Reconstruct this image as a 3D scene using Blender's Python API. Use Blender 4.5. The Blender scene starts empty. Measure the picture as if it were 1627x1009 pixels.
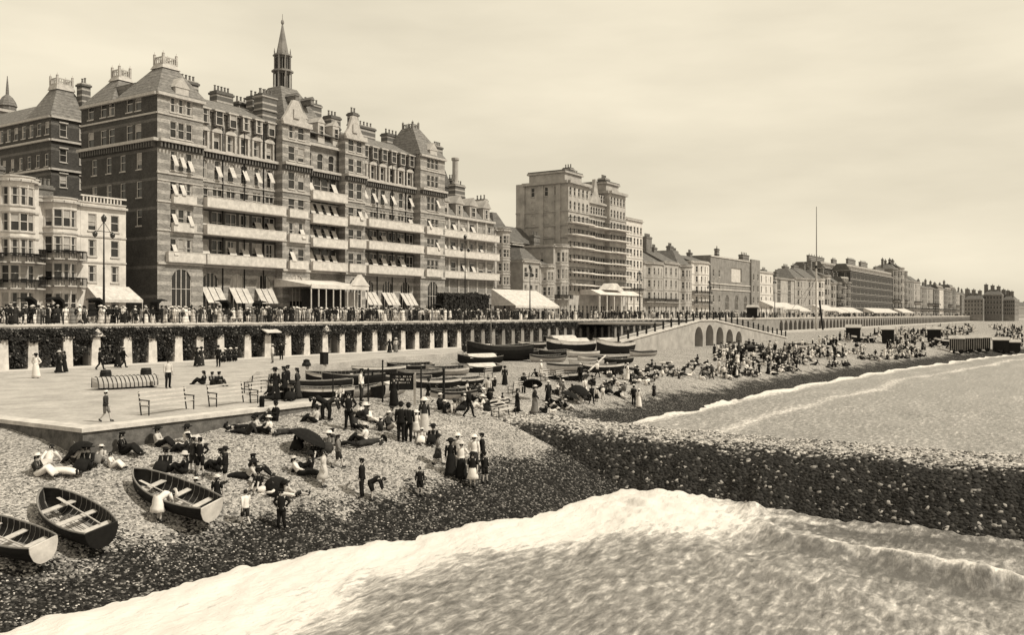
import bpy, bmesh, math, random
from mathutils import Vector, Matrix, noise
R = math.radians
random.seed(7)
C = bpy.context.scene.collection

# ---------------------------------------------------------------- camera, sky, sun
TH = R(32.8); ST, CT = math.sin(TH), math.cos(TH)
F, HZ, CX, ZC = 1440.0, 500.0, 813.5, 8.6          # world: x runs along the coast, y inland, z up (sea level 0)
cam_d = bpy.data.cameras.new('camera'); cam = bpy.data.objects.new('camera', cam_d); C.objects.link(cam)
cam.location = (0, 0, ZC); cam.rotation_euler = (R(90), 0, TH - R(90))
cam_d.sensor_width = 36; cam_d.lens = F / 1627 * 36; cam_d.shift_y = -4.5 / 1627
cam_d.clip_start = .3; cam_d.clip_end = 9000
sc = bpy.context.scene; sc.camera = cam
sc.view_settings.view_transform = 'Standard'; sc.view_settings.look = 'None'
sc.view_settings.exposure = 0.0; sc.view_settings.gamma = 1
SUN_EL = R(50); SUN_DIR = Vector((.24, -1.0, 0)).normalized()
sv = Vector((SUN_DIR.x * math.cos(SUN_EL), SUN_DIR.y * math.cos(SUN_EL), math.sin(SUN_EL)))
sl = bpy.data.lights.new('sun', 'SUN'); sl.energy = 4.3; sl.angle = R(.6); sl.color = (1, .935, .785)
so = bpy.data.objects.new('sun', sl); C.objects.link(so); so.rotation_euler = sv.to_track_quat('Z', 'Y').to_euler()
w = bpy.data.worlds.new('World'); sc.world = w; w.use_nodes = True
nt = w.node_tree; nt.nodes.clear()
def nn(nt, t, **k):
    n = nt.nodes.new(t)
    for a, b in k.items(): setattr(n, a, b)
    return n
sky = nn(nt, 'ShaderNodeTexSky'); sky.sky_type = 'NISHITA'; sky.sun_disc = False
sky.sun_elevation = SUN_EL; sky.sun_rotation = math.atan2(SUN_DIR.x, SUN_DIR.y)
sky.dust_density = 3; sky.air_density = 1; sky.ozone_density = 1
bw = nn(nt, 'ShaderNodeRGBToBW'); nt.links.new(sky.outputs[0], bw.inputs[0])
pw = nn(nt, 'ShaderNodeMath', operation='POWER'); pw.inputs[1].default_value = .07; nt.links.new(bw.outputs[0], pw.inputs[0])
tc = nn(nt, 'ShaderNodeTexCoord'); mp = nn(nt, 'ShaderNodeMapping'); mp.inputs['Scale'].default_value = (1.2, 1.2, 5)
nt.links.new(tc.outputs['Generated'], mp.inputs[0])
ns = nn(nt, 'ShaderNodeTexNoise'); ns.inputs['Scale'].default_value = 2.2; ns.inputs['Detail'].default_value = 6
nt.links.new(mp.outputs[0], ns.inputs['Vector'])
mr = nn(nt, 'ShaderNodeMapRange'); mr.inputs[1].default_value = .35; mr.inputs[2].default_value = .68
mr.inputs[3].default_value = .80; mr.inputs[4].default_value = 1.0; nt.links.new(ns.outputs[0], mr.inputs[0])
ml = nn(nt, 'ShaderNodeMath', operation='MULTIPLY'); nt.links.new(pw.outputs[0], ml.inputs[0]); nt.links.new(mr.outputs[0], ml.inputs[1])
tint = nn(nt, 'ShaderNodeMix', data_type='RGBA'); tint.blend_type = 'MULTIPLY'; tint.inputs[0].default_value = 1
tint.inputs[7].default_value = (1.09, .985, .765, 1)
nt.links.new(ml.outputs[0], tint.inputs[6])
bg = nn(nt, 'ShaderNodeBackground'); bg.inputs['Strength'].default_value = .81
out = nn(nt, 'ShaderNodeOutputWorld'); nt.links.new(tint.outputs[2], bg.inputs[0]); nt.links.new(bg.outputs[0], out.inputs[0])

# ---------------------------------------------------------------- helpers for placing
def sx(px, p):                                     # x on the plane y = p seen at picture column px
    u = (px - CX) / F
    return p * (CT + u * ST) / (ST - u * CT)
def py_(px, s):                                    # y on the plane x = s
    u = (px - CX) / F
    return s * (ST - u * CT) / (CT + u * ST)
def dep(x, y): return x * CT + y * ST
def at(px, py, z):
    Y = (ZC - z) * F / (py - HZ); u = (px - CX) / F
    return (Y * (CT + u * ST), Y * (ST - u * CT))
def zat(x, y, py): return ZC - (py - HZ) / F * dep(x, y)

def lerp_tab(t, x):
    if x <= t[0][0]: return t[0][1]
    for (a, va), (b, vb) in zip(t, t[1:]):
        if x <= b: return va + (vb - va) * (x - a) / (b - a)
    return t[-1][1]
W_T = [(-20, 24.5), (13, 24.3), (16, 24.2), (20.7, 24.2), (23, 23.2), (26, 22.3), (29, 21.2), (32, 19.6), (36, 19.4), (40, 18.8), (44, 24), (50, 30), (60, 31.4),
       (93, 31), (120, 29.6), (146, 27.3), (204, 19.4), (236, 12), (300, -4), (420, -40), (700, -70), (3000, -120)]
D_T = [(-60, -5), (-10, -1.6), (-3, -.6), (0, 0), (2, .75), (4, 1.65), (6, 2.45), (8, 3.1), (11, 3.75), (14, 4.0), (40, 4.13), (400, 4.13)]
D_F = [(-60, -5), (-10, -1.2), (0, 0), (3, .75), (7, 1.9), (12, 2.8), (20, 3.4), (34, 4.0), (60, 4.13), (400, 4.13)]
def sstep(a, b, x):
    t = min(1, max(0, (x - a) / (b - a))); return t * t * (3 - 2 * t)
def terr(x, y):
    d = y - lerp_tab(W_T, x)
    k = sstep(40, 56, x)
    z = lerp_tab(D_T, d) * (1 - k) + lerp_tab(D_F, d) * k
    if z > 0:
        z *= 1 - .16 * (1 - sstep(15, 21, x))
        z += .07 * noise.noise((x * .35, y * .35, 3)) * min(1, z) + .03 * noise.noise((x * 1.3, y * 1.3, 5)) * min(1, z)
    return z
G_X, G_TOP = 42.6, 2.38
def groyne_z(x, y):                                # stone bank across the beach, running out to sea
    top = G_TOP + .45 * sstep(14, 34, y) + .6 * sstep(30, 38, y)
    foot = 4.4 + 1.0 * noise.noise((0, y * .3, 2)) + .45 * noise.noise((2, y * 1.3, 4))
    if x < G_X: f = sstep(0, 1, (x - (G_X - foot)) / foot) ** .8
    elif x < G_X + 3.2: f = 1
    else: f = 1 - sstep(0, 1, (x - G_X - 3.2) / 3.5)
    return -1 + (top + 1) * f
ESP_X, ESP_Y, ESP_Z = 20.05, 32.3, 4.22
ESP_E = [(34.5, 32.3), (36, 35), (38, 44), (48, 54), (70, 60), (100, 63), (1300, 64)]
def on_esp(x, y):
    if x < ESP_X or y < ESP_Y: return False
    if x <= 34.5: return True
    return y > lerp_tab(ESP_E, x)
def gz(x, y):
    if y >= 72.6: return 7.76
    z = terr(x, y)
    if G_X - 4.6 < x < G_X + 7 and y < 37: z = max(z, groyne_z(x, y))
    if on_esp(x, y): z = max(z, ESP_Z)
    return z
def hit(px, py, zmax=None):                        # the ground point seen at a pixel
    u = (px - CX) / F; dz = -(py - HZ) / F; Y = 12.0
    while Y < 900:
        x, y, z = Y * (CT + u * ST), Y * (ST - u * CT), ZC + dz * Y
        if z <= gz(x, y): return x, y, gz(x, y)
        Y += .08 if Y < 80 else .4
    return x, y, gz(x, y)

# ---------------------------------------------------------------- materials
def tone(v): return (min(1, v * 1.06), v, v * .95, 1)
MATS = {}
def mat(name, v, rough=.8, var=.25, scale=3.0, bump=.0, bscale=20, spec=.3, **kw):
    if name in MATS: return MATS[name]
    m = bpy.data.materials.new(name); m.use_nodes = True; n = m.node_tree
    b = n.nodes['Principled BSDF']; b.inputs['Roughness'].default_value = rough
    b.inputs['Specular IOR Level'].default_value = spec
    tc = nn(n, 'ShaderNodeTexCoord')
    if kw.get('geo'):
        g = nn(n, 'ShaderNodeNewGeometry'); co = g.outputs['Position']
    else: co = tc.outputs['Object']
    no = nn(n, 'ShaderNodeTexNoise'); no.inputs['Scale'].default_value = scale; no.inputs['Detail'].default_value = 5
    no.inputs['Roughness'].default_value = .65; n.links.new(co, no.inputs['Vector'])
    r = nn(n, 'ShaderNodeValToRGB'); r.color_ramp.elements[0].position = .3; r.color_ramp.elements[1].position = .7
    r.color_ramp.elements[0].color = tone(v * (1 - var)); r.color_ramp.elements[1].color = tone(v * (1 + var))
    n.links.new(no.outputs[0], r.inputs[0]); col = r.outputs[0]
    if v < .06 and 'rough' not in kw: b.inputs['Specular IOR Level'].default_value = min(spec, .12) if name != 'window_glass' else .5
    if kw.get('mottle'):
        g = nn(n, 'ShaderNodeNewGeometry'); n5 = nn(n, 'ShaderNodeTexNoise'); n5.inputs['Scale'].default_value = kw['mottle']; n5.inputs['Detail'].default_value = 9; n5.inputs['Roughness'].default_value = .72; n.links.new(g.outputs['Position'], n5.inputs['Vector'])
        m5 = nn(n, 'ShaderNodeMapRange'); m5.inputs[1].default_value = .3; m5.inputs[2].default_value = .7; m5.inputs[3].default_value = .66; m5.inputs[4].default_value = 1.22; n.links.new(n5.outputs[0], m5.inputs[0])
        x5 = nn(n, 'ShaderNodeMix', data_type='RGBA'); x5.blend_type = 'MULTIPLY'; x5.inputs[0].default_value = 1; n.links.new(col, x5.inputs[6]); n.links.new(m5.outputs[0], x5.inputs[7]); col = x5.outputs[2]
    if 'bands' in kw:                              # (period, dark fraction, second value)
        per, fr, v2 = kw['bands']
        g = nn(n, 'ShaderNodeNewGeometry'); s = nn(n, 'ShaderNodeSeparateXYZ'); n.links.new(g.outputs['Position'], s.inputs[0])
        md = nn(n, 'ShaderNodeMath', operation='MODULO'); md.inputs[1].default_value = per
        ad = nn(n, 'ShaderNodeMath', operation='ADD'); ad.inputs[1].default_value = 100.3
        n.links.new(s.outputs[2], ad.inputs[0]); n.links.new(ad.outputs[0], md.inputs[0])
        lt = nn(n, 'ShaderNodeMath', operation='LESS_THAN'); lt.inputs[1].default_value = per * fr; n.links.new(md.outputs[0], lt.inputs[0])
        mx = nn(n, 'ShaderNodeMix', data_type='RGBA'); n.links.new(lt.outputs[0], mx.inputs[0]); n.links.new(col, mx.inputs[6])
        r2 = nn(n, 'ShaderNodeValToRGB'); r2.color_ramp.elements[0].color = tone(v2 * .75); r2.color_ramp.elements[1].color = tone(v2 * 1.2)
        r2.color_ramp.elements[0].position = .3; r2.color_ramp.elements[1].position = .7
        n.links.new(no.outputs[0], r2.inputs[0]); n.links.new(r2.outputs[0], mx.inputs[7]); col = mx.outputs[2]
    if kw.get('brick'):
        g = nn(n, 'ShaderNodeNewGeometry'); mp = nn(n, 'ShaderNodeMapping'); mp.inputs['Scale'].default_value = (1.4, 1.4, 5.5)
        n.links.new(g.outputs['Position'], mp.inputs[0])
        vo = nn(n, 'ShaderNodeTexVoronoi'); vo.distance = 'CHEBYCHEV'; vo.inputs['Scale'].default_value = kw['brick']; n.links.new(mp.outputs[0], vo.inputs['Vector'])
        sp = nn(n, 'ShaderNodeSeparateColor'); n.links.new(vo.outputs['Color'], sp.inputs[0])
        m2 = nn(n, 'ShaderNodeMapRange'); m2.inputs[3].default_value = .68; m2.inputs[4].default_value = 1.3; n.links.new(sp.outputs[0], m2.inputs[0])
        mx = nn(n, 'ShaderNodeMix', data_type='RGBA'); mx.blend_type = 'MULTIPLY'; mx.inputs[0].default_value = 1
        n.links.new(col, mx.inputs[6]); n.links.new(m2.outputs[0], mx.inputs[7]); col = mx.outputs[2]
    n.links.new(col, b.inputs['Base Color'])
    if bump:
        n2 = nn(n, 'ShaderNodeTexNoise'); n2.inputs['Scale'].default_value = bscale; n2.inputs['Detail'].default_value = 3
        n.links.new(co, n2.inputs['Vector'])
        bp = nn(n, 'ShaderNodeBump'); bp.inputs['Strength'].default_value = bump; bp.inputs['Distance'].default_value = .05
        n.links.new(n2.outputs[0], bp.inputs['Height']); n.links.new(bp.outputs[0], b.inputs['Normal'])
    MATS[name] = m; return m

def shingle_mat():
    m = bpy.data.materials.new('shingle'); m.use_nodes = True; n = m.node_tree; b = n.nodes['Principled BSDF']; b.inputs['Roughness'].default_value = .9
    b.inputs['Specular IOR Level'].default_value = .08
    g = nn(n, 'ShaderNodeNewGeometry')
    vo = nn(n, 'ShaderNodeTexVoronoi'); vo.inputs['Scale'].default_value = 13; n.links.new(g.outputs['Position'], vo.inputs['Vector'])
    sp = nn(n, 'ShaderNodeSeparateColor'); n.links.new(vo.outputs['Color'], sp.inputs[0])
    dry = nn(n, 'ShaderNodeValToRGB'); e = dry.color_ramp.elements
    e[0].position = 0; e[0].color = tone(.06); e[1].position = 1; e[1].color = tone(.46)
    e.new(.2).color = tone(.17); e.new(.6).color = tone(.30); n.links.new(sp.outputs[0], dry.inputs[0])
    wet = nn(n, 'ShaderNodeValToRGB'); e = wet.color_ramp.elements
    e[0].position = 0; e[0].color = tone(.006); e[1].position = 1; e[1].color = tone(.22)
    e.new(.6).color = tone(.02); e.new(.86).color = tone(.055); n.links.new(sp.outputs[0], wet.inputs[0])
    fin = nn(n, 'ShaderNodeTexNoise'); fin.inputs['Scale'].default_value = .9; fin.inputs['Detail'].default_value = 6; n.links.new(g.outputs['Position'], fin.inputs['Vector'])
    at_ = nn(n, 'ShaderNodeAttribute'); at_.attribute_name = 'wet'
    a = nn(n, 'ShaderNodeMath', operation='ADD'); n.links.new(at_.outputs['Fac'], a.inputs[0])
    f2 = nn(n, 'ShaderNodeMapRange'); f2.inputs[1].default_value = .3; f2.inputs[2].default_value = .7; f2.inputs[3].default_value = -.28; f2.inputs[4].default_value = .28
    n.links.new(fin.outputs[0], f2.inputs[0]); n.links.new(f2.outputs[0], a.inputs[1])
    cell = nn(n, 'ShaderNodeMapRange'); cell.inputs[3].default_value = -.22; cell.inputs[4].default_value = .22; n.links.new(sp.outputs[1], cell.inputs[0])
    a2 = nn(n, 'ShaderNodeMath', operation='ADD'); n.links.new(a.outputs[0], a2.inputs[0]); n.links.new(cell.outputs[0], a2.inputs[1])
    st = nn(n, 'ShaderNodeMapRange'); st.inputs[1].default_value = .42; st.inputs[2].default_value = .6; n.links.new(a2.outputs[0], st.inputs[0])
    mx = nn(n, 'ShaderNodeMix', data_type='RGBA'); n.links.new(st.outputs[0], mx.inputs[0]); n.links.new(dry.outputs[0], mx.inputs[6]); n.links.new(wet.outputs[0], mx.inputs[7])
    n3 = nn(n, 'ShaderNodeTexNoise'); n3.inputs['Scale'].default_value = .35; n3.inputs['Detail'].default_value = 8; n3.inputs['Roughness'].default_value = .7; n.links.new(g.outputs['Position'], n3.inputs['Vector'])
    m3 = nn(n, 'ShaderNodeMapRange'); m3.inputs[1].default_value = .3; m3.inputs[2].default_value = .7; m3.inputs[3].default_value = .78; m3.inputs[4].default_value = 1.2; n.links.new(n3.outputs[0], m3.inputs[0])
    mm = nn(n, 'ShaderNodeMix', data_type='RGBA'); mm.blend_type = 'MULTIPLY'; mm.inputs[0].default_value = 1; n.links.new(mx.outputs[2], mm.inputs[6]); n.links.new(m3.outputs[0], mm.inputs[7])
    n.links.new(mm.outputs[2], b.inputs['Base Color'])
    bp = nn(n, 'ShaderNodeBump'); bp.inputs['Strength'].default_value = .9; bp.inputs['Distance'].default_value = .06; bp.invert = True
    n.links.new(vo.outputs['Distance'], bp.inputs['Height'])
    b2 = nn(n, 'ShaderNodeBump'); b2.inputs['Strength'].default_value = .4; b2.inputs['Distance'].default_value = .2
    n4 = nn(n, 'ShaderNodeTexNoise'); n4.inputs['Scale'].default_value = 1.6; n4.inputs['Detail'].default_value = 5; n.links.new(g.outputs['Position'], n4.inputs['Vector'])
    n.links.new(n4.outputs[0], b2.inputs['Height']); n.links.new(bp.outputs[0], b2.inputs['Normal'])
    n.links.new(b2.outputs[0], b.inputs['Normal'])
    return m

def rock_mat():
    m = bpy.data.materials.new('groyne_stones'); m.use_nodes = True; n = m.node_tree; b = n.nodes['Principled BSDF']; b.inputs['Roughness'].default_value = .85; b.inputs['Specular IOR Level'].default_value = .1
    g = nn(n, 'ShaderNodeNewGeometry')
    mp = nn(n, 'ShaderNodeMapping'); mp.inputs['Scale'].default_value = (1, .8, 1); n.links.new(g.outputs['Position'], mp.inputs[0])
    vo = nn(n, 'ShaderNodeTexVoronoi'); vo.inputs['Scale'].default_value = 8.5; n.links.new(mp.outputs[0], vo.inputs['Vector'])
    sp = nn(n, 'ShaderNodeSeparateColor'); n.links.new(vo.outputs['Color'], sp.inputs[0])
    wet = nn(n, 'ShaderNodeValToRGB'); e = wet.color_ramp.elements
    e[0].position = 0; e[0].color = tone(.008); e[1].position = 1; e[1].color = tone(.36)
    e.new(.5).color = tone(.035); e.new(.86).color = tone(.02); e.new(.955).color = tone(.08); n.links.new(sp.outputs[0], wet.inputs[0])
    dry = nn(n, 'ShaderNodeValToRGB'); e = dry.color_ramp.elements
    e[0].position = 0; e[0].color = tone(.05); e[1].position = 1; e[1].color = tone(.55)
    e.new(.3).color = tone(.22); e.new(.6).color = tone(.42); n.links.new(sp.outputs[0], dry.inputs[0])
    at_ = nn(n, 'ShaderNodeAttribute'); at_.attribute_name = 'wet'
    no = nn(n, 'ShaderNodeTexNoise'); no.inputs['Scale'].default_value = .8; no.inputs['Detail'].default_value = 5; n.links.new(g.outputs['Position'], no.inputs['Vector'])
    f2 = nn(n, 'ShaderNodeMapRange'); f2.inputs[1].default_value = .3; f2.inputs[2].default_value = .7; f2.inputs[3].default_value = -.2; f2.inputs[4].default_value = .2; n.links.new(no.outputs[0], f2.inputs[0])
    c2 = nn(n, 'ShaderNodeMapRange'); c2.inputs[3].default_value = -.3; c2.inputs[4].default_value = .3; n.links.new(sp.outputs[1], c2.inputs[0])
    a = nn(n, 'ShaderNodeMath', operation='ADD'); n.links.new(at_.outputs['Fac'], a.inputs[0]); n.links.new(f2.outputs[0], a.inputs[1])
    a2 = nn(n, 'ShaderNodeMath', operation='ADD'); n.links.new(a.outputs[0], a2.inputs[0]); n.links.new(c2.outputs[0], a2.inputs[1])
    st = nn(n, 'ShaderNodeMapRange'); st.inputs[1].default_value = .4; st.inputs[2].default_value = .6; n.links.new(a2.outputs[0], st.inputs[0])
    mx = nn(n, 'ShaderNodeMix', data_type='RGBA'); n.links.new(st.outputs[0], mx.inputs[0]); n.links.new(dry.outputs[0], mx.inputs[6]); n.links.new(wet.outputs[0], mx.inputs[7])
    n.links.new(mx.outputs[2], b.inputs['Base Color'])
    bp = nn(n, 'ShaderNodeBump'); bp.inputs['Strength'].default_value = 1; bp.inputs['Distance'].default_value = .08; bp.invert = True
    n.links.new(vo.outputs['Distance'], bp.inputs['Height']); n.links.new(bp.outputs[0], b.inputs['Normal'])
    return m

def sea_mat():
    m = bpy.data.materials.new('sea_water'); m.use_nodes = True; n = m.node_tree; b = n.nodes['Principled BSDF']
    g = nn(n, 'ShaderNodeNewGeometry')
    at_ = nn(n, 'ShaderNodeAttribute'); at_.attribute_name = 'foam'
    mp = nn(n, 'ShaderNodeMapping'); mp.inputs['Rotation'].default_value = (0, 0, R(-14)); mp.inputs['Scale'].default_value = (.55, 1.5, 1); n.links.new(g.outputs['Position'], mp.inputs[0])
    no = nn(n, 'ShaderNodeTexNoise'); no.inputs['Scale'].default_value = 2.4; no.inputs['Detail'].default_value = 12; no.inputs['Roughness'].default_value = .7; no.inputs['Distortion'].default_value = .25
    n.links.new(mp.outputs[0], no.inputs['Vector'])
    f2 = nn(n, 'ShaderNodeMapRange'); f2.inputs[1].default_value = .3; f2.inputs[2].default_value = .7; f2.inputs[3].default_value = -.40; f2.inputs[4].default_value = .40; n.links.new(no.outputs[0], f2.inputs[0])
    a = nn(n, 'ShaderNodeMath', operation='ADD'); n.links.new(at_.outputs['Fac'], a.inputs[0]); n.links.new(f2.outputs[0], a.inputs[1])
    r = nn(n, 'ShaderNodeValToRGB'); e = r.color_ramp.elements
    e[0].position = .0; e[0].color = tone(.10); e[1].position = .72; e[1].color = tone(.60)
    e.new(.3).color = tone(.21); e.new(.52).color = tone(.38)
    n.links.new(a.outputs[0], r.inputs[0]); n.links.new(r.outputs[0], b.inputs['Base Color'])
    rr = nn(n, 'ShaderNodeMapRange'); rr.inputs[1].default_value = .2; rr.inputs[2].default_value = .6; rr.inputs[3].default_value = .28; rr.inputs[4].default_value = .9; n.links.new(a.outputs[0], rr.inputs[0])
    n.links.new(rr.outputs[0], b.inputs['Roughness']); b.inputs['IOR'].default_value = 1.33
    mp2 = nn(n, 'ShaderNodeMapping'); mp2.inputs['Rotation'].default_value = (0, 0, R(-14)); mp2.inputs['Scale'].default_value = (1, 1.8, 1); n.links.new(g.outputs['Position'], mp2.inputs[0])
    n2 = nn(n, 'ShaderNodeTexNoise'); n2.inputs['Scale'].default_value = 1.5; n2.inputs['Detail'].default_value = 7; n2.inputs['Roughness'].default_value = .62; n2.inputs['Distortion'].default_value = .5
    n.links.new(mp2.outputs[0], n2.inputs['Vector'])
    bp = nn(n, 'ShaderNodeBump'); bp.inputs['Strength'].default_value = .5; bp.inputs['Distance'].default_value = .16
    n.links.new(n2.outputs[0], bp.inputs['Height'])
    mp3 = nn(n, 'ShaderNodeMapping'); mp3.inputs['Rotation'].default_value = (0, 0, R(-24)); mp3.inputs['Scale'].default_value = (1.6, 5.5, 1); n.links.new(g.outputs['Position'], mp3.inputs[0])
    n3 = nn(n, 'ShaderNodeTexNoise'); n3.inputs['Scale'].default_value = 1.2; n3.inputs['Detail'].default_value = 8; n3.inputs['Roughness'].default_value = .7; n.links.new(mp3.outputs[0], n3.inputs['Vector'])
    b3 = nn(n, 'ShaderNodeBump'); b3.inputs['Strength'].default_value = .55; b3.inputs['Distance'].default_value = .10; n.links.new(n3.outputs[0], b3.inputs['Height']); n.links.new(bp.outputs[0], b3.inputs['Normal']); n.links.new(b3.outputs[0], b.inputs['Normal'])
    return m

# ---------------------------------------------------------------- mesh builder
class MB:
    def __init__(s): s.v = []; s.f = []; s.m = []
    def quad(s, a, b, c, d, mi=0):
        i = len(s.v); s.v += [a, b, c, d]; s.f.append((i, i + 1, i + 2, i + 3)); s.m.append(mi)
    def tri(s, a, b, c, mi=0):
        i = len(s.v); s.v += [a, b, c]; s.f.append((i, i + 1, i + 2)); s.m.append(mi)
    def box(s, x0, x1, y0, y1, z0, z1, mi=0):
        i = len(s.v)
        s.v += [(x0, y0, z0), (x1, y0, z0), (x1, y1, z0), (x0, y1, z0), (x0, y0, z1), (x1, y0, z1), (x1, y1, z1), (x0, y1, z1)]
        for q in ((0, 3, 2, 1), (4, 5, 6, 7), (0, 1, 5, 4), (1, 2, 6, 5), (2, 3, 7, 6), (3, 0, 4, 7)):
            s.f.append(tuple(i + k for k in q)); s.m.append(mi)
    def rbox(s, o, a, u0, u1, w0, w1, z0, z1, mi=0):   # box in a wall frame: u along, w outward from the wall
        du = (math.cos(a), math.sin(a)); dn = (math.sin(a), -math.cos(a))
        def P(u, w_, z): return (o[0] + du[0] * u + dn[0] * w_, o[1] + du[1] * u + dn[1] * w_, z)
        i = len(s.v)
        s.v += [P(u0, w1, z0), P(u1, w1, z0), P(u1, w0, z0), P(u0, w0, z0), P(u0, w1, z1), P(u1, w1, z1), P(u1, w0, z1), P(u0, w0, z1)]
        for q in ((0, 3, 2, 1), (4, 5, 6, 7), (0, 1, 5, 4), (1, 2, 6, 5), (2, 3, 7, 6), (3, 0, 4, 7)):
            s.f.append(tuple(i + k for k in q)); s.m.append(mi)
    def fr(s, b, t, z0, z1, mi=0):                     # frustum: b, t = (x0,x1,y0,y1)
        i = len(s.v)
        s.v += [(b[0], b[2], z0), (b[1], b[2], z0), (b[1], b[3], z0), (b[0], b[3], z0), (t[0], t[2], z1), (t[1], t[2], z1), (t[1], t[3], z1), (t[0], t[3], z1)]
        for q in ((0, 3, 2, 1), (4, 5, 6, 7), (0, 1, 5, 4), (1, 2, 6, 5), (2, 3, 7, 6), (3, 0, 4, 7)):
            s.f.append(tuple(i + k for k in q)); s.m.append(mi)
    def poly_prism(s, pts, axis, a, b, mi=0):          # polygon extruded; pts 2-D; axis 'y': (x,z) polygon, y from a to b
        n = len(pts); i = len(s.v)
        def P(p, t):
            return (p[0], t, p[1]) if axis == 'y' else ((t, p[0], p[1]) if axis == 'x' else (p[0], p[1], t))
        s.v += [P(p, a) for p in pts] + [P(p, b) for p in pts]
        s.f.append(tuple(i + k for k in range(n))); s.m.append(mi)
        s.f.append(tuple(i + n + k for k in reversed(range(n)))); s.m.append(mi)
        for k in range(n):
            s.f.append((i + k, i + (k + 1) % n, i + n + (k + 1) % n, i + n + k)); s.m.append(mi)
    def lathe(s, c, prof, n=10, mi=0, sc=(1, 1)):
        i = len(s.v)
        for r, z in prof:
            for k in range(n):
                t = 2 * math.pi * k / n; s.v.append((c[0] + r * sc[0] * math.cos(t), c[1] + r * sc[1] * math.sin(t), c[2] + z))
        for j in range(len(prof) - 1):
            for k in range(n):
                s.f.append((i + j * n + k, i + j * n + (k + 1) % n, i + (j + 1) * n + (k + 1) % n, i + (j + 1) * n + k)); s.m.append(mi)
        s.f.append(tuple(i + k for k in reversed(range(n)))); s.m.append(mi)
        j = len(prof) - 1; s.f.append(tuple(i + j * n + k for k in range(n))); s.m.append(mi)
    def tube(s, pts, rad, n=7, mi=0, side=None, flat=1.0):   # elliptical sweep; flat scales the radius across `side`
        P = [Vector(p) for p in pts]; i = len(s.v)
        if not isinstance(rad, (list, tuple)): rad = [rad] * len(P)
        for k, p in enumerate(P):
            d = (P[min(k + 1, len(P) - 1)] - P[max(k - 1, 0)])
            d = d.normalized() if d.length > 1e-9 else Vector((0, 0, 1))
            a = Vector(side) if side else (Vector((1, 0, 0)) if abs(d.x) < .8 else Vector((0, 1, 0)))
            a = (a - d * a.dot(d)).normalized(); b = d.cross(a)
            r = rad[k]; ra, rb = (r if not isinstance(r, tuple) else r[0]), (r * flat if not isinstance(r, tuple) else r[1])
            for q in range(n):
                t = 2 * math.pi * q / n; s.v.append(tuple(p + a * (ra * math.cos(t)) + b * (rb * math.sin(t))))
        for j in range(len(P) - 1):
            for q in range(n):
                s.f.append((i + j * n + q, i + j * n + (q + 1) % n, i + (j + 1) * n + (q + 1) % n, i + (j + 1) * n + q)); s.m.append(mi)
        s.f.append(tuple(i + q for q in reversed(range(n)))); s.m.append(mi)
        j = len(P) - 1; s.f.append(tuple(i + j * n + q for q in range(n))); s.m.append(mi)
    def add(s, o, M=None):
        i = len(s.v); s.v += [tuple(M @ Vector(p)) for p in o.v] if M else list(o.v)
        s.f += [tuple(i + k for k in f) for f in o.f]; s.m += o.m
    def mesh(s, name, mats, smooth=False, off=None):
        me = bpy.data.meshes.new(name)
        vs = s.v if off is None else [(a - off[0], b - off[1], c - off[2]) for a, b, c in s.v]
        me.from_pydata(vs, [], s.f)
        for m in (mats if isinstance(mats, (list, tuple)) else [mats]): me.materials.append(m)
        me.polygons.foreach_set('material_index', s.m)
        if smooth: me.polygons.foreach_set('use_smooth', [True] * len(s.f))
        me.update(); return me
    def build(s, name, mats, parent=None, smooth=False, local=False):
        off = None
        if parent is not None and not local: off = parent['_o'] if '_o' in parent else tuple(parent.location)
        o = bpy.data.objects.new(name, s.mesh(name, mats, smooth, off)); C.objects.link(o)
        if parent is not None: o.parent = parent
        return o
def tag(o, label=None, cat=None, group=None, kind=None):
    for k, v in (('label', label), ('category', cat), ('group', group), ('kind', kind)):
        if v: o[k] = v
    return o
def thing(name, label, cat, loc=(0, 0, 0), rz=0, group=None):
    o = bpy.data.objects.new(name, None); C.objects.link(o); o.location = loc; o.rotation_euler = (0, 0, rz); o.empty_display_size = .2
    return tag(o, label, cat, group)
def kids(o): return KIDS.get(o.name, [])
def copy_tree(o, parent=None, link=True):
    c = o.copy(); C.objects.link(c); c.parent = parent
    for ch in [k for k in o.children]: copy_tree(ch, c)
    return c

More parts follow.
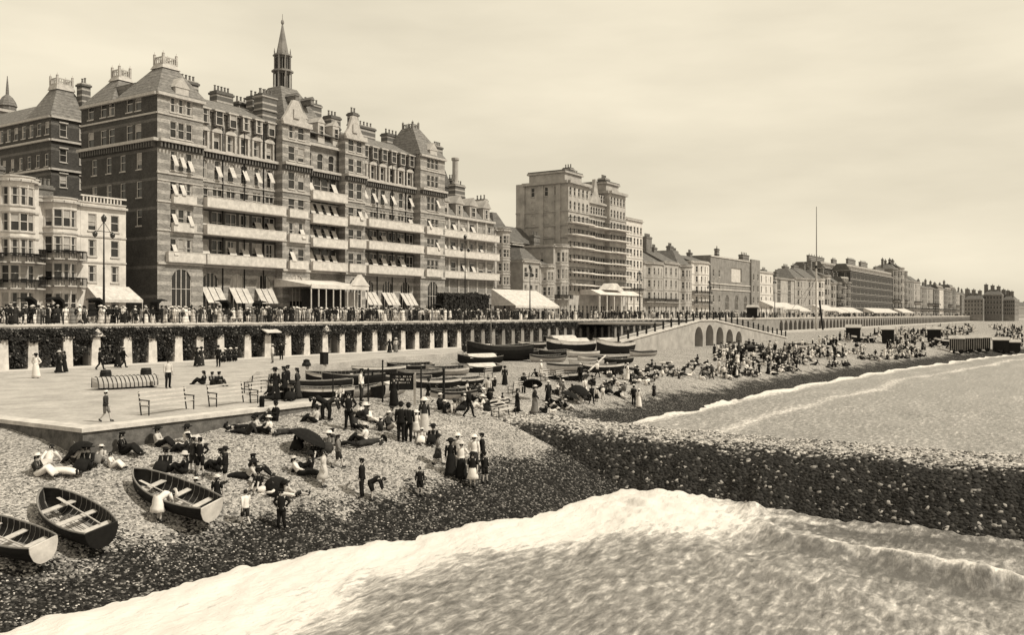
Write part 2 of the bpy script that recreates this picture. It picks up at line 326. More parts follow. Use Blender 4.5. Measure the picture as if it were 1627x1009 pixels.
M = dict(
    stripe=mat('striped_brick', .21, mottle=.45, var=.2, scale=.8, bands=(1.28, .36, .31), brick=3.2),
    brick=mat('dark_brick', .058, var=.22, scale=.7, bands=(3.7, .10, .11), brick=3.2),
    loggia=mat('loggia_shade_brick', .07, var=.25, scale=1.2, brick=3.0), redbrick=mat('worn_brick', .14, var=.3, scale=1.2, brick=3.0),  # loggia: brick darkened to hold the shade under the balconies
    stone=mat('dressed_stone', .38, var=.22, scale=2.0),
    grandw=mat('hotel_render', .36, mottle=.4, var=.2, scale=.5), stucco=mat('cream_stucco', .55, mottle=.5, var=.10, scale=.9), stucco2=mat('dull_stucco', .33, mottle=.5, var=.14, scale=.8), stucco3=mat('grey_render', .20, mottle=.4, var=.2, scale=.6),
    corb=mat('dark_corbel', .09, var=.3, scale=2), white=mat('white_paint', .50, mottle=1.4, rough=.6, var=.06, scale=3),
    canvas=mat('pale_canvas', .48, mottle=1.6, rough=.9, var=.08, scale=5), slate=mat('slate_roof', .15, var=.25, scale=1.5, brick=2.2, bands=(.5, .3, .12)),
    dslate=mat('dark_slate', .10, var=.25, scale=1.2, brick=2.2), glass=mat('window_glass', .022, rough=.22, var=.5, scale=.6, spec=.6, geo=True),
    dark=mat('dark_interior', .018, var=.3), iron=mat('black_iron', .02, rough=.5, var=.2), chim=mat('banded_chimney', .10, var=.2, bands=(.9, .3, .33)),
    conc=mat('pale_concrete', .50, mottle=1.5, var=.12, scale=1.3, bump=.3), wallst=mat('mossy_wall', .10, var=.55, scale=2.2, bump=.8, bscale=6, geo=True),
    road=mat('promenade_asphalt', .34, var=.15, scale=.6, geo=True), grav=mat('fine_gravel', .36, mottle=.5, var=.17, scale=5, bump=.5, bscale=30, geo=True),
    pave=mat('paving', .5, var=.1, scale=1.0), ivy=mat('ivy_leaf', .022, var=.5, scale=2.0, rough=.6), hedge=mat('hedge_leaf', .03, var=.5, scale=3),
    tar=mat('tarred_wood', .012, rough=.55, var=.3, scale=4), dwood=mat('dark_boat_paint', .022, rough=.5, var=.35, scale=3),
    wood=mat('bleached_wood', .42, var=.22, scale=5), mwood=mat('weathered_wood', .17, var=.3, scale=5), gboat=mat('grey_boat_paint', .30, rough=.55, var=.15, scale=3),
    skin=mat('skin', .40, rough=.6, var=.05), hair=mat('dark_hair', .02, var=.3, scale=30), straw=mat('straw_hat', .55, var=.12, scale=20),
    cblk=mat('black_cloth', .011, rough=.9, var=.3, scale=8), cdk=mat('dark_cloth', .03, rough=.9, var=.3, scale=8), cmid=mat('grey_cloth', .14, rough=.9, var=.2, scale=8),
    clt=mat('pale_cloth', .45, rough=.9, var=.12, scale=8), cwh=mat('white_cloth', .62, rough=.9, var=.06, scale=8), eye=mat('eye_dark', .02), shoe=mat('boot_leather', .02, rough=.4),
    paper=mat('sign_lettering', .5))
# ================================================================ SETTING
def rng(a, b, st):
    o = []; x = a
    while x < b - 1e-6: o.append(x); x += st
    return o
def grid_mesh(name, xs, ys, fz, m, attr=None, smooth=True, skip=None):
    vs = []; av = []
    for y in ys:
        for x in xs:
            z = fz(x, y); vs.append((x, y, z))
            if attr: av.append(attr[1](x, y, z))
    nx = len(xs); fs = []
    for j in range(len(ys) - 1):
        for i in range(nx - 1):
            if skip and skip((xs[i] + xs[i + 1]) / 2, (ys[j] + ys[j + 1]) / 2): continue
            a = j * nx + i; fs.append((a, a + 1, a + nx + 1, a + nx))
    me = bpy.data.meshes.new(name); me.from_pydata(vs, [], fs); me.materials.append(m)
    if smooth: me.polygons.foreach_set('use_smooth', [True] * len(fs))
    if attr:
        l = me.attributes.new(attr[0], 'FLOAT', 'POINT'); l.data.foreach_set('value', av)
    me.update(); o = bpy.data.objects.new(name, me); C.objects.link(o); return o

def wetness(x, y, z):
    wl = 1.15 + .35 * noise.noise((x * .25, y * .25, 9)) + .1 * sstep(20, 30, x) + .55 * sstep(28, 37, x)
    if x > 44: wl = .85 + .25 * noise.noise((x * .1, y * .1, 9))
    return .5 + (wl - z) * .9
xs = [-400, -200, -100, -40, -10, 0, 5] + rng(8, 46, .3) + rng(46, 110, .8) + rng(110, 260, 3) + [260, 275, 300, 350, 420, 520, 700, 1000, 2000, 3000]
ys = [-600, -300, -150, -80, -40, -20, -8, 0, 6, 10] + rng(14, 36, .3) + rng(36, 70, 1.5) + [72.5]
def tz(x, y):
    z = terr(x, y)
    if on_esp(x, y): z = min(z, 3.95)
    if ESP_X - 1.2 < x < 36 and y > ESP_Y - 1.0 and not on_esp(x, y): z = min(z, 4.05)
    return z
sm = shingle_mat()
beach = grid_mesh('beach', xs, ys, tz, sm, ('wet', wetness)); tag(beach, 'shingle beach, dry and pale above, wet and dark by the water', 'beach', kind='structure')

# esplanade slab (kerb along the seaward edge) ------------------------------------------------
b = MB()
outl = [(ESP_X + .45, ESP_Y + .45), (34.3, ESP_Y + .45)] + [(a, c + .3) for a, c in ESP_E] + [(1300, 72.4), (ESP_X + .45, 72.4)]
b.poly_prism(outl, 'z', 2.2, ESP_Z); 
o = b.build('esplanade', M['grav']); tag(o, 'wide lower esplanade of pale gravel behind the beach', 'esplanade', kind='structure')
b = MB(); b.box(ESP_X + .5, 1300, 70.2, 72.39, ESP_Z - .2, ESP_Z + .02)
o = b.build('pavement', M['pave']); tag(o, 'pale paved strip along the foot of the arches', 'pavement', kind='structure')
b = MB()
b.box(ESP_X - .04, ESP_X + .8, ESP_Y + .8, 72.3, 4.12, ESP_Z + .06); b.box(ESP_X - .04, 34.3, ESP_Y - .04, ESP_Y + .8, 4.12, ESP_Z + .06)
t = thing('terrace_wall', 'low rough sea wall with a pale stone coping round the gravel esplanade', 'sea wall', (ESP_X, ESP_Y, 2))
b.build('coping', M['conc'], t)
b = MB(); b.box(ESP_X + .06, ESP_X + .42, ESP_Y + .42, 72.3, 1, 4.12); b.box(ESP_X + .06, 34.25, ESP_Y + .06, ESP_Y + .42, 1, 4.12)
b.build('wall_face', M['wallst'], t)

# groyne ---------------------------------------------------------------------------------------
gx = rng(G_X - 4.8, G_X + 7, .13); gy = rng(-60, -12, .6) + rng(-12, 37.5, .14)
def gzf(x, y):
    z = groyne_z(x, y)
    z += .05 * noise.noise((x * 2.2, y * 2.2, 0)) + .04 * noise.noise((x * 6, y * 6, 2)) + .16 * noise.noise((x * .7, y * .5, 7))
    c = .3 * noise.cell((x * 2.7 + .3 * noise.noise((x * 3, y * 3, 1)), y * 2.4, 4.0)); z += .10 * c
    if y > 33: z -= (y - 33) * .45
    return z
def gwet(x, y, z): return min(1.4, .30 + (2.50 + .45 * sstep(14, 34, y) - groyne_z(x, y) - .12) * (1.5 if x < G_X else .4) + .12 * (x < G_X + .5) - .25 * sstep(24, 34, y))
g = grid_mesh('stone_groyne', gx, gy, gzf, rock_mat(), ('wet', gwet), smooth=False)
tag(g, 'long bank of dark weedy stones running from the beach out into the sea', 'groyne')

# loose cobbles on the bank and shingle
def pebble_mesh(seed, m):
    rnd = random.Random(seed); bm = bmesh.new(); bmesh.ops.create_icosphere(bm, subdivisions=1, radius=1)
    for v in bm.verts: v.co = Vector((v.co.x * 1.2, v.co.y * .9, v.co.z * .6)) * (1 + rnd.uniform(-.18, .18))
    me = bpy.data.meshes.new('pebble'); bm.to_mesh(me); bm.free(); return [tuple(v.co) for v in me.vertices], [tuple(p.vertices) for p in me.polygons]
def scatter(n, fn, mats, seed, name):
    rnd = random.Random(seed); protos = [pebble_mesh(k, None) for k in range(4)]; b = MB()
    for _ in range(n):
        r = fn(rnd)
        if r is None: continue
        x, y, z, s, mi = r; pv, pf = rnd.choice(protos); a = rnd.random() * 6.28; ca, sa = math.cos(a), math.sin(a); i = len(b.v)
        b.v += [(x + s * (p[0] * ca - p[1] * sa), y + s * (p[0] * sa + p[1] * ca), z + s * p[2]) for p in pv]
        b.f += [tuple(i + k for k in f) for f in pf]; b.m += [mi] * len(pf)
    return b.build(name, mats)
stone_m = [mat('stone_pale', .50, var=.2), mat('stone_mid', .22, var=.3), mat('stone_dark', .03, var=.3)]
def fg(rnd):
    x = rnd.uniform(G_X - 4.2, G_X + 4); y = rnd.uniform(-8, 34) if rnd.random() < .9 else rnd.uniform(-30, -8)
    f = gwet(x, y, 0); mi = rnd.choices([0, 1, 2], [.04, .8, 9] if f > .5 else [4, 3, 2])[0]
    return x, y, gzf(x, y), rnd.uniform(.025, .08), mi
o = scatter(9000, fg, stone_m, 3, 'loose_stones'); tag(o, 'loose cobbles and weed covered stones lying on the groyne', 'stones', kind='stuff')
def fb(rnd):
    x = rnd.uniform(13, 41); y = rnd.uniform(22, 33)
    if on_esp(x, y): return None
    z = terr(x, y)
    if z < .15: return None
    wet = wetness(x, y, z) > .5
    return x, y, z, rnd.uniform(.018, .045), rnd.choices([0, 1, 2], [1, 2, 4] if wet else [4, 3, 1.2])[0]
o = scatter(14000, fb, stone_m, 5, 'pebbles'); tag(o, 'scattered larger pebbles on the near shingle', 'pebbles', kind='stuff')

# sea ------------------------------------------------------------------------------------------
def shore(x): return lerp_tab(W_T, x)
def dist_sh(x, y):
    d = shore(x) - y
    if x < 46: d = min(d, max(0, math.hypot(max(0, G_X - 4.3 - x), 0)) + (0 if y < 20 else 9)) if x > 30 else d
    return d
def fbm(x, y, z, n=4):
    a, v, f = 1.0, 0.0, 1.0
    for _ in range(n): v += a * noise.noise((x * f, y * f, z)); a *= .52; f *= 2.1
    return v
def sea_z(x, y):
    d = shore(x) - y
    wx, wy = x * .92 + y * .38, y * .92 - x * .38              # swell rolls in along wy
    z = .10 * fbm(wx * .16, wy * .5, 3) + .05 * fbm(wx * .6 + 9, wy * 1.7, 4)
    z += .05 * math.sin(wy * 1.1 + 1.6 * noise.noise((wx * .12, wy * .2, 0)))
    if x < 42:
        z += .05 * (1 - abs(noise.noise((wx * 1.1, wy * 2.6, 5))) * 2) * (.4 + .6 * sstep(2, 7, d)) 
        z += .11 * math.exp(-((d - .3) / 1.1) ** 2) * (1 + .9 * noise.noise((x * .8, 0, 2))) + .04 * fbm(x * 2.2, y * 2.2, 2, 4)
        r = math.hypot((x - 37.2) / 3.6, (y - 15.8) / 3.2); z += .50 * math.exp(-r * r * 1.3) + .22 * math.exp(-r * r) * fbm(x * 1.3, y * 1.3, 8)
        r = math.hypot((x - 38.3) / .7, (y - 12.4) / .5); z += .42 * math.exp(-r * r)
        c = x - 34.6 - .30 * (y - 8) + .7 * noise.noise((x * .3, y * .5, 2)); z += (.30 * math.exp(-(c / .8) ** 2) - .12 * math.exp(-((c + 1.6) / 1.1) ** 2)) * sstep(14, 8, y) * (1 + .6 * noise.noise((x * .5, y * .5, 0)))
        c = x - 29.5 - .5 * (y - 8) + .9 * noise.noise((x * .3, y * .4, 7)); z += .14 * math.exp(-(c / .9) ** 2) * sstep(17, 10, y)
    return z
def foamf(x, y, z):
    d = shore(x) - y
    if x < 45:
        dn = d + 1.5 * fbm(x * .3, y * .3, 6, 3)
        k = .94 - sstep(1.2 + 2.6 * (1 - sstep(17, 25, x)) + .6 * sstep(26, 34, x), 6.0 + 1.5 * (1 - sstep(17, 25, x)) + 1.5 * sstep(24, 34, x), dn) * .68 + .08 * (d < .5)
        g1 = math.exp(-(math.hypot((x - 36) / 4.8, (y - 15.2) / 5)) ** 2) * .95
        c = x - 34.6 - .30 * (y - 8) + .7 * noise.noise((x * .3, y * .5, 2)); g2 = .5 * math.exp(-((c - .3) / .55) ** 2) * sstep(14, 4, y) * sstep(-6, 4, y)
        c2 = x - 29.5 - .5 * (y - 8) + .9 * noise.noise((x * .3, y * .4, 7)); g4 = .24 * math.exp(-(c2 / .5) ** 2) * sstep(17, 10, y)
        g3 = .35 * math.exp(-((G_X - 4.4 - x) / .6) ** 2) * sstep(0, 10, y)
        base = .17 + .15 * fbm(x * .2 + 3, y * .35, 11, 3)
        st = .26 * max(0, 1 - abs(fbm((x * .92 + y * .38) * .35, (y * .92 - x * .38) * 1.3, 13, 3)) * 5)
        v = max(k, g1, base + g2 + st, base + g3, base + g4)
        h = math.exp(-((x - 37.4) / 1.3) ** 2 - ((y - 6.0) / 4.5) ** 2) + .8 * math.exp(-((x - 33.2 - .3 * (y - 8)) / .9) ** 2) * sstep(13, 8, y); v -= .32 * h * (1 - .6 * (k > .8))
        return v
    k = .86 - sstep(.3, 2.2 + .006 * (x - 50), d + .8 * noise.noise((x * .15, y * .3, 6))) * .60
    k = max(k, .26 * math.exp(-((d - 8 - 2 * noise.noise((x * .05, 0, 1))) / .8) ** 2) + .28 + .1 * fbm(x * .1, y * .4, 1, 3))
    return min(k, 1) if d > 0 else .9
xs = [-2000, -800, -300, -120, -60, -30, -10, 0, 5] + rng(8, 46, .15) + rng(46, 90, .6) + rng(90, 260, 2.5) + [265, 285, 320, 400, 520, 800, 1300, 2500, 5000]
ys = [-6000, -3000, -1200, -500, -200, -100, -60, -40, -30] + rng(-24, -6, .5) + rng(-6, 34, .17) + [34.5]
sea = grid_mesh('sea', xs, ys, sea_z, sea_mat(), ('foam', foamf)); tag(sea, 'pale sea breaking in white foam on the shingle', 'sea', kind='structure')

# upper promenade and road ---------------------------------------------------------------------
WY, PZ = 72.4, 7.75
b = MB(); b.box(-400, 3500, WY + .5, 84, 6.5, PZ); o = b.build('promenade', M['pave']); tag(o, 'upper promenade pavement above the arches', 'promenade', kind='structure')
b = MB(); b.box(-400, 3500, 84, 97.0, 6.5, PZ - .12); o = b.build('road', M['road']); tag(o, 'seafront carriage road', 'road', kind='structure')
b = MB(); b.box(-400, 3500, 97.0, 900, 6.5, PZ + .0); o = b.build('ground', M['road']); tag(o, 'ground the seafront buildings stand on', 'ground', kind='structure')
# ================================================================ BUILDINGS
_win = {}
def win_mesh(w_, h, arch, far, dark=False, v_=0):
    k = (round(w_, 2), round(h, 2), arch, far, dark, v_)
    if k in _win: return _win[k]
    t = .09 if w_ > .7 else .06; b = MB(); y0, y1 = .07, .15
    b.box(-w_ / 2, -w_ / 2 + t, y0, y1, 0, h); b.box(w_ / 2 - t, w_ / 2, y0, y1, 0, h)
    b.box(-w_ / 2 + t, w_ / 2 - t, y0, y1, 0, t); b.box(-w_ / 2 + t, w_ / 2 - t, y0, y1, h - t, h)
    b.box(-w_ / 2 + t, w_ / 2 - t, y0 + .01, y1 - .01, h * .52, h * .52 + .07)
    if w_ > 1.5: b.box(-.05, .05, y0 - .005, y1 + .005, t, h - t)
    if w_ > 2.3:
        for s in (-1, 1): b.box(s * w_ / 4 - .04, s * w_ / 4 + .04, y0 - .003, y1 + .003, t, h - t)
    p = MB(); p.box(-w_ / 2 + t * .5, w_ / 2 - t * .5, .17, .20, .03, h - .03)
    if v_ == 1: p.box(-w_ / 2 + t, w_ / 2 - t, .155, .169, h * .55, h - t, 1)      # half drawn blind
    if v_ == 2: p.box(-w_ / 2 + t, -w_ / 2 + t + w_ * .2, .155, .169, t, h - t, 1); p.box(w_ / 2 - t - w_ * .2, w_ / 2 - t, .155, .169, t, h - t, 1)   # curtains
    if v_ == 3: p.box(-w_ / 2 + t, w_ / 2 - t, .155, .169, h * .28, h - t, 1)
    if far:
        b.box(-w_ / 2 + t * .5, w_ / 2 - t * .5, .17, .20, .03, h - .03, 1)
        r = (b.mesh('window', [M['white'], M['glass']]), None)
    else: r = (b.mesh('window', M['white']), p.mesh('pane', [M['glass'], M['stucco2']]))
    _win[k] = r; return r
_bl = {}
def blind_mesh(w_, h):
    k = (round(w_, 2), round(h, 2))
    if k not in _bl:
        b = MB(); y1 = -.5 * h; z0 = h * .05
        b.quad((-w_ / 2, -.02, h), (w_ / 2, -.02, h), (w_ / 2, y1, z0), (-w_ / 2, y1, z0))
        b.quad((-w_ / 2, -.05, h), (-w_ / 2, y1 - .03, z0), (w_ / 2, y1 - .03, z0), (w_ / 2, -.05, h))
        b.quad((-w_ / 2, y1 - .03, z0), (-w_ / 2, y1 - .03, z0 - .14), (w_ / 2, y1 - .03, z0 - .14), (w_ / 2, y1 - .03, z0))
        for s in (-1, 1): b.tube([(s * w_ / 2, 0, z0), (s * w_ / 2, y1, z0)], .012, 4)
        _bl[k] = b.mesh('window_blind', M['canvas'])
    return _bl[k]
NWIN = 98
class Bld:
    def __init__(s, name, label, o, cat='building', group=None, far=False):
        s.root = thing(name, label, cat, o, 0, group); s.w = MB(); s.t = MB(); s.wins = []; s.blinds = []; s.far = far; s.o = o
    def loc(s, x, y, z): return (x - s.o[0], y - s.o[1], z - s.o[2])
    def seg(s, P0, P1, z0, z1, rows=(), depth=.3, mi=0, sill=True, head=False, revmi=None):
        """wall from P0 to P1 (outside is on the right hand of the walk); rows: (sill z, h, w, centres|n, arch, blind share)"""
        L = math.hypot(P1[0] - P0[0], P1[1] - P0[1]); a = math.atan2(P1[1] - P0[1], P1[0] - P0[0]); du = ((P1[0] - P0[0]) / L, (P1[1] - P0[1]) / L); dn = (math.sin(a), -math.cos(a))
        if revmi is None: revmi = mi
        ops = []
        for r in rows:
            zs, h, ww, cs = r[:4]; arch = r[4] if len(r) > 4 else 0; bl = r[5] if len(r) > 5 else 0
            if isinstance(cs, int): cs = [(i + .5) * L / cs for i in range(cs)]
            for c in cs: ops.append((c - ww / 2, c + ww / 2, zs, zs + h, arch, bl))
        us = sorted({0, L} | {round(v, 4) for o in ops for v in o[:2]}); vs = sorted({z0, z1} | {round(v, 4) for o in ops for v in o[2:4]})
        def P(u, z, d=0): return (P0[0] + du[0] * u - dn[0] * d, P0[1] + du[1] * u - dn[1] * d, z)
        W = s.w
        for i in range(len(us) - 1):
            for j in range(len(vs) - 1):
                cu, cv = (us[i] + us[i + 1]) / 2, (vs[j] + vs[j + 1]) / 2
                if any(o[0] < cu < o[1] and o[2] < cv < o[3] for o in ops): continue
                W.quad(P(us[i], vs[j]), P(us[i + 1], vs[j]), P(us[i + 1], vs[j + 1]), P(us[i], vs[j + 1]), mi)
        for u0, u1, v0, v1, arch, bl in ops:
            W.quad(P(u0, v0), P(u0, v0, depth), P(u0, v1, depth), P(u0, v1), revmi); W.quad(P(u1, v0, depth), P(u1, v0), P(u1, v1), P(u1, v1, depth), revmi)
            W.quad(P(u0, v0), P(u1, v0), P(u1, v0, depth), P(u0, v0, depth), revmi); W.quad(P(u0, v1, depth), P(u1, v1, depth), P(u1, v1), P(u0, v1), revmi)
            c = (u0 + u1) / 2; r = (u1 - u0) / 2
            if arch:
                n = 8; zc = v1 - r
                for k in range(n):
                    t0, t1 = math.pi * k / n, math.pi * (k + 1) / n
                    a0 = (c + r * math.cos(t0), zc + r * math.sin(t0)); a1 = (c + r * math.cos(t1), zc + r * math.sin(t1))
                    W.quad(P(a0[0], a0[1], .004), P(a0[0], v1, .004), P(a1[0], v1, .004), P(a1[0], a1[1], .004), mi)
                    W.quad(P(*a0), P(*a1), P(a1[0], a1[1], depth * .6), P(a0[0], a0[1], depth * .6), revmi)
            q = P(c, v0); s.wins.append((q, a, 2 * r, v1 - v0, arch, bl))
            if sill: s.t.rbox(P0, a, u0 - .08, u1 + .08, -.05, .12, v0 - .14, v0 - .005)
            if head: s.t.rbox(P0, a, u0 - .12, u1 + .12, -.05, .16, v1 + .005, v1 + .2)
    def run(s, pts, z0, z1, rows, **k):
        for a, b_ in zip(pts, pts[1:]): s.seg(a, b_, z0, z1, rows, **k)
    def band(s, P0, P1, z0, z1, out=.15, ext=.0, mb=None, mi=0):
        L = math.hypot(P1[0] - P0[0], P1[1] - P0[1]); a = math.atan2(P1[1] - P0[1], P1[0] - P0[0])
        (mb or s.t).rbox(P0, a, -ext, L + ext, -.05, out, z0, z1, mi)
    def corbels(s, P0, P1, z0, z1, out, st, mb):
        L = math.hypot(P1[0] - P0[0], P1[1] - P0[1]); a = math.atan2(P1[1] - P0[1], P1[0] - P0[0]); u = st / 2
        while u < L:
            mb.rbox(P0, a, u - st * .22, u + st * .22, -.02, out, z0, z1); u += st
    def part(s, name, mb, m, label=None, parent=None):
        if not mb.v: return None
        par = parent or s.root
        o = bpy.data.objects.new(name, mb.mesh(name, m, off=s.o)); C.objects.link(o); o.parent = par
        if label: o['label'] = label
        return o
    def finish(s, wall, trim, trimname='cornice'):
        s.part('wall', s.w, wall); s.part(trimname, s.t, trim)
        cp = Vector((0, 0, ZC)); s.wins.sort(key=lambda q: (Vector(q[0]) - cp).length)
        rnd = random.Random(len(s.wins)); over = MB(); nb = 0; ovb = MB()
        for i, (q, a, ww, h, arch, bl) in enumerate(s.wins):
            far = s.far or i >= NWIN; fm, pm = win_mesh(ww, h, arch, s.far, False, 0 if s.far else rnd.choice((0, 0, 0, 1, 2, 2, 3)))
            if i < NWIN:
                o = bpy.data.objects.new('window', fm); C.objects.link(o); o.parent = s.root; o.location = s.loc(*q); o.rotation_euler = (0, 0, a)
                if pm:
                    p = bpy.data.objects.new('pane', pm); C.objects.link(p); p.parent = o
            else:
                fm, pm = win_mesh(ww, h, arch, True); T = Matrix.Translation(q) @ Matrix.Rotation(a, 4, 'Z')
                x = MB(); x.v = [tuple(v.co) for v in fm.vertices]; x.f = [tuple(p.vertices) for p in fm.polygons]; x.m = [p.material_index for p in fm.polygons]; over.add(x, T)
            if bl and rnd.random() < bl:
                bm_ = blind_mesh(ww * .62, h * .55)
                nb += 1
                if nb <= 98:
                    o = bpy.data.objects.new('window_blind', bm_); C.objects.link(o); o.parent = s.root
                    x, y, z = s.loc(*q); o.location = (x, y, z + h * .12 + rnd.uniform(-.15, .45)); o.rotation_euler = (0, 0, a)
        if over.v:
            o = s.part('windows', over, [M['white'], M['glass']]); o['kind'] = 'stuff'
    def chimney(s, x0, x1, y0, y1, z0, z1, pots=4, m='chim'):
        b = MB(); b.box(x0, x1, y0, y1, z0, z1); b.box(x0 - .15, x1 + .15, y0 - .15, y1 + .15, z1 - .5, z1 - .2); b.box(x0 - .1, x1 + .1, y0 - .1, y1 + .1, z0 + (z1 - z0) * .4, z0 + (z1 - z0) * .4 + .2)
        c = s.part('chimney', b, M[m]); p = MB(); n = pots
        for i in range(n):
            f = (i + .5) / n
            if x1 - x0 > y1 - y0: px, py = x0 + (x1 - x0) * f, (y0 + y1) / 2
            else: px, py = (x0 + x1) / 2, y0 + (y1 - y0) * f
            p.lathe((px, py, z1), [(.17, 0), (.13, .7), (.18, .75), (.18, .85)], 7)
        s.part('chimney_pots', p, M['redbrick'], parent=c)

def crest(b, x0, x1, y0, y1, z, H_=.72):
    q = MB(); crest_(q, x0, x1, y0, y1, 0); q.v = [(a, c, z + d * H_) for a, c, d in q.v]; b.add(q)
def crest_(b, x0, x1, y0, y1, z):                       # iron or stone parapet crown of a pavilion roof
    for x in (x0, x1):
        for y in (y0, y1): b.box(x - .14, x + .14, y - .14, y + .14, z, z + 1.7); b.lathe((x, y, z + 1.7), [(.16, 0), (.22, .15), (.05, .4), (.02, .7)], 6)
    for (a, c, d, e) in ((x0, x1, y0, y0), (x0, x1, y1, y1)):
        b.box(a, c, d - .06, d + .06, z, z + .22); b.box(a, c, d - .06, d + .06, z + 1.15, z + 1.35)
        u = a + .3
        while u < c: b.box(u - .05, u + .05, d - .04, d + .04, z + .22, z + 1.15); u += .34
    for x in (x0, x1):
        b.box(x - .06, x + .06, y0, y1, z + .002, z + .218); b.box(x - .06, x + .06, y0, y1, z + 1.152, z + 1.348)
        u = y0 + .3
        while u < y1: b.box(x - .04, x + .04, u - .05, u + .05, z + .22, z + 1.15); u += .34

G = PZ                                                # ground level of the buildings
# ---------------------------------------------------------------- the great brick hotel
H = Bld('grand_brick_hotel', 'huge seven storey banded brick hotel with steep roofs, white balconies and a slender spire', (72.2, 100, G), 'hotel')
X = {k: sx(v, 100) for k, v in dict(a=250, b=318, c=438, d=482, e=538, f=570, g=658, h=697, i=785).items()}
YB = 100.0; YP = 98.6                                 # recessed wall plane, projecting bay plane
X['a'] = sx(250, YP); X['b'] = X['a'] + 6.9
FZ = [G, 15.5, 19.3, 22.9, 26.5, 30.2, 33.9, 36.6]    # floor levels; FZ[5] the great cornice, FZ[7] eaves
EAVE = 36.5; COR = 30.4
def rows_for(w_, cs, blinds=.5, arch4=True, g_arch=None, upto=7):
    r = []
    if g_arch: r.append((G + 1.3, 5.4, g_arch[0], g_arch[1], 1, 0))
    for k in (1, 2, 3): r.append((FZ[k] + .35, 2.45, w_, cs, 0, blinds))
    r.append((FZ[4] + .45, 2.5, w_, cs, 1 if arch4 else 0, blinds * 1.1))
    if upto > 4: r.append((FZ[5] + .9, 2.1, w_, cs, 0, 0))
    if upto > 5: r.append((FZ[6] + .45, 1.9, w_, cs, 0, 0))
    return r
corb = MB()
def bay_front(x0, x1, y, cs, w_=1.15, blinds=.7, ga=None, top=EAVE, upto=7):
    H.seg((x0, y), (x1, y), G, top, rows_for(w_, cs, blinds, False, ga, upto))
# west side wall, dark brick, deepened so its colour carries the shade (depth 15 m), its own material slot 1
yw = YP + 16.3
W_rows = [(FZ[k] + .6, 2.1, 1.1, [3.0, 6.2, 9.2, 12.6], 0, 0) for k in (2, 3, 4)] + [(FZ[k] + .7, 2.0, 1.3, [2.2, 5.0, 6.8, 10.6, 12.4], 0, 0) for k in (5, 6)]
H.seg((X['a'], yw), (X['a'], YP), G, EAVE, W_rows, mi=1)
# corner pavilion
L = X['b'] - X['a']
bay_front(X['a'], X['b'], YP, [1.9 + 1.2, L / 2 + .25, L - 1.9 - .7] if 0 else [2.35, 3.55, 4.75], 1.0, .45, (3.0, [3.55]))
H.seg((X['b'], YP), (X['b'], YB), G, EAVE)
# recess with six window bays
def recess(x0, x1, n, gn, blinds):
    L = x1 - x0; cs = [(i + .5) * L / n for i in range(n)]
    H.seg((x0, YB), (x1, YB), G, FZ[1] - .2, [(G + 1.3, 5.2, 2.6, [(i + .5) * L / gn for i in range(gn)], 1, 0)])
    H.seg((x0, YB), (x1, YB), FZ[1] - .2, FZ[3], [(FZ[k] + .2, 3.0, 1.85, cs, 0, blinds) for k in (1, 2)], mi=3)  # recess brick darkened, balcony shade put into its colour
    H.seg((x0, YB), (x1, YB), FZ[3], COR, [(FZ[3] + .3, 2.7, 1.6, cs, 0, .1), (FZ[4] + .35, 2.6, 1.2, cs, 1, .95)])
    for k in (4,): H.band((x0, YB), (x1, YB), FZ[k] - .1, FZ[k] + .12, .14)
    # attic storeys: pedimented lower windows, boxed dormers above
    H.seg((x0, YB + .25), (x1, YB + .25), COR, EAVE - .6, [(FZ[5] + .8, 2.2, 1.1, cs, 0, 0)])
    for c in cs:
        xc = x0 + c; H.t.box(xc - .95, xc + .95, YB - .12, YB + .25, FZ[5] + 3.05, FZ[5] + 3.25)
        H.t.poly_prism([(xc - .95, FZ[5] + 3.25), (xc + .95, FZ[5] + 3.25), (xc, FZ[5] + 3.85)], 'y', YB - .12, YB + .25)
        H.t.box(xc - .9, xc - .62, YB - .05, YB + .25, FZ[5] + .5, FZ[5] + 3.05); H.t.box(xc + .62, xc + .9, YB - .05, YB + .25, FZ[5] + .5, FZ[5] + 3.05)
        d = MB(); dz = FZ[6] + .3
        H.w.box(xc - .72, xc + .72, YB - .35, YB + .25, dz - .15, EAVE - .45, 2)
        H.wins.append(((xc, YB - .56, dz), 0, 1.2, 2.1, 0, 0)); H.t.box(xc - .85, xc + .85, YB - .6, YB + .24, EAVE - .44, EAVE - .25)
    H.band((x0, YB), (x1, YB), EAVE - .55, EAVE - .3, .12)
recess(X['b'], X['c'], 6, 3, .62)
# tower bay with gable
def tower_bay(x0, x1, gable=True):
    L = x1 - x0; H.seg((x0, YB), (x0, YP), G, EAVE + .4); H.seg((x1, YP), (x1, YB), G, EAVE + .4)
    bay_front(x0, x1, YP, [L / 2 - .95, L / 2 + .95], 1.3, .35, (2.7, [L / 2]), top=EAVE + .4)
    H.band((x0, YP), (x1, YP), EAVE + .1, EAVE + .5, .3, .2)
    H.t.poly_prism([(x0 + .2, EAVE + .5), (x1 - .2, EAVE + .5), (x1 - .9, EAVE + 1.4), ((x0 + x1) / 2 + .5, EAVE + 3.6), ((x0 + x1) / 2 - .5, EAVE + 3.6), (x0 + .9, EAVE + 1.4)], 'y', YP + .1, YP + .6)
    H.t.box((x0 + x1) / 2 - .55, (x0 + x1) / 2 + .55, YP - .1, YP + .1, EAVE + .9, EAVE + 2.2)
tower_bay(X['c'], X['d'])
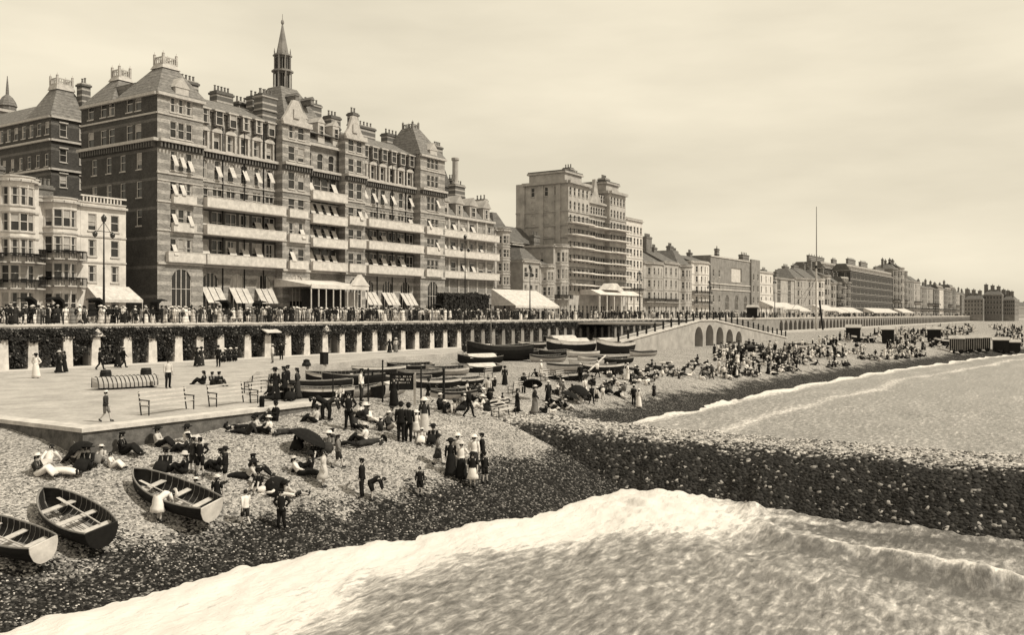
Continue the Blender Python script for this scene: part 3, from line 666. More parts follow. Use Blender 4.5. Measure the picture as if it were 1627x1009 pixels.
# central loggia bay
L = X['e'] - X['d']; cs = [L * .17, L * .39, L * .61, L * .83]
H.seg((X['d'], YB), (X['e'], YB), G, FZ[1], [(G + 1.3, 4.6, 1.5, cs, 1, 0)]); H.seg((X['d'], YB), (X['e'], YB), FZ[1], COR, [(FZ[k] + .25, 3.0, 1.5, cs, 1, .8) for k in (1, 2, 3, 4)], mi=3)  # upper floors in the same brick, darkened for balcony shade
H.seg((X['d'], YB + .25), (X['e'], YB + .25), COR, 34.4, [(FZ[5] + .7, 2.5, 1.3, [L * .18, L * .5, L * .82], 1, 0)])
H.band((X['d'], YB), (X['e'], YB), 34.3, 34.7, .4)
tower_bay(X['e'], X['f'])
recess(X['f'], X['g'], 6, 3, .55)
# east pavilion
bx1 = X['h']; L = bx1 - X['g']
H.seg((X["g"], YB), (X["g"], YP), G, EAVE)
bay_front(X['g'], bx1, YP, [L / 2 - 1.15, L / 2, L / 2 + 1.15], .95, .45, (2.9, [L / 2]))
H.seg((bx1, YP), (bx1, YP + 14), G, EAVE)
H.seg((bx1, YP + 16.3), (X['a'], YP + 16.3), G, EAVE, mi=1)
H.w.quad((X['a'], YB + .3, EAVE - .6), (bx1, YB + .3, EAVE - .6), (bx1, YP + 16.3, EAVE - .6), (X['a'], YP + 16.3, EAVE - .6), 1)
# string courses and great corbelled cornice
for (x0, x1, y) in ((X['a'], X['b'], YP), (X['b'], X['c'], YB), (X['c'], X['d'], YP), (X['d'], X['e'], YB), (X['e'], X['f'], YP), (X['f'], X['g'], YB), (X['g'], X['h'], YP)):
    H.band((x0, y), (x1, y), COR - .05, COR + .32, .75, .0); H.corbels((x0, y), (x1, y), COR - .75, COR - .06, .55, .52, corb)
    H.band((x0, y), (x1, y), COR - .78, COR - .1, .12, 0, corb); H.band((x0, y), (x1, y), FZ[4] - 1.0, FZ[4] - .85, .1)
    H.band((x0, y), (x1, y), G + 7.2, G + 7.45, .22)
    if y == YP:
        for z in (FZ[2] - .1, FZ[3] - .1, FZ[4] - .1, FZ[6] - .05): H.band((x0, y), (x1, y), z, z + .22, .14, .06)
        H.band((x0, y), (x1, y), EAVE - .3, EAVE + .05, .45, .15)
H.band((X['a'], yw), (X['a'], YP - .3), COR - .05, COR + .32, .75); H.corbels((X['a'], yw), (X['a'], YP), COR - .75, COR - .06, .55, .52, corb)
H.band((X['a'], yw), (X['a'], YP), EAVE - .3, EAVE + .05, .4); H.band((X['a'], yw), (X['a'], YP), FZ[6] - .05, FZ[6] + .17, .14)
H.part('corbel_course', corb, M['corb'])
# drain pipes
for f in (.31, .58, .83):
    for (p, q) in (('b', 'c'), ('f', 'g')): x = X[p] + (X[q] - X[p]) * f; pip = MB(); pip.box(x - .06, x + .06, YB - .16, YB - .02, G, EAVE - .6); H.part('drain_pipe', pip, M['iron'])

# balconies
def balcony(x0, x1, y, zf, out=1.7, h=1.12):
    b = MB(); b.box(x0, x1, y - out, y - .01, zf - .2, zf, 0); b.box(x0, x1, y - out - .02, y - out + .06, zf - .12, zf + h, 0)
    b.box(x0, x0 + .07, y - out + .06, y - .02, zf + .001, zf + h - .01); b.box(x1 - .07, x1, y - out + .06, y - .02, zf + .001, zf + h - .01)
    b.box(x0 - .03, x1 + .03, y - out - .06, y - out + .1, zf + h, zf + h + .07)
    H.part('balcony', b, M['white'])
for zf in (15.45, 19.35, 22.95): balcony(X['b'] + .05, X['c'] - .02, YB, zf, 2.2)
for zf in (15.45, 19.35, 22.95): balcony(X['c'] + .9, X['d'] - .9, YP, zf, .55 if zf > 16 else .6, 1.0)
balcony(X['a'] + 2.0, X['b'] - 1.4, YP, 19.35, .55, .95); balcony(X['a'] + 2.0, X['b'] - 1.4, YP, 22.95, .55, .95); balcony(X['a'] + 1.2, X['b'], YP, 15.45, .6, 1.1)
for zf in (15.45, 19.0, 22.55, 26.1): balcony(X['d'] + .05, X['e'] - .05, YB, zf, 2.0)
for zf in (15.45, 19.35, 22.95): balcony(X['e'] + .5, X['f'] - .3, YP, zf, .5)
for zf in (15.45, 19.35, 22.95): balcony(X['f'] + .05, X['g'] - .05, YB, zf, 2.2)
for zf in (15.45, 19.35, 22.95): balcony(X['g'] + 1.2, X['h'] - 1.2, YP, zf, .5)
# ground floor striped window blinds at the arches
for (x0, x1, n) in ((X['b'], X['c'], 3), (X['f'], X['g'], 3)):
    for i in range(n):
        xc = x0 + (i + .5) * (x1 - x0) / n
        for dx in (-1.1, 0, 1.1):
            b = MB(); y = YB - .1; b.quad((xc + dx - .48, y, 12.3), (xc + dx - .48, y - 1.5, 10.2), (xc + dx + .48, y - 1.5, 10.2), (xc + dx + .48, y, 12.3))
            b.quad((xc + dx - .48, y, 12.27), (xc + dx + .48, y, 12.27), (xc + dx + .48, y - 1.5, 10.17), (xc + dx - .48, y - 1.5, 10.17)); H.part('window_blind', b, M['canvas'])
# roofs
def roof(b, name='roof', m='slate', parent=None): return H.part(name, b, M[m], parent=parent)
rb = MB(); xa, xb = X['a'], X['b']
rb.fr((xa - .2, xb + .6, YP - .25, YP + 8.6), (xa + 3.0, xa + 5.4, YP + 3.0, YP + 5.2), EAVE + .05, EAVE + 4.2)
r1 = roof(rb, 'pavilion_roof'); cb = MB(); cb.fr((xa + 2.8, xa + 5.6, YP + 2.8, YP + 5.4), (xa + 3.1, xa + 5.3, YP + 3.1, YP + 5.1), EAVE + 4.2, EAVE + 4.8); crest(cb, xa + 3.2, xa + 5.2, YP + 3.2, YP + 5.0, EAVE + 4.8); H.part('crest', cb, M['stone'], parent=r1)
rb = MB(); rb.fr((xa - .2, xa + 7, YP + 9.2, yw + .2), (xa + 2.6, xa + 4.6, YP + 11.8, YP + 13.8), EAVE + .05, EAVE + 3.7)
r2 = roof(rb, 'pavilion_roof'); cb = MB(); cb.fr((xa + 2.4, xa + 4.8, YP + 11.6, YP + 14.0), (xa + 2.7, xa + 4.5, YP + 11.9, YP + 13.7), EAVE + 3.7, EAVE + 4.3); crest(cb, xa + 2.8, xa + 4.4, YP + 12.0, YP + 13.6, EAVE + 4.3); H.part('crest', cb, M['stone'], parent=r2)
rb = MB()
rb.poly_prism([(YB - .35, EAVE - .3), (YB + 5.2, EAVE + 2.4), (YB + 9.8, EAVE + 2.4), (YP + 16.4, EAVE - .3)], 'x', xa + 1.5, X['h'] - 2)
roof(rb, 'roof')
# dormer on the corner pavilion, tower chimneys
for (x0, x1) in ((X['a'], X['b']), (X['g'], X['h'])):
    xc = (x0 + x1) / 2 + .2; b = MB(); b.box(xc - 1.0, xc + 1.0, YP - .02, YP + 2.2, EAVE + .02, EAVE + 1.2); b.poly_prism([(xc - 1.2, EAVE + 1.2), (xc + 1.2, EAVE + 1.2), (xc, EAVE + 2.6)], 'y', YP - .1, YP + 3); H.part('dormer', b, M['stone'])
# centre pyramid roof
xc = (X['d'] + X['e']) / 2 - 1.2; rb = MB(); rb.fr((X['c'] + 2.2, X['e'] + .8, YB - .1, YB + 15), (xc - 1.7, xc + 1.7, YB + 5.8, YB + 8.6), 34.8, 44.0); r3 = roof(rb, 'centre_roof')
for (dx, dz, yy) in ((-3.2, 35.9, 1.0), (.4, 35.9, 1.0), (3.6, 35.9, 1.0)):
    b = MB(); x = xc + dx + .8; b.box(x - .7, x + .7, YB + .02, YB + 2.4, dz - 1, dz + 2.2); b.poly_prism([(x - .85, dz + 2.2), (x + .85, dz + 2.2), (x, dz + 3.1)], 'y', YB - .06, YB + 3)
    H.part('dormer', b, M['stone'], parent=r3); H.wins.append(((x, YB - .16, dz), 0, .9, 1.8, 0, 0))
for (dx, dz) in ((-1.6, 41.2), (1.6, 41.2)):
    b = MB(); x = xc + dx; b.box(x - .35, x + .35, YB + 2.3, YB + 5, dz, dz + .8); b.poly_prism([(x - .45, dz + .8), (x + .45, dz + .8), (x, dz + 1.3)], 'y', YB + 2.2, YB + 5); H.part('dormer', b, M['slate'], parent=r3)
# spire
sc_ = (xc, YB + 7.2); b = MB(); z0 = 43.4; k6 = .72
b.lathe((sc_[0], sc_[1], z0), [(1.7, 0), (1.45, .4), (1.1, .7), (1.1, 5.7), (1.25, 5.75), (1.25, 6.0)], 8)
sp = H.part('spire', b, M['stucco3']); b = MB()
for k in range(8):
    t = math.pi / 8 + k * math.pi / 4; c, s_ = math.cos(t), math.sin(t)
    for (r0, za, zb, w_) in ((1.42, 0, 3.3, .15), (1.3, 3.3, 6.3, .12)):
        b.tube([(sc_[0] + c * r0, sc_[1] + s_ * r0, z0 + za), (sc_[0] + c * r0, sc_[1] + s_ * r0, z0 + zb)], w_, 4)
    b.lathe((sc_[0] + c * 1.3, sc_[1] + s_ * 1.3, z0 + 6.3), [(.14, 0), (.02, .6)], 4)
b.lathe((sc_[0], sc_[1], z0 + 3.1), [(1.2, 0), (1.7, .1), (1.7, .35), (1.2, .45)], 8); b.lathe((sc_[0], sc_[1], z0 + 5.6), [(1.2, 0), (1.5, .1), (1.5, .3), (1.1, .4)], 8)
H.part('pinnacles', b, M['stucco3'], parent=sp); b = MB()
for k in range(8):
    t = k * math.pi / 4; c, s_ = math.cos(t), math.sin(t)
    for za, zb in ((.7, 2.9), (3.7, 5.4)):
        b.rbox((sc_[0] + c * 1.02, sc_[1] + s_ * 1.02), t + math.pi / 2, -.25, .25, .0, .06, z0 + za, z0 + zb)
H.part('louvres', b, M['dark'], parent=sp); b = MB()
b.lathe((sc_[0], sc_[1], z0 + 5.9), [(1.0, 0), (.62, 2.0), (.2, 4.3), (.12, 4.8), (.26, 5.1), (.22, 5.4), (.05, 5.7), (.03, 6.5)], 8); H.part('cone', b, M['stucco3'], parent=sp)
# east pavilion roof
rb = MB(); rb.fr((X['g'] - .2, X['h'] + .25, YP - .25, YP + 9), (X['g'] + 1.6, X['h'] - 3.4, YP + 3, YP + 5.6), EAVE + .05, EAVE + 5.2); r4 = roof(rb, 'pavilion_roof')
cb = MB(); crest(cb, X['g'] + 1.8, X['h'] - 3.6, YP + 3.2, YP + 5.4, EAVE + 5.2, .6); H.part('crest', cb, M['stucco3'], parent=r4)
# chimney stacks
H.chimney(sx(300, 105) - 1.0, sx(300, 105) + 2.0, 105.5, 107, EAVE + 1, EAVE + 4.6, 5)
H.chimney(sx(352, 105), sx(378, 105), 106, 107.6, EAVE + 1, EAVE + 4.4, 5)
H.chimney(sx(380, 106) + .4, sx(424, 106), 106.5, 108.2, EAVE + 1, EAVE + 3.8, 7); H.chimney(sx(404, 106), sx(411, 106) + .7, 104.5, 105.6, EAVE + 1, EAVE + 5.2, 2)
H.chimney(X['c'] - 1.4, X['c'] + 1.3, YP + 2.6, YP + 4.4, EAVE, EAVE + 4.2, 4); H.chimney(X['c'] - .6, X['c'] + 2.4, YP + 5.6, YP + 7, EAVE, EAVE + 4.4, 4)
H.chimney(sx(488, 108), sx(511, 108), 108, 109.6, EAVE, EAVE + 6.9, 4)
H.chimney(X['e'] - .8, X['e'] + 1.3, YP + 2.2, YP + 4, EAVE, EAVE + 3.5, 3); H.chimney(X['e'] + 2.6, X['e'] + 3.9, YP + .8, YP + 2, EAVE + 1, EAVE + 4.4, 2)
H.chimney(sx(573, 105), sx(600, 105), 105.5, 107, EAVE + .5, EAVE + 4.6, 5); H.chimney(sx(619, 105), sx(640, 105), 105.5, 107, EAVE + .5, EAVE + 4.4, 4)
# glazed entrance porch
b = MB(); px0, px1 = sx(482, 94), sx(572, 94)
b.box(px0, px1, 92.6, YB - .05, 12.6, 12.75); b.poly_prism([(92.4, 12.75), (YB - .1, 12.75), (YB - .1, 13.9)], 'x', px0, px1); b.box(px0 - .1, px1 + .1, 92.3, 92.45, 12.3, 12.9)
b.poly_prism([(px1 - 3.6, 12.9), (px1 + .2, 12.9), (px1 - 1.7, 14.6)], 'y', 92.2, 92.9)
pr = H.part('porch', b, M['stucco']); b = MB(); n = 8
for i in range(n + 1): x = px0 + (px1 - px0) * i / n; b.box(x - .07, x + .07, 92.4, 92.55, G, 12.3)
H.part('porch_posts', b, M['white'], parent=pr); b = MB(); b.box(px0 + .2, px1 - 3.0, 94.4, 94.6, G, 12.28); H.part('porch_glazing', b, M['dark'], parent=pr)
b = MB(); b.box(px1 - 2.9, px1 - .2, 94.3, 94.5, G + .9, 12.0); H.part('porch_screen', b, M['stucco2'], parent=pr)
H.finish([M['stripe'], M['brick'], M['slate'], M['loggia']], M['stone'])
# ---------------------------------------------------------------- rest of the town
def htop(px, p, py):                                  # height of a roof line seen at (px, py) on the plane y = p
    return zat(sx(px, p), p, py)
def house(name, label, x0, x1, p, ztop, nf, nb, depth=12, wall='stucco', roof='flat', rise=3, bow=0, far=False, bands=True, balc=(), ww=1.1, wh=None, chim=(), group=None, arch=False,
          awn=None, west=2, par=.9, blank=False, trim='stone', cat='house', rmat='dslate'):
    B = Bld(name, label, (x0, p, G), cat, group, far); H_ = ztop - G; g = min(4.2, H_ / nf * 1.15); fh = (H_ - g - par) / max(1, nf - 1) if nf > 1 else H_
    L = x1 - x0; lv = [G + .9] + [G + g + fh * k + fh * .22 for k in range(nf - 1)]; wh_ = wh or fh * .58
    def rows(n, cs=None, sc=1): return [] if blank else [(z, wh_ if i else min(2.4, wh_ * 1.2), ww * sc, cs or n, 1 if arch else 0, 0) for i, z in enumerate(lv)]
    if bow:
        cx, bw_ = (x0 + x1) / 2 + bow * L * .08, L * .36; pts = [(cx - bw_, p)]
        for t in (-.62, -.22, .22, .62): pts.append((cx + bw_ * t * 1.15, p - 1.5 * math.cos(t * 1.25)))
        pts.append((cx + bw_, p))
        if pts[0][0] - x0 > .02: B.seg((x0, p), pts[0], G, ztop)
        B.run(pts, G, ztop, rows(1, sc=.70))
        if x1 - pts[-1][0] > .02: B.seg(pts[-1], (x1, p), G, ztop)
        line = [(x0, p)] + pts + [(x1, p)]
    else: B.seg((x0, p), (x1, p), G, ztop, rows(nb)); line = [(x0, p), (x1, p)]
    wr = [] if not west else [(z, wh_, ww * .8, [depth * (k + .5) / west for k in range(west)], 0, 0) for z in lv[1:]]
    B.seg((x0, p + depth), (x0, p), G, ztop, wr); B.seg((x1, p), (x1, p + depth), G, ztop); B.seg((x1, p + depth), (x0, p + depth), G, ztop)
    for a, c in zip(line, line[1:]):
        B.band(a, c, ztop - .55, ztop - .3, .4, .03); B.band(a, c, ztop - .02, ztop + .12, .12, .02)
        if bands:
            for k in range(1, nf): B.band(a, c, G + g + fh * (k - 1) - .1, G + g + fh * (k - 1) + .08, .12, .02)
    B.band((x0, p + depth), (x0, p), ztop - .55, ztop - .3, .3)
    r = MB()
    if roof == 'flat': r.box(x0 + .1, x1 - .1, p + .1, p + depth - .1, ztop - .5, ztop - .35)
    elif roof == 'hip': i = min(L, depth) * .35; r.fr((x0 - .1, x1 + .1, p + .1, p + depth), (x0 + i, x1 - i, p + i, p + depth - i), ztop - .05, ztop + rise)
    elif roof == 'mans': r.fr((x0, x1, p + .3, p + depth), (x0 + .6, x1 - .6, p + 2.4, p + depth - 2.4), ztop - .05, ztop + rise)
    elif roof == 'gable': r.poly_prism([(p + .1, ztop - .05), (p + depth / 2, ztop + rise), (p + depth, ztop - .05)], 'x', x0, x1)
    rr = B.part('roof', r, M[rmat])
    if roof == 'mans':
        n = max(1, int(L / 3.2))
        for i in range(n):
            xc = x0 + (i + .5) * L / n; d = MB(); d.box(xc - .7, xc + .7, p + .45, p + 2.2, ztop, ztop + 1.7); d.poly_prism([(xc - .85, ztop + 1.7), (xc + .85, ztop + 1.7), (xc, ztop + 2.5)], 'y', p + .35, p + 2.6)
            B.part('dormer', d, M[trim], parent=rr); B.wins.append(((xc, p + .27, ztop + .25), 0, .9, 1.3, 0, 0))
    for k in balc:
        z = G + g + fh * (k - 1) if k > 0 else G + g
        b = MB()
        for a, c in zip(line, line[1:]):
            B.band(a, c, z - .05, z + .1, 1.1, .05, b, 0); B.band(a, c, z + .95, z + 1.02, 1.1, .05, b, 1)
            Ls = math.hypot(c[0] - a[0], c[1] - a[1]); an = math.atan2(c[1] - a[1], c[0] - a[0]); u = .1
            while u < Ls: b.rbox(a, an, u, u + .05, 1.04, 1.09, z + .1, z + .95, 1); u += .28 if not far else .9
        B.part('balcony', b, [M['stone'], M['iron']])
    for (f0, f1, h, n) in chim:
        B.chimney(x0 + L * f0, x0 + L * f1, p + depth * .45, p + depth * .45 + 1.2, ztop - .4, ztop + h, n, 'redbrick' if wall != 'brick' else 'chim')
    if awn:
        u0, u1, z, o_, m_ = awn; a0, a1 = x0 + L * u0, x0 + L * u1; b = MB()
        b.quad((a0, p - .05, z), (a0 - .2, p - o_, z - 1.6), (a1 + .2, p - o_, z - 1.6), (a1, p - .05, z)); b.quad((a0, p - .05, z - .04), (a1, p - .05, z - .04), (a1 + .2, p - o_, z - 1.64), (a0 - .2, p - o_, z - 1.64))
        b.quad((a0 - .2, p - o_ - .02, z - 1.95), (a1 + .2, p - o_ - .02, z - 1.95), (a1 + .2, p - o_ - .02, z - 1.6), (a0 - .2, p - o_ - .02, z - 1.6))
        b.tri((a0, p - .05, z), (a0, p - .05, z - 1.6), (a0 - .2, p - o_, z - 1.6)); b.tri((a1, p - .05, z), (a1 + .2, p - o_, z - 1.6), (a1, p - .05, z - 1.6))
        aw = B.part('awning', b, M['canvas']); q = MB()
        for x in (a0 - .15, a1 + .15): q.tube([(x, p - o_ + .05, G), (x, p - o_ + .05, z - 1.65)], .05, 6)
        B.part('awning_pole', q, M['white'], parent=aw)
    B.fin = (M[wall], M[trim] if wall in ('stucco', 'brick') else M['stucco2']); return B
def done(B): B.finish([B.fin[0]], B.fin[1]); return B
# three pale houses at far left
x1 = sx(200, 100)
h3 = house('seafront_house', 'narrow cream house with balustraded top and sloping canvas awning beside the dark hotel flank', sx(128, 100), x1, 100, htop(200, 100, 328), 4, 2, balc=(), awn=(.12, 1.06, 12.0, 2.6, 0), wh=2.0, chim=())
b = MB(); xa = sx(128, 100)
nb_ = int((x1 - xa - .3) / .44)
for i in range(nb_): b.box(xa + .25 + i * .44, xa + .4 + i * .44, 99.9, 100.05, htop(200, 100, 328) + .12, htop(200, 100, 328) + .7)
b.box(xa, x1, 99.85, 100.1, htop(200, 100, 328) + .7, htop(200, 100, 328) + .88); h3.part('balustrade', b, M['stucco']); done(h3)
h2 = house('seafront_house', 'cream bow fronted house with two iron balconies, between the two other cream houses', sx(54, 100), sx(128, 100) - .02, 100, htop(90, 98.6, 313), 4, 3, bow=.6, balc=(1, 2), wh=2.0, ww=1.35, chim=((.62, .98, 2.2, 4),)); done(h2)
h1 = house('seafront_house', 'tallest cream bow fronted house at the left edge of the row', sx(-22, 100), sx(54, 100) - .02, 99, htop(25, 98, 280), 5, 3, bow=0.4, balc=(1, 2), wh=2.0, ww=1.3, chim=((.55, .8, 2.0, 4),)); done(h1)
h0 = house('seafront_house', 'cream house cut off by the left edge of the picture', sx(-120, 100), sx(-22, 100) - .02, 100, htop(-40, 99, 285), 5, 3, bow=.1, balc=(1,), wh=2.0); done(h0)
# brick block behind
B = Bld('brick_annexe', 'dark brick block with steep roof and crested pavilion behind the cream houses', (75.2, 129, G), 'building')
ez = ZC + 317 * .0925
rs = [(ez - 2.9 - 3.75 * k, 2.0, 1.15, [1.9, 5.0], 0, 0) for k in range(6)]
B.seg((75.2, 129), (82.0, 129), G, ez, rs, head=True); B.seg((75.2, 150), (75.2, 129), G, ez, [(ez - 2.7, 1.9, 1.1, 10, 0, 0), (ez - 7.4, 1.9, 1.0, 9, 0, 0), (ez - 11.2, 1.9, 1.0, 7, 0, 0)]); B.seg((82, 129), (82, 150), G, ez)
B.seg((82, 150), (75.2, 150), G, ez)
for z in (ez - .3, ez - 3.9 + .2, ez - 8.0):
    B.band((75.2, 129), (82, 129), z, z + .3, .35, .1); B.band((75.2, 150), (75.2, 129), z, z + .3, .35)
r = MB(); r.fr((75, 82.2, 128.8, 135.5), (77.3, 79.9, 131, 133), ez + .05, ez + 4.6); pr = B.part('pavilion_roof', r, M['slate'])
r = MB(); r.fr((77.1, 80.1, 130.8, 133.2), (77.3, 79.9, 131, 133), ez + 4.6, ez + 5.4); crest(r, 77.4, 79.8, 131.1, 132.9, ez + 5.4); B.part('crest', r, M['stone'], parent=pr)
r = MB(); r.poly_prism([(75, ez), (78.6, ez + 3.2), (82.2, ez)], 'y', 134, 150); B.part('roof', r, M['slate'])
B.chimney(80.3, 81.7, 129.4, 130.8, ez - .6, ez + 6.0, 2); B.chimney(83.2, 85.2, 137, 138.6, G, ez + 4.5, 3); B.finish([M['brick']], M['stone'])
B = Bld('turreted_building', 'distant domed turret and stone parapet at the left edge above the roofs', (60, 150, G), 'building')
x = py_(20, 1) ; tx, ty = None, 168
u = (21 - CX) / F; Y = ty / (ST - u * CT); tx = Y * (CT + u * ST)
zt = lambda py: ZC + (HZ - py) / F * Y
B.seg((tx - 9, ty), (tx + 2, ty), G, zt(178), [(zt(205), 2.4, 1.4, 4, 1, 0)]); B.seg((tx + 2, ty), (tx + 2, ty + 9), G, zt(178)); B.seg((tx - 9, ty + 9), (tx - 9, ty), G, zt(178))
B.band((tx - 9, ty), (tx + 2, ty), zt(180), zt(176), .4)
r = MB(); r.lathe((tx, ty + 2, zt(178)), [(1.5, 0), (1.5, 1.2), (1.7, 1.3), (1.4, 2.2), (.9, 3.0), (.3, 3.5), (.25, 4.6), (.05, 7)], 10); B.part('turret', r, M['slate'])
r = MB(); r.lathe((tx - 5.6, ty + 2, zt(178)), [(1.2, 0), (1.2, .8), (.9, 1.8), (.2, 2.6), (.05, 4)], 10); B.part('turret', r, M['slate']); B.finish([M['stucco3']], M['stone'])

# annexe beside the hotel, mansard with dormers
x0, x1 = X['h'] + .02, sx(785, 100); zt_ = 29.2
B = Bld('hotel_annexe', 'lower mansard roofed wing with white balconies joined to the right of the great brick hotel', (x0, 100, G), 'building')
L = x1 - x0; n = 6
B.seg((x0, 100), (x1, 100), G, 26.8, [(G + 1.2, 3.2, 1.7, n, 0, .1)] + [(FZ[k] + .3, 2.6, 1.5, n, 0, .55) for k in (1, 2, 3)])
B.seg((x1, 100), (x1, 112), G, 26.8); B.seg((x0, 112), (x0, 100), G, 26.8); B.band((x0, 100), (x1, 100), 26.5, 26.9, .45)
r = MB(); r.fr((x0, x1, 100.1, 112), (x0 + 1.6, x1 - 1.6, 103, 109), 26.82, 31.0); rr = B.part('roof', r, M['slate'])
for i in range(4):
    xc = x0 + (i + .5) * L / 4; d = MB(); d.box(xc - 1.1, xc + 1.1, 100.3, 103, 26.9, 29.4); d.poly_prism([(xc - 1.5, 29.4), (xc + 1.5, 29.4), (xc, 31.0)], 'y', 100.1, 104.5); B.part('dormer', d, M['stucco2'], parent=rr); B.wins.append(((xc, 100.12, 27.3), 0, 1.3, 1.8, 0, 0))
for zf in (15.45, 19.35, 22.95):
    b = MB(); b.box(x0 + .1, x1, 98.7, 99.98, zf - .2, zf); b.box(x0 + .1, x1, 98.66, 98.74, zf - .12, zf + 1.12); b.box(x1 - .07, x1, 98.74, 99.97, zf + .001, zf + 1.1); b.box(x0 + .07, x1 + .03, 98.6, 98.8, zf + 1.12, zf + 1.19); B.part('balcony', b, M['white'])
for i in range(1, n): b = MB(); x = x0 + i * L / n; b.box(x - .22, x + .22, 99.86, 99.98, G, 26.5); B.part('pilaster', b, M['stone'])
B.chimney(x0 + L * .66, x0 + L * .84, 105, 106.6, 30, 34.2, 4); 
b = MB(); xx = x0 + L * .72; b.lathe((xx, 105.8, 34.2), [(.75, 0), (.62, .4), (.6, 4.6), (.8, 4.8), (.8, 5.2)], 10); B.part('tall_flue', b, M['stucco2'])
B.chimney(x0 + L * .93, x0 + L * 1.0, 101.5, 104, 27, 31.5, 3)
B.finish([M['stripe']], M['stone'])
# dark steep roofed wing behind
u0 = sx(694, 113); B = Bld('back_wing', 'dark steeply roofed wing rising behind the mansard annexe', (u0, 113, G), 'building')
B.seg((u0, 113), (u0 + 4.5, 113), G, 35); B.seg((u0, 125), (u0, 113), G, 35); B.seg((u0 + 4.5, 113), (u0 + 4.5, 125), G, 35); r = MB()
r.poly_prism([(u0 - .2, 35), (u0 - .2, 41.0), (u0 + .8, 41.0), (u0 + 4.9, 35)], 'y', 112.8, 125); B.part('roof', r, M['dslate']); B.chimney(u0 - 1.0, u0 + 1.2, 112.4, 113.6, 39, 43.0, 4); B.chimney(u0 + 4.6, u0 + 5.6, 112.6, 113.8, G, 37.0, 2); B.finish([M['brick']], M['stone'])

def P_(px, p=100): return sx(px, p)
rows = [
 # name, label, px0, px1, plane, top py at px0, floors, bays, kw
 ('seafront_house', 'narrow turreted house with a pale round bay, just right of the mansard annexe', 786, 808, 100, 362, 6, 2, dict(bow=.3, wall='stucco2', roof='hip', rise=3.4, chim=((.3, .75, 5.5, 3),), balc=(1,), depth=9)),
 ('gabled_building', 'dark hulking block with a gable behind the low houses left of the tall balconied hotel', 812, 868, 108, 385, 5, 4, dict(wall='brick', roof='gable', rise=4.2, depth=9, chim=((.0, .15, 4, 3),), west=0, cat='building')),
 ('seafront_house', 'low house with a dark flank wall and shopfront, behind the white marquee', 831, 857, 100, 412, 3, 3, dict(wall='stucco2', roof='hip', rise=2.6, depth=17, chim=((.2, .5, 2.6, 4),), west=0, awn=(.0, .8, 12.2, 2.2, 0))),
 ('seafront_house', 'three storey grey house with a shop canopy, left of the tall balconied hotel', 857.4, 879, 100, 420, 3, 3, dict(wall='stucco2', roof='gable', rise=2.4, bow=.1, chim=((.4, .8, 2.4, 4),))),
 ('seafront_house', 'slim bay windowed house tight against the tall balconied hotel', 879.4, 902, 100, 388, 4, 2, dict(wall='stucco2', balc=(1,), chim=((.1, .5, 2.4, 4),), bow=.1)),
]
for (nm, lb, a, c, p, ty, nf, nb, kw) in rows:
    done(house(nm, lb, P_(a, p), P_(c, p), p, htop(a, p, ty), nf, nb, **kw))

# the tall balconied hotel
x0, x1 = sx(903, 100), sx(994, 100); top = htop(903, 100, 286); B = Bld('tall_white_hotel', 'tall cream hotel of nine storeys with tiers of iron balconies and two square corner blocks', (x0, 100, G), 'hotel', far=True)
L = x1 - x0; wl, wr = .34, .30; zs = [G + .8, 13.6, 16.9, 20.1, 23.2, 26.2, 29.1, 32.2, 35.4]
def rws(n, k0=0, k1=9, ww=1.0): return [(z + .35, 1.9, ww, n, 1 if i >= 6 else 0, 0) for i, z in list(enumerate(zs))[k0:k1]]
ctop = top - 3.4
B.seg((x0, 100), (x0 + L * wl, 100), G, top, rws(5, 0, 9, .95)); B.seg((x0 + L * wl, 101.2), (x1 - L * wr, 101.2), G, ctop, rws(8, 0, 9)); B.seg((x1 - L * wr, 100), (x1, 100), G, top, rws(5, 0, 9, .95))
B.seg((x0 + L * wl, 100), (x0 + L * wl, 112), G, top); B.seg((x1 - L * wr, 112), (x1 - L * wr, 100), G, top)
B.seg((x0, 114), (x0, 100), G, top, [(z + .35, 2.1, 1.0, [1.8, 4.6, 8.2, 10.8], 1, 0) for z in zs[3:9]]); B.seg((x1, 100), (x1, 113), G, top, rws(3, 4))
B.w.box(x0 + .1, x1 - .1, 101.4, 113.8, G, ctop - .2)
for (a, c) in ((x0, x0 + L * wl), (x1 - L * wr, x1)):
    B.band((a, 100), (c, 100), top - .6, top + .05, .7, .2); B.band((a, 112), (a, 100), top - .6, top + .05, .7)
    B.w.box(a + 1.0, c - 1.0, 101.5, 111, top + .05, top + 2.0); B.t.box(a + .6, c - .6, 101.1, 111.4, top + 2.0, top + 2.4)
    for z in (32.0, 28.8): B.band((a, 100), (c, 100), z, z + .25, .2)
for z in (22.5, 26.0, 32.0, 28.8): B.band((x0, 114), (x0, 100), z, z + .3, .2)
for yy in (102.0, 106.5, 111.5): B.w.box(x0 - .25, x0 - .002, yy, yy + 1.2, G, top - .65)
B.w.box(x0 + L * .33, x0 + L * .64, 103.5, 111, ctop, top + .2); B.t.box(x0 + L * .32, x0 + L * .65, 103.2, 111.2, top + .2, top + .7)
r = MB()
for (a, c) in ((x0 + .7, x0 + L * wl - .7), (x1 - L * wr + .7, x1 - .7)): r.box(a, c, 101.3, 111.2, top + 2.4, top + 2.7)
B.part('roof', r, M['dslate']); B.chimney(x0 + L * .40, x0 + L * .58, 106, 108, ctop, ctop + 7.5, 6); B.chimney(x0 + L * .27, x0 + L * .33, 104, 106, top + 3, top + 4.4, 3); B.chimney(x1 - L * .12, x1 - 1, 104, 106, top + 3, top + 4.2, 4)
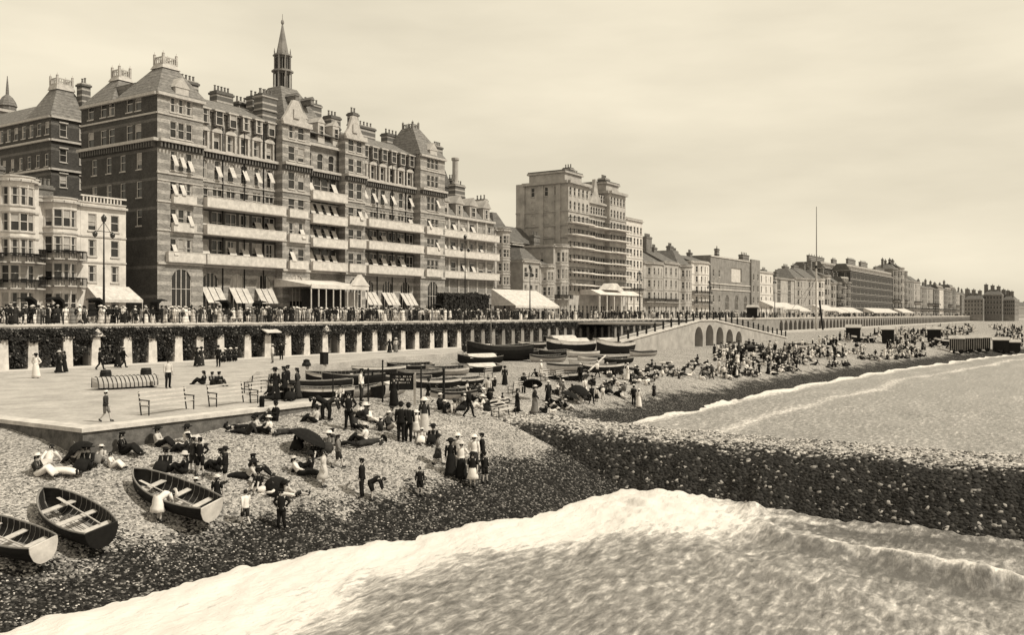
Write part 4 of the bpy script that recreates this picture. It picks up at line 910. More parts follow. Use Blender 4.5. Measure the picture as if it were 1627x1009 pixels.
xc = (x0 + x1) / 2 + .5; B.t.poly_prism([(xc - 3, ctop), (xc + 3, ctop), (xc + 1.2, ctop + 2.2), (xc + .3, ctop + 5.6), (xc - .3, ctop + 5.6), (xc - 1.2, ctop + 2.2)], 'y', 101, 101.8)
B.band((x0 + L * wl, 101.2), (x1 - L * wr, 101.2), ctop - 3.3, ctop - 2.9, .5); B.band((x0 + L * wl, 101.2), (x1 - L * wr, 101.2), ctop - .4, ctop, .5)
for z in (29.6, 26.9, 24.0, 21.1, 18.3, 15.5):
    b = MB(); line = [(x0 - .2, 100), (x0 - .2, 98.8), (x0 + .6, 98.2), (x0 + L * wl - .6, 98.2), (x0 + L * wl + .8, 99.2), (x1 - L * wr - .8, 99.2), (x1 - L * wr + .6, 98.2), (x1 - .4, 98.2), (x1 + .2, 98.9)]
    poly = line + [(x1 + .2, 101.1), (x0 + .02, 101.1)]
    b.poly_prism(poly, 'z', z - .28, z, 0)
    for a, c in zip(line, line[1:]):
        an = math.atan2(c[1] - a[1], c[0] - a[0]); Ls = math.hypot(c[0] - a[0], c[1] - a[1]); b.rbox(a, an, 0, Ls, -.08, -.02, z + .95, z + 1.05, 1); u = .15
        while u < Ls: b.rbox(a, an, u, u + .07, -.08, -.02, z, z + .95, 1); u += .42
    B.part('balcony', b, [M['stucco'], M['iron']])
b = MB(); pa, pb = x0 + L * .18, x0 + L * .95; b.poly_prism([(94.6, 13.2), (99.9, 13.2), (99.9, 14.4), (97.2, 14.4)], 'x', pa, pb); b.poly_prism([(pa + L * .18, 14.4), (pb - L * .3, 14.4), (pb - L * .42, 16), (pa + L * .28, 16)], 'y', 95.5, 98); pr = B.part('porch', b, M['stucco']); b = MB()
for i in range(7): x = pa + .3 + (pb - pa - .6) * i / 6; b.box(x - .15, x + .15, 94.9, 95.2, G, 13.19)
B.part('porch_posts', b, M['white'], parent=pr); B.finish([M['grandw']], M['stucco2'])
b0 = x1 + .3
TERR = {1298.5: 'gabled row right of the tall mast', 1318.5: 'cream row before the dark mansion block', 1419: 'pale balconied terrace by the mansion block', 1441: 'grey bay windowed terrace', 1463: 'dull grey stepped terrace', 1484: 'distant low hotel terrace', 1528: 'low terrace at the bend of the coast', 1560.5: 'far tall grey terrace', 1590.5: 'last terrace at the right edge'}
rows = [
 ('seafront_house', 'plain tall eight storey cream block joined to the right of the tall balconied hotel', 995, 1021, 100, 345, 8, 5, dict(depth=14, wall='stucco', roof='flat', chim=((.3, .8, 2.6, 5),), par=1.4, balc=(2,), cat='hotel')),
 ('seafront_house', 'low cream house with dark hipped roof, next to the eight storey cream block', 1022, 1054, 100, 415, 4, 4, dict(roof='hip', rise=3.0, bow=.1, balc=(1,), chim=((.6, .8, 2.5, 3),))),
 ('seafront_house', 'cream house with a big dark chimney block and small pediment', 1054.5, 1078, 100, 415, 4, 3, dict(roof='gable', rise=3.2, chim=((.05, .4, 7.2, 5), (.55, .75, 4.5, 3)), balc=(1,))),
 ('seafront_house', 'cream house with a dark hipped roof, left of the taller bay fronted house', 1078.5, 1098, 100, 420, 4, 3, dict(wall='stucco2', roof='hip', rise=4.4, bow=.1, chim=((.7, .95, 6, 4),))),
 ('seafront_house', 'tall cream house with close set windows and iron balconies', 1098.5, 1127, 100, 414, 5, 4, dict(wall='stucco', bow=.1, balc=(1, 2), chim=((.05, .2, 3.2, 3), (.86, .99, 3.4, 3)), roof='gable', rise=2.2)),
 ('seafront_house', 'narrow pale house stepping down from the blank grey building', 1206, 1228, 100, 430, 4, 3, dict(balc=(1,), chim=((.3, .6, 2, 3),))),
 ('seafront_house', 'pale lodge like house with a large dark doorway arch and low parapet', 1229, 1262, 100, 440, 3, 2, dict(wall='stucco2', ww=4.2, wh=4.6, chim=((.2, .35, 3.2, 3), (.8, .9, 3, 3)))),
 ('seafront_house', 'white bay fronted house left of the tall bare mast', 1263, 1280, 100, 441, 4, 2, dict(roof='hip', rise=4.0, bow=.1, chim=((.3, .7, 5, 4),))),
 ('seafront_house', 'pale house partly behind the tall bare mast', 1280.5, 1298, 100, 442, 4, 2, dict(bow=.1, roof='gable', rise=4.6, chim=((.1, .5, 5.6, 4),))),
 ('seafront_house', 'pale gabled house immediately right of the tall bare mast', 1298.5, 1318, 100, 440, 4, 2, dict(wall='stucco2', roof='gable', rise=3.6)),
 ('seafront_house', 'cream bow windowed house in front of the dark many chimneyed block', 1318.5, 1350, 100, 449, 4, 4, dict(wall='stucco', bow=.1, balc=(1,))),
 ('mansion_block', 'long dark brick mansion block with massive chimneys, tallest of the distant buildings', 1310, 1398, 109, 424, 6, 14, dict(wall='brick', depth=16, roof='mans', rise=2.8, chim=((.0, .22, 6, 6), (.36, .42, 6.5, 3), (.62, .76, 8.5, 6)), cat='building')),
 ('mansion_block', 'dark brick block with a pale rounded corner tower at its right end', 1351, 1418, 100, 428, 6, 12, dict(wall='brick', depth=9, roof='mans', rise=3, chim=((.4, .55, 6, 5), (.75, .98, 5, 6)), cat='building')),
 ('seafront_house', 'pale balconied terrace just right of the dark brick mansion block', 1419, 1440, 100, 424, 6, 6, dict(wall='stucco2', bow=.1, balc=(1, 2, 3), chim=((.2, .6, 3, 4),))),
 ('seafront_house', 'grey bay windowed terrace stepping down towards the right', 1441, 1462, 100, 442, 5, 6, dict(wall='stucco3', bow=.1, roof='mans', rise=3.6, chim=((.1, .4, 5, 4),))),
 ('seafront_house', 'dull grey terrace with a dark chimney block, second of the stepped distant terraces', 1463, 1482, 100, 455, 5, 6, dict(wall='stucco3', roof='hip', rise=4, chim=((.0, .6, 9, 6),))),
 ('seafront_house', 'distant pale hotel with a dark verandah and gently sloping roofline', 1484, 1524, 100, 457, 5, 12, dict(wall='stucco2', roof='gable', rise=4, chim=((.0, .3, 6, 6),), balc=(1,), cat='hotel')),
 ('seafront_house', 'long low grey terrace far off at the bend of the coast', 1528, 1560, 100, 468, 5, 16, dict(wall='stucco3', roof='mans', rise=5, chim=((.1, .2, 6, 5), (.6, .7, 6, 5)))),
 ('seafront_house', 'farthest tall grey block with a broken roofline, near the right edge', 1560.5, 1590, 100, 476, 5, 16, dict(wall='stucco3', roof='mans', rise=9, chim=((.1, .3, 16, 6), (.5, .6, 14, 5)))),
 ('distant_building', 'faint low mass of buildings beyond the last terrace at the right edge', 1615, 1645, 100, 489, 5, 20, dict(wall='stucco3', roof='mans', rise=10, chim=((.1, .3, 14, 6), (.5, .6, 12, 5)))),
 ('seafront_house', 'last pale terrace fading out at the right edge of the picture', 1590.5, 1614, 100, 484, 4, 12, dict(wall='stucco3', roof='hip', rise=12, chim=((.1, .2, 12, 5),))),
]
ORD = ['first', 'second', 'third', 'fourth', 'fifth', 'sixth', 'seventh', 'eighth', 'ninth', 'tenth']
rnd = random.Random(17)
for (nm, lb, a, c, p, ty, nf, nb, kw) in rows:
    xa_, xb_ = P_(a, p), P_(c, p); n = max(1, round((xb_ - xa_) / (11 if a < 1440 else 26))) if (a >= 1290 and nm == 'seafront_house') else 1; zt_ = htop(a, p, ty); n = min(n, 8)
    for i in range(n):
        k = dict(kw); z = zt_; k.setdefault('wall', rnd.choice(('stucco', 'stucco2', 'stucco2')))
        if n > 1:
            z += rnd.uniform(-1.6, 1.4); k['wall'] = rnd.choice(['stucco', 'stucco2', 'stucco3', k.get('wall', 'stucco'), 'redbrick']); k['bow'] = rnd.choice((.1, .1, 0)); k['roof'] = rnd.choice(('mans', 'hip', 'gable')); k['rise'] = rnd.uniform(2, 4.5); k['chim'] = ((.0, .12 + .1 * rnd.random(), rnd.uniform(4, 7), 4), (.8, .95, rnd.uniform(3, 6), 3)); k['balc'] = rnd.choice(((1,), (1, 2), ())); k['ww'] = 1.5; k['rmat'] = 'dslate'
        L = lb if n == 1 else ORD[i] + ' house from the left of the ' + TERR[a]
        done(house(nm, L, xa_ + (xb_ - xa_) * i / n + (.01 if i else 0), xa_ + (xb_ - xa_) * (i + 1) / n, p, z, nf, nb if n == 1 else max(2, nb // n + 1), far=True, **k))
# far block standing forward where the coast bends, its long side towards the camera
for k, (xw, pa, pb, ty, m_, lb) in enumerate(((690, 1532, 1562, 475, 'stucco3', 'far grey block standing forward at the bend of the coast, lower left part'), (700, 1562.5, 1592, 468, 'redbrick', 'dark far block with clustered chimneys near the right edge, tallest at the bend'), (712, 1592.5, 1612, 476, 'stucco3', 'small far block ending the dark group at the right edge'))):
    ya, yb = py_(pa, xw), py_(pb, xw); zt2 = zat(xw, (ya + yb) / 2, ty); B = Bld('far_block', lb, (xw, yb, 4.0), 'building', far=True)
    hts = [8.2 + (zt2 - 8.2) * q for q in (.05, .3, .55, .78)]
    B.seg((xw, ya), (xw, yb), 3.5, zt2, [(z, (zt2 - 8.2) * .15, 1.4, 6, 0, 0) for z in hts]); B.seg((xw, yb), (xw + 40, yb), 3.5, zt2, [(z, (zt2 - 8.2) * .15, 1.4, 12, 0, 0) for z in hts]); B.seg((xw + 40, yb), (xw + 40, ya), 3.5, zt2)
    B.band((xw, ya), (xw, yb), zt2 - .8, zt2, .5); r = MB(); r.fr((xw, xw + 40, yb, ya), (xw + 5, xw + 35, yb + 3, ya - 3), zt2 + .01, zt2 + 3.5); B.part('roof', r, M['dslate'])
    for q in (.12, .45, .8): B.chimney(xw + 4, xw + 8, yb + (ya - yb) * q, yb + (ya - yb) * q + 2.2, zt2, zt2 + 5.5 + q * 2, 4, 'redbrick')
    B.finish([M[m_]], M['stucco3'])

# blank walled grey building with one big opening
x0, x1 = sx(1129, 100), sx(1205, 100); top = htop(1129, 100, 405); L = x1 - x0
B = Bld('blank_walled_building', 'grey building with mostly blank walls and a pale panelled recess high up', (x0, 100, G), 'building', far=True)
B.seg((x0, 100), (x0 + L * .22, 100), G, top, [(z, 2.2, 1.2, 2, 0, 0) for z in (G + 1, 12.5, 16.5, 20.5)]); B.seg((x0 + L * .22, 100.0), (x0 + L * .8, 100.0), G, top, [(19.4, 4.6, 10, [L * .29], 0, 0), (10, 5.0, 3.2, 3, 1, 0)], depth=.4); B.seg((x0 + L * .8, 99.4), (x1, 99.4), G, top + .6, [(z, 2.2, 1.2, 2, 0, 0) for z in (12.5, 16.5, 20.5)])
B.w.quad((x0 + L * .8, 100, G), (x0 + L * .8, 99.4, G), (x0 + L * .8, 99.4, top + .6), (x0 + L * .8, 100, top + .6))
B.wins = [q for q in B.wins if q[2] < 9]; b = MB(); b.box(x0 + L * .22 + L * .29 - 4.9, x0 + L * .22 + L * .29 + 4.9, 100.3, 100.35, 19.4, 24.0); B.part('recess_panel', b, M['white'])
B.seg((x0, 112), (x0, 100), G, top); B.seg((x1, 99.4), (x1, 112), G, top)
for z in (18.2, 16.4, top - .4): B.band((x0, 100), (x0 + L * .8, 100), z, z + .25, .25)
b = MB(); b.box(x0 + .1, x1 - .1, 100.1, 112, top - .5, top - .3); B.part('roof', b, M['dslate']); B.chimney(x0 + L * .3, x0 + L * .34, 103, 104, top - .4, top + 3, 1); B.chimney(x0 + L * .74, x0 + L * .88, 101.5, 103, top - .4, top + 2.2, 4); B.finish([M['stucco3']], M['stucco'])

# ---------------------------------------------------------------- retaining wall with arches
ARCH = [2, 50, 105, 150, 200, 240, 281, 315, 348, 391, 423, 455, 485, 514, 541, 568, 593, 616, 638, 660, 684, 705, 727, 748]
ax = [sx(p, WY) for p in ARCH]
while ax[-1] < 186: ax.append(ax[-1] + 2.6)
AW = thing('arched_sea_wall', 'high retaining wall of dark arches and pale piers under the upper promenade', 'wall', (36, WY, ESP_Z)); AWB = MB()
B = Bld.__new__(Bld); B.w = MB(); B.t = MB(); B.wins = []; B.o = (36, WY, ESP_Z)
ops = [((a + c) / 2 - 30, (c - a) - 1.05) for a, c in zip(ax, ax[1:])]
B.seg((30, WY), (ax[-1] + .6, WY), ESP_Z - .5, PZ - .35, [], depth=.5) if 0 else None
cs = ops
us = []
class _S: pass
B.root = AW
x_prev = 30
for a, c in zip(ax, ax[1:]):
    B.seg((a, WY), (c, WY), ESP_Z - .3, PZ - .35, [(ESP_Z + .02, 2.45, (c - a) - 1.05, [(c - a) / 2], 1, 0)], depth=.9, sill=False)
B.seg((30, WY), (ax[0], WY), ESP_Z - .3, PZ - .35)
# plain wall behind the ramp, then the long pale arcade
r0, r1 = ax[-1], 246; B.seg((r0, WY), (r1, WY), 3, PZ - .35)
x = r1; B.seg((x, WY), (x + 105 * 4.6, WY), 3.2, PZ - .35, [(4.0, 3.1, 3.2, 105, 1, 0)], depth=3.0, sill=False); x += 105 * 4.6
B.seg((x, WY), (3000, WY), 3.2, PZ - .35)
B.part('wall_face', B.w, M['stucco3'])
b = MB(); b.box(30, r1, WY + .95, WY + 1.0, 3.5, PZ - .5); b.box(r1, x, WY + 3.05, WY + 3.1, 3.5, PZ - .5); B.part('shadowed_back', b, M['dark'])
b = MB(); b.box(-400, 3000, WY - .14, WY + .5, PZ - .35, PZ - .002); b.box(-400, 3000, WY - .22, WY + .4, PZ - .12, PZ + .05); B.part('coping', b, M['conc'])
rnd = random.Random(4)
for i, a in enumerate(ax[:-1]):
    b = MB(); hh = 2.4; w0 = .46
    b.poly_prism([(a - w0, ESP_Z - .02), (a + w0, ESP_Z - .02), (a + w0 * .82, ESP_Z + hh), (a - w0 * .82, ESP_Z + hh)], 'y', WY - .28, WY - .005)
    if i in (2, 5, 11, 14, 16): b.box(a - w0 - .1, a + w0 + .1, WY - .36, WY - .003, ESP_Z + hh, ESP_Z + hh + .16)
    if i in (3, 13): b.poly_prism([(a - .75, ESP_Z + hh + .1), (a + .75, ESP_Z + hh + .1), (a, ESP_Z + hh + .8)], 'y', WY - .5, WY - .004)
    if i in (10,): b.poly_prism([(WY - 1.2, ESP_Z + hh + .2), (WY - .01, ESP_Z + hh + .65), (WY - .01, ESP_Z + hh + .55), (WY - 1.2, ESP_Z + hh + .1)], 'x', a - 1, a + 1)
    B.part('pier', b, M['conc'] if a < 100 else M['stucco3'])
for i, (a, c) in enumerate(zip(ax, ax[1:])):
    if i % 3 == 1 and i < 30:
        b = MB(); m_ = (a + c) / 2; b.box(m_ - .5, m_ + .5, WY + .6, WY + .66, ESP_Z, ESP_Z + 2.0); B.part('door', b, M['mwood'])
# ivy over the wall
rnd = random.Random(11); b = MB(); lf = [M['ivy'], mat('ivy_pale', .12, var=.4), mat('ivy_dark', .015, var=.4)]
for i in range(68000):
    x = 36 + 148 * rnd.random() ** 1.3
    k = min(range(len(ax)), key=lambda q: abs(ax[q] - x)); off = abs(ax[k] - x)
    low = ESP_Z + (2.35 + .5 * noise.noise((x * .9, 0, 0)) if off < .5 else .15 + max(0, noise.noise((x * .5, 3, 0))) * 2.4)
    if off < .5 and rnd.random() < .25 and k not in (1, 3, 6): low -= .3
    z = low + (PZ - .30 - low) * rnd.random() ** .7
    inside = off > .5 and z < ESP_Z + 2.3
    if inside and rnd.random() < .35: continue
    y = WY - .06 - rnd.random() * (.5 if z > ESP_Z + 2.2 else .3) + .25 * noise.noise((x, z, 1)); s = rnd.uniform(.07, .15)
    n_ = Vector((rnd.uniform(-.8, .8), -1, rnd.uniform(-.2, .9))).normalized(); t = n_.orthogonal().normalized(); t = (Matrix.Rotation(rnd.random() * 6, 3, n_) @ t); q = n_.cross(t)
    c = Vector((x, y, z)); mi = 2 if rnd.random() < .45 else (1 if rnd.random() < .12 else 0)
    b.quad(tuple(c - t * s), tuple(c - q * s * .6), tuple(c + t * s), tuple(c + q * s * .6), mi)
o = b.build('ivy', lf); tag(o, 'dense dark ivy hanging over the arched sea wall', 'ivy', kind='stuff')

# double ramp projecting before the wall, with five arches
RY = 52.0; R0, RA, RB, R1 = sx(985, RY), sx(1112, RY), sx(1136, RY), sx(1250, RY)
B = Bld('ramp_terrace', 'pale double ramp rising to the promenade over five arches, with posts along its parapet', (R0, RY, 3.6), 'ramp')
zb = 2.9
def ztopr(x): return lerp_tab([(R0, 4.9), (RA, 7.6), (RB, 7.6), (R1, 3.9)], x)
am = 134.4; cs_ = [am + 4.7 * k for k in range(5)]
# solid wall left and right of the arches
B.w.poly_prism([(R0, zb), (am - 2.4, zb), (am - 2.4, ztopr(am - 2.4)), (R0, 4.9)], 'y', RY, RY + .6); e = cs_[-1] + 2.4
for k, c in enumerate(cs_):
    hh = min(ztopr(c - 2.4), ztopr(c + 2.3)) - .25
    B.seg((c - 2.4, RY), (c + 2.3 if k < 4 else e, RY), zb, hh, [(zb + .1, hh - zb - .45, 3.4 if k < 4 else 3.2, [2.4], 1, 0)], depth=3, sill=False)
    B.w.poly_prism([(c - 2.4, hh), (c + 2.3 if k < 4 else e, hh), (c + 2.3 if k < 4 else e, ztopr(c + 2.3)), (c - 2.4, ztopr(c - 2.4))], 'y', RY, RY + .6)
B.w.poly_prism([(e, zb), (R1, zb), (R1, 3.9), (e, ztopr(e))], 'y', RY, RY + .6)
B.wins = []
B.w.poly_prism([(R0, 4.65), (R1, 3.65), (RB, 7.3), (RA, 7.3)], 'y', RY + 3.2, RY + 4.6)
B.w.box(RA - 3, RB + 3, RY + 4.6, WY - .01, 7.0, 7.3)

B.w.poly_prism([(R0, 4.6), (RA, 7.25), (RB, 7.25), (R1, 3.6), (R1, 3.5), (RB, 7.1), (RA, 7.1), (R0, 4.5)], 'y', RY + .6, RY + 3.2)
b = MB()
for (a, c) in ((R0, RA), (RA, RB), (RB, R1)):
    b.poly_prism([(a, ztopr(a)), (c, ztopr(c)), (c, ztopr(c) + .22), (a, ztopr(a) + .22)], 'y', RY - .15, RY + .7)
B.part('coping', b, M['conc']); 
n = 26
for i in range(n + 1):
    x = R0 + (R1 - R0) * i / n; b = MB(); z = ztopr(x) + .2; b.box(x - .11, x + .11, RY + .1, RY + .32, z, z + 1.0); b.lathe((x, RY + .21, z + 1), [(.15, 0), (.17, .1), (.05, .3)], 6); B.part('post', b, M['iron'])
b = MB()
for (a, c) in ((R0, RA), (RA, RB), (RB, R1)):
    for dz in (.5, .95): b.tube([(a, RY + .2, ztopr(a) + dz), (c, RY + .2, ztopr(c) + dz)], .035, 5)
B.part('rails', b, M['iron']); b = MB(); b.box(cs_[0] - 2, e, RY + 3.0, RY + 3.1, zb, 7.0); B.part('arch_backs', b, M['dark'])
B.part('wall', B.w, M['stucco2'])

# promenade railing
b = MB(); x = 30.0
while x < 600:
    b.box(x - .04, x + .04, WY + .02, WY + .1, PZ + .04, PZ + 1.1); x += 1.9 if x < 250 else 6
for z in (.4, .75, 1.08): b.box(30, 900, WY + .04, WY + .08, PZ + z - .02, PZ + z + .02)
o = b.build('promenade_railing', M['iron']); tag(o, 'thin black iron railing along the edge of the upper promenade', 'railing')
# ================================================================ PEOPLE
def J(**k): return k
STAND = dict(pel=(0, 0, .93), che=(0, 0, 1.26), nec=(0, 0, 1.46), hea=(0, -.015, 1.60), top=(0, -.005, 1.70),
    shL=(.17, 0, 1.40), elL=(.23, .02, 1.13), wrL=(.24, -.06, .90), haL=(.24, -.09, .82), shR=(-.17, 0, 1.40), elR=(-.23, .02, 1.13), wrR=(-.24, -.06, .90), haR=(-.24, -.09, .82),
    hiL=(.09, 0, .88), knL=(.10, -.02, .49), anL=(.10, .03, .09), toL=(.12, -.13, .035), hiR=(-.09, 0, .88), knR=(-.10, -.02, .49), anR=(-.10, .03, .09), toR=(-.12, -.13, .035))
def P(base, **k): d = dict(base); d.update(k); return d
WALK = P(STAND, knL=(.09, -.16, .50), anL=(.09, -.24, .10), toL=(.10, -.40, .06), knR=(-.09, .02, .48), anR=(-.09, .30, .14), toR=(-.10, .18, .035), elL=(.22, .12, 1.14), wrL=(.22, .12, .90), haL=(.22, .10, .82), elR=(-.22, -.06, 1.13), wrR=(-.22, -.22, .95), haR=(-.21, -.29, .90))
HIPS = P(STAND, elL=(.33, .08, 1.16), wrL=(.18, .0, 1.0), haL=(.13, -.06, .97), elR=(-.33, .08, 1.16), wrR=(-.18, 0, 1.0), haR=(-.13, -.06, .97), anL=(.15, .03, .09), toL=(.19, -.12, .035), anR=(-.15, .03, .09), toR=(-.19, -.12, .035))
POINT = P(STAND, elR=(-.38, -.05, 1.32), wrR=(-.60, -.10, 1.24), haR=(-.68, -.12, 1.23), knL=(.14, -.02, .49), anL=(.20, .02, .09), toL=(.22, -.14, .035))
BEND = P(STAND, pel=(0, .10, .84), che=(0, -.20, 1.02), nec=(0, -.38, 1.04), hea=(0, -.50, 1.0), top=(0, -.59, .98), shL=(.16, -.32, 1.02), elL=(.18, -.40, .78), wrL=(.14, -.46, .55), haL=(.12, -.48, .47), shR=(-.16, -.32, 1.02), elR=(-.18, -.40, .78), wrR=(-.14, -.46, .55), haR=(-.12, -.48, .47), hiL=(.09, .10, .80), hiR=(-.09, .10, .80), knL=(.10, -.0, .46), knR=(-.10, .0, .46))
SIT = P(STAND, pel=(0, .05, .13), che=(0, .12, .44), nec=(0, .10, .64), hea=(0, .06, .78), top=(0, .07, .88), shL=(.17, .10, .58), elL=(.22, -.02, .36), wrL=(.14, -.24, .38), haL=(.10, -.31, .40), shR=(-.17, .10, .58), elR=(-.22, -.02, .36), wrR=(-.14, -.24, .38), haR=(-.10, -.31, .40),
    hiL=(.09, 0, .14), knL=(.12, -.36, .40), anL=(.12, -.62, .08), toL=(.14, -.80, .06), hiR=(-.09, 0, .14), knR=(-.12, -.36, .34), anR=(-.12, -.68, .08), toR=(-.14, -.85, .06))
LEAN = P(SIT, che=(0, .22, .38), nec=(.02, .32, .54), hea=(.02, .30, .68), top=(.02, .32, .78), shL=(.17, .26, .48), elL=(.28, .46, .24), wrL=(.30, .52, .06), haL=(.30, .46, .03), shR=(-.15, .26, .50), elR=(-.24, .10, .34), wrR=(-.16, -.12, .26), haR=(-.12, -.2, .24),
    knL=(.11, -.42, .16), anL=(.11, -.82, .07), toL=(.13, -.9, .2), knR=(-.11, -.42, .18), anR=(-.11, -.82, .08), toR=(-.13, -.9, .21))
LIE = P(SIT, pel=(0, 0, .12), che=(0, .34, .14), nec=(0, .54, .15), hea=(0, .68, .17), top=(0, .78, .19), shL=(.17, .48, .14), elL=(.34, .40, .07), wrL=(.34, .18, .06), haL=(.34, .10, .06), shR=(-.17, .48, .14), elR=(-.30, .60, .12), wrR=(-.12, .78, .08), haR=(-.06, .82, .07),
    hiL=(.09, -.03, .11), knL=(.10, -.44, .13), anL=(.10, -.83, .07), toL=(.12, -.88, .2), hiR=(-.09, -.03, .11), knR=(-.14, -.44, .12), anR=(-.16, -.82, .07), toR=(-.2, -.86, .19))
BENCHP = P(STAND, pel=(0, .02, .52), che=(0, .08, .84), nec=(0, .08, 1.04), hea=(0, .05, 1.18), top=(0, .06, 1.28), shL=(.17, .08, .98), elL=(.22, 0, .74), wrL=(.14, -.24, .62), haL=(.1, -.30, .60), shR=(-.17, .08, .98), elR=(-.22, 0, .74), wrR=(-.14, -.24, .62), haR=(-.1, -.30, .60),
    hiL=(.09, 0, .50), knL=(.11, -.42, .50), anL=(.11, -.42, .09), toL=(.12, -.58, .035), hiR=(-.09, 0, .50), knR=(-.11, -.42, .50), anR=(-.11, -.42, .09), toR=(-.12, -.58, .035))
POSES = dict(stand=STAND, walk=WALK, hips=HIPS, point=POINT, bend=BEND, sit=SIT, lean=LEAN, lie=LIE, bench=BENCHP)
RAD = dict(pel=.125, che=.135, nec=.052, hea=.088, top=.062, shL=.06, elL=.042, wrL=.028, haL=.034, hiL=.085, knL=.055, anL=.036, toL=.03)
EDG = [('pel', 'che'), ('che', 'nec'), ('nec', 'hea'), ('hea', 'top')] + [(a + s, b_ + s) for s in 'LR' for a, b_ in (('sh', 'el'), ('el', 'wr'), ('wr', 'ha'), ('hi', 'kn'), ('kn', 'an'), ('an', 'to'))] + [('che', 'shL'), ('che', 'shR'), ('pel', 'hiL'), ('pel', 'hiR')]
def rd(k): return RAD.get(k, RAD.get(k[:-1] + 'L'))
def body_mesh(name, j):
    ks = list(j); me = bpy.data.meshes.new('tmp'); me.from_pydata([j[k] for k in ks], [(ks.index(a), ks.index(b_)) for a, b_ in EDG], [])
    o = bpy.data.objects.new('tmp', me); C.objects.link(o); mo = o.modifiers.new('s', 'SKIN'); mo.use_smooth_shade = True
    sv_ = me.skin_vertices[0].data
    for i, k in enumerate(ks):
        r = rd(k); sv_[i].radius = (r, r * (.8 if k in ('che', 'pel') else 1)); sv_[i].use_root = (k == 'pel')
    o.modifiers.new('u', 'SUBSURF').levels = 1; 
    dg = bpy.context.evaluated_depsgraph_get(); dg.update(); ev = bpy.data.meshes.new_from_object(o.evaluated_get(dg))
    b = MB(); b.v = [tuple(v.co) for v in ev.vertices]; b.f = [tuple(p.vertices) for p in ev.polygons]; b.m = [0] * len(b.f)
    bpy.data.objects.remove(o); bpy.data.meshes.remove(ev)
    # hands: five fingers each; face: nose, ears, eyes; boots
    for s, sg in (('L', 1), ('R', -1)):
        w_, h = Vector(j['wr' + s]), Vector(j['ha' + s]); d = (h - w_).normalized(); side = d.orthogonal().normalized() if abs(d.x) > .9 else d.cross(Vector((1, 0, 0))).normalized(); nrm = d.cross(side)
        for k, (off, ln) in enumerate(((-.024, .062), (-.008, .072), (.008, .068), (.024, .054))):
            a = h + side * off + d * .015; b.tube([a, a + d * ln * .55, a + d * ln * .85 - nrm * sg * .018, a + d * ln - nrm * sg * .032], [.0095, .009, .008, .006], 5)
        a = h - side * .028 - d * .02; b.tube([a, a - side * .024 + d * .025, a - side * .03 + d * .052], [.011, .010, .007], 5)
    hd, tp = Vector(j['hea']), Vector(j['top']); up = (tp - hd).normalized(); fw = Vector((0, -1, 0)); fw = (fw - up * fw.dot(up)).normalized(); sd = fw.cross(up)
    nn_ = hd + fw * .082 + up * .0; b.tube([nn_ + up * .03 - fw * .01, nn_ + fw * .012 - up * .01, nn_ - fw * .01 - up * .02], [.008, .016, .012], 5)
    for sg in (-1, 1):
        e = hd + sd * sg * .088; b.tube([e + up * .025, e + sd * sg * .012, e - up * .03], [.008, .014, .008], 5)
        e = hd + fw * .077 + sd * sg * .032 + up * .022; b.tube([e - sd * .012, e + fw * .006, e + sd * .012], [.004, .01, .004], 5, mi=1)
    e = hd + fw * .078 - up * .045; b.tube([e - sd * .022, e + fw * .006, e + sd * .022], [.004, .008, .004], 5, mi=1)
    return b
def torso(b, j, mi=0, low=0, g=1.0):
    p, c, n = Vector(j['pel']), Vector(j['che']), Vector(j['nec']); sd = (Vector(j['shL']) - Vector(j['shR'])).normalized()
    d = (p - c).normalized()
    b.tube([p + d * low, p, p.lerp(c, .55), c + (c - p) * .15, c.lerp(n, .62), n - (n - c) * .06], [(.185 * g + low * .12, .15 * g + low * .12), (.17 * g, .145 * g), (.155 * g, .13 * g), (.185 * g, .14 * g), (.16 * g, .105 * g), (.07, .07)], 10, mi, side=sd)
def arms(b, j, mi=0, g=1.0, upto=1.0):
    for s in 'LR':
        a, e, w_ = Vector(j['sh' + s]), Vector(j['el' + s]), Vector(j['wr' + s]); b.tube([a * 1.0 + Vector((0, 0, .015)), a.lerp(e, .5), e] + ([e.lerp(w_, .5), w_] if upto == 1 else []), ([.072, .066, .055] + ([.052, .042] if upto == 1 else []))[:5], 8, mi)
def legs(b, j, mi=0, upto='an'):
    for s in 'LR':
        h, k, a = Vector(j['hi' + s]), Vector(j['kn' + s]), Vector(j['an' + s])
        pts = [h, h.lerp(k, .5), k]; r = [.115, .10, .075]
        if upto == 'an': pts += [k.lerp(a, .4), a]; r += [.072, .058]
        b.tube(pts, r, 8, mi)
    p = Vector(j['pel']); b.tube([p + Vector((0, 0, .08)), p - Vector((0, 0, .09))], [(.165, .13), (.17, .13)], 10, mi, side=(1, 0, 0))
def boots(b, j, mi=0):
    for s in 'LR': a, t = Vector(j['an' + s]), Vector(j['to' + s]); b.tube([a + Vector((0, 0, .05)), a - Vector((0, 0, .03)), a.lerp(t, .5), t], [.05, .055, .05, .038], 7, mi)
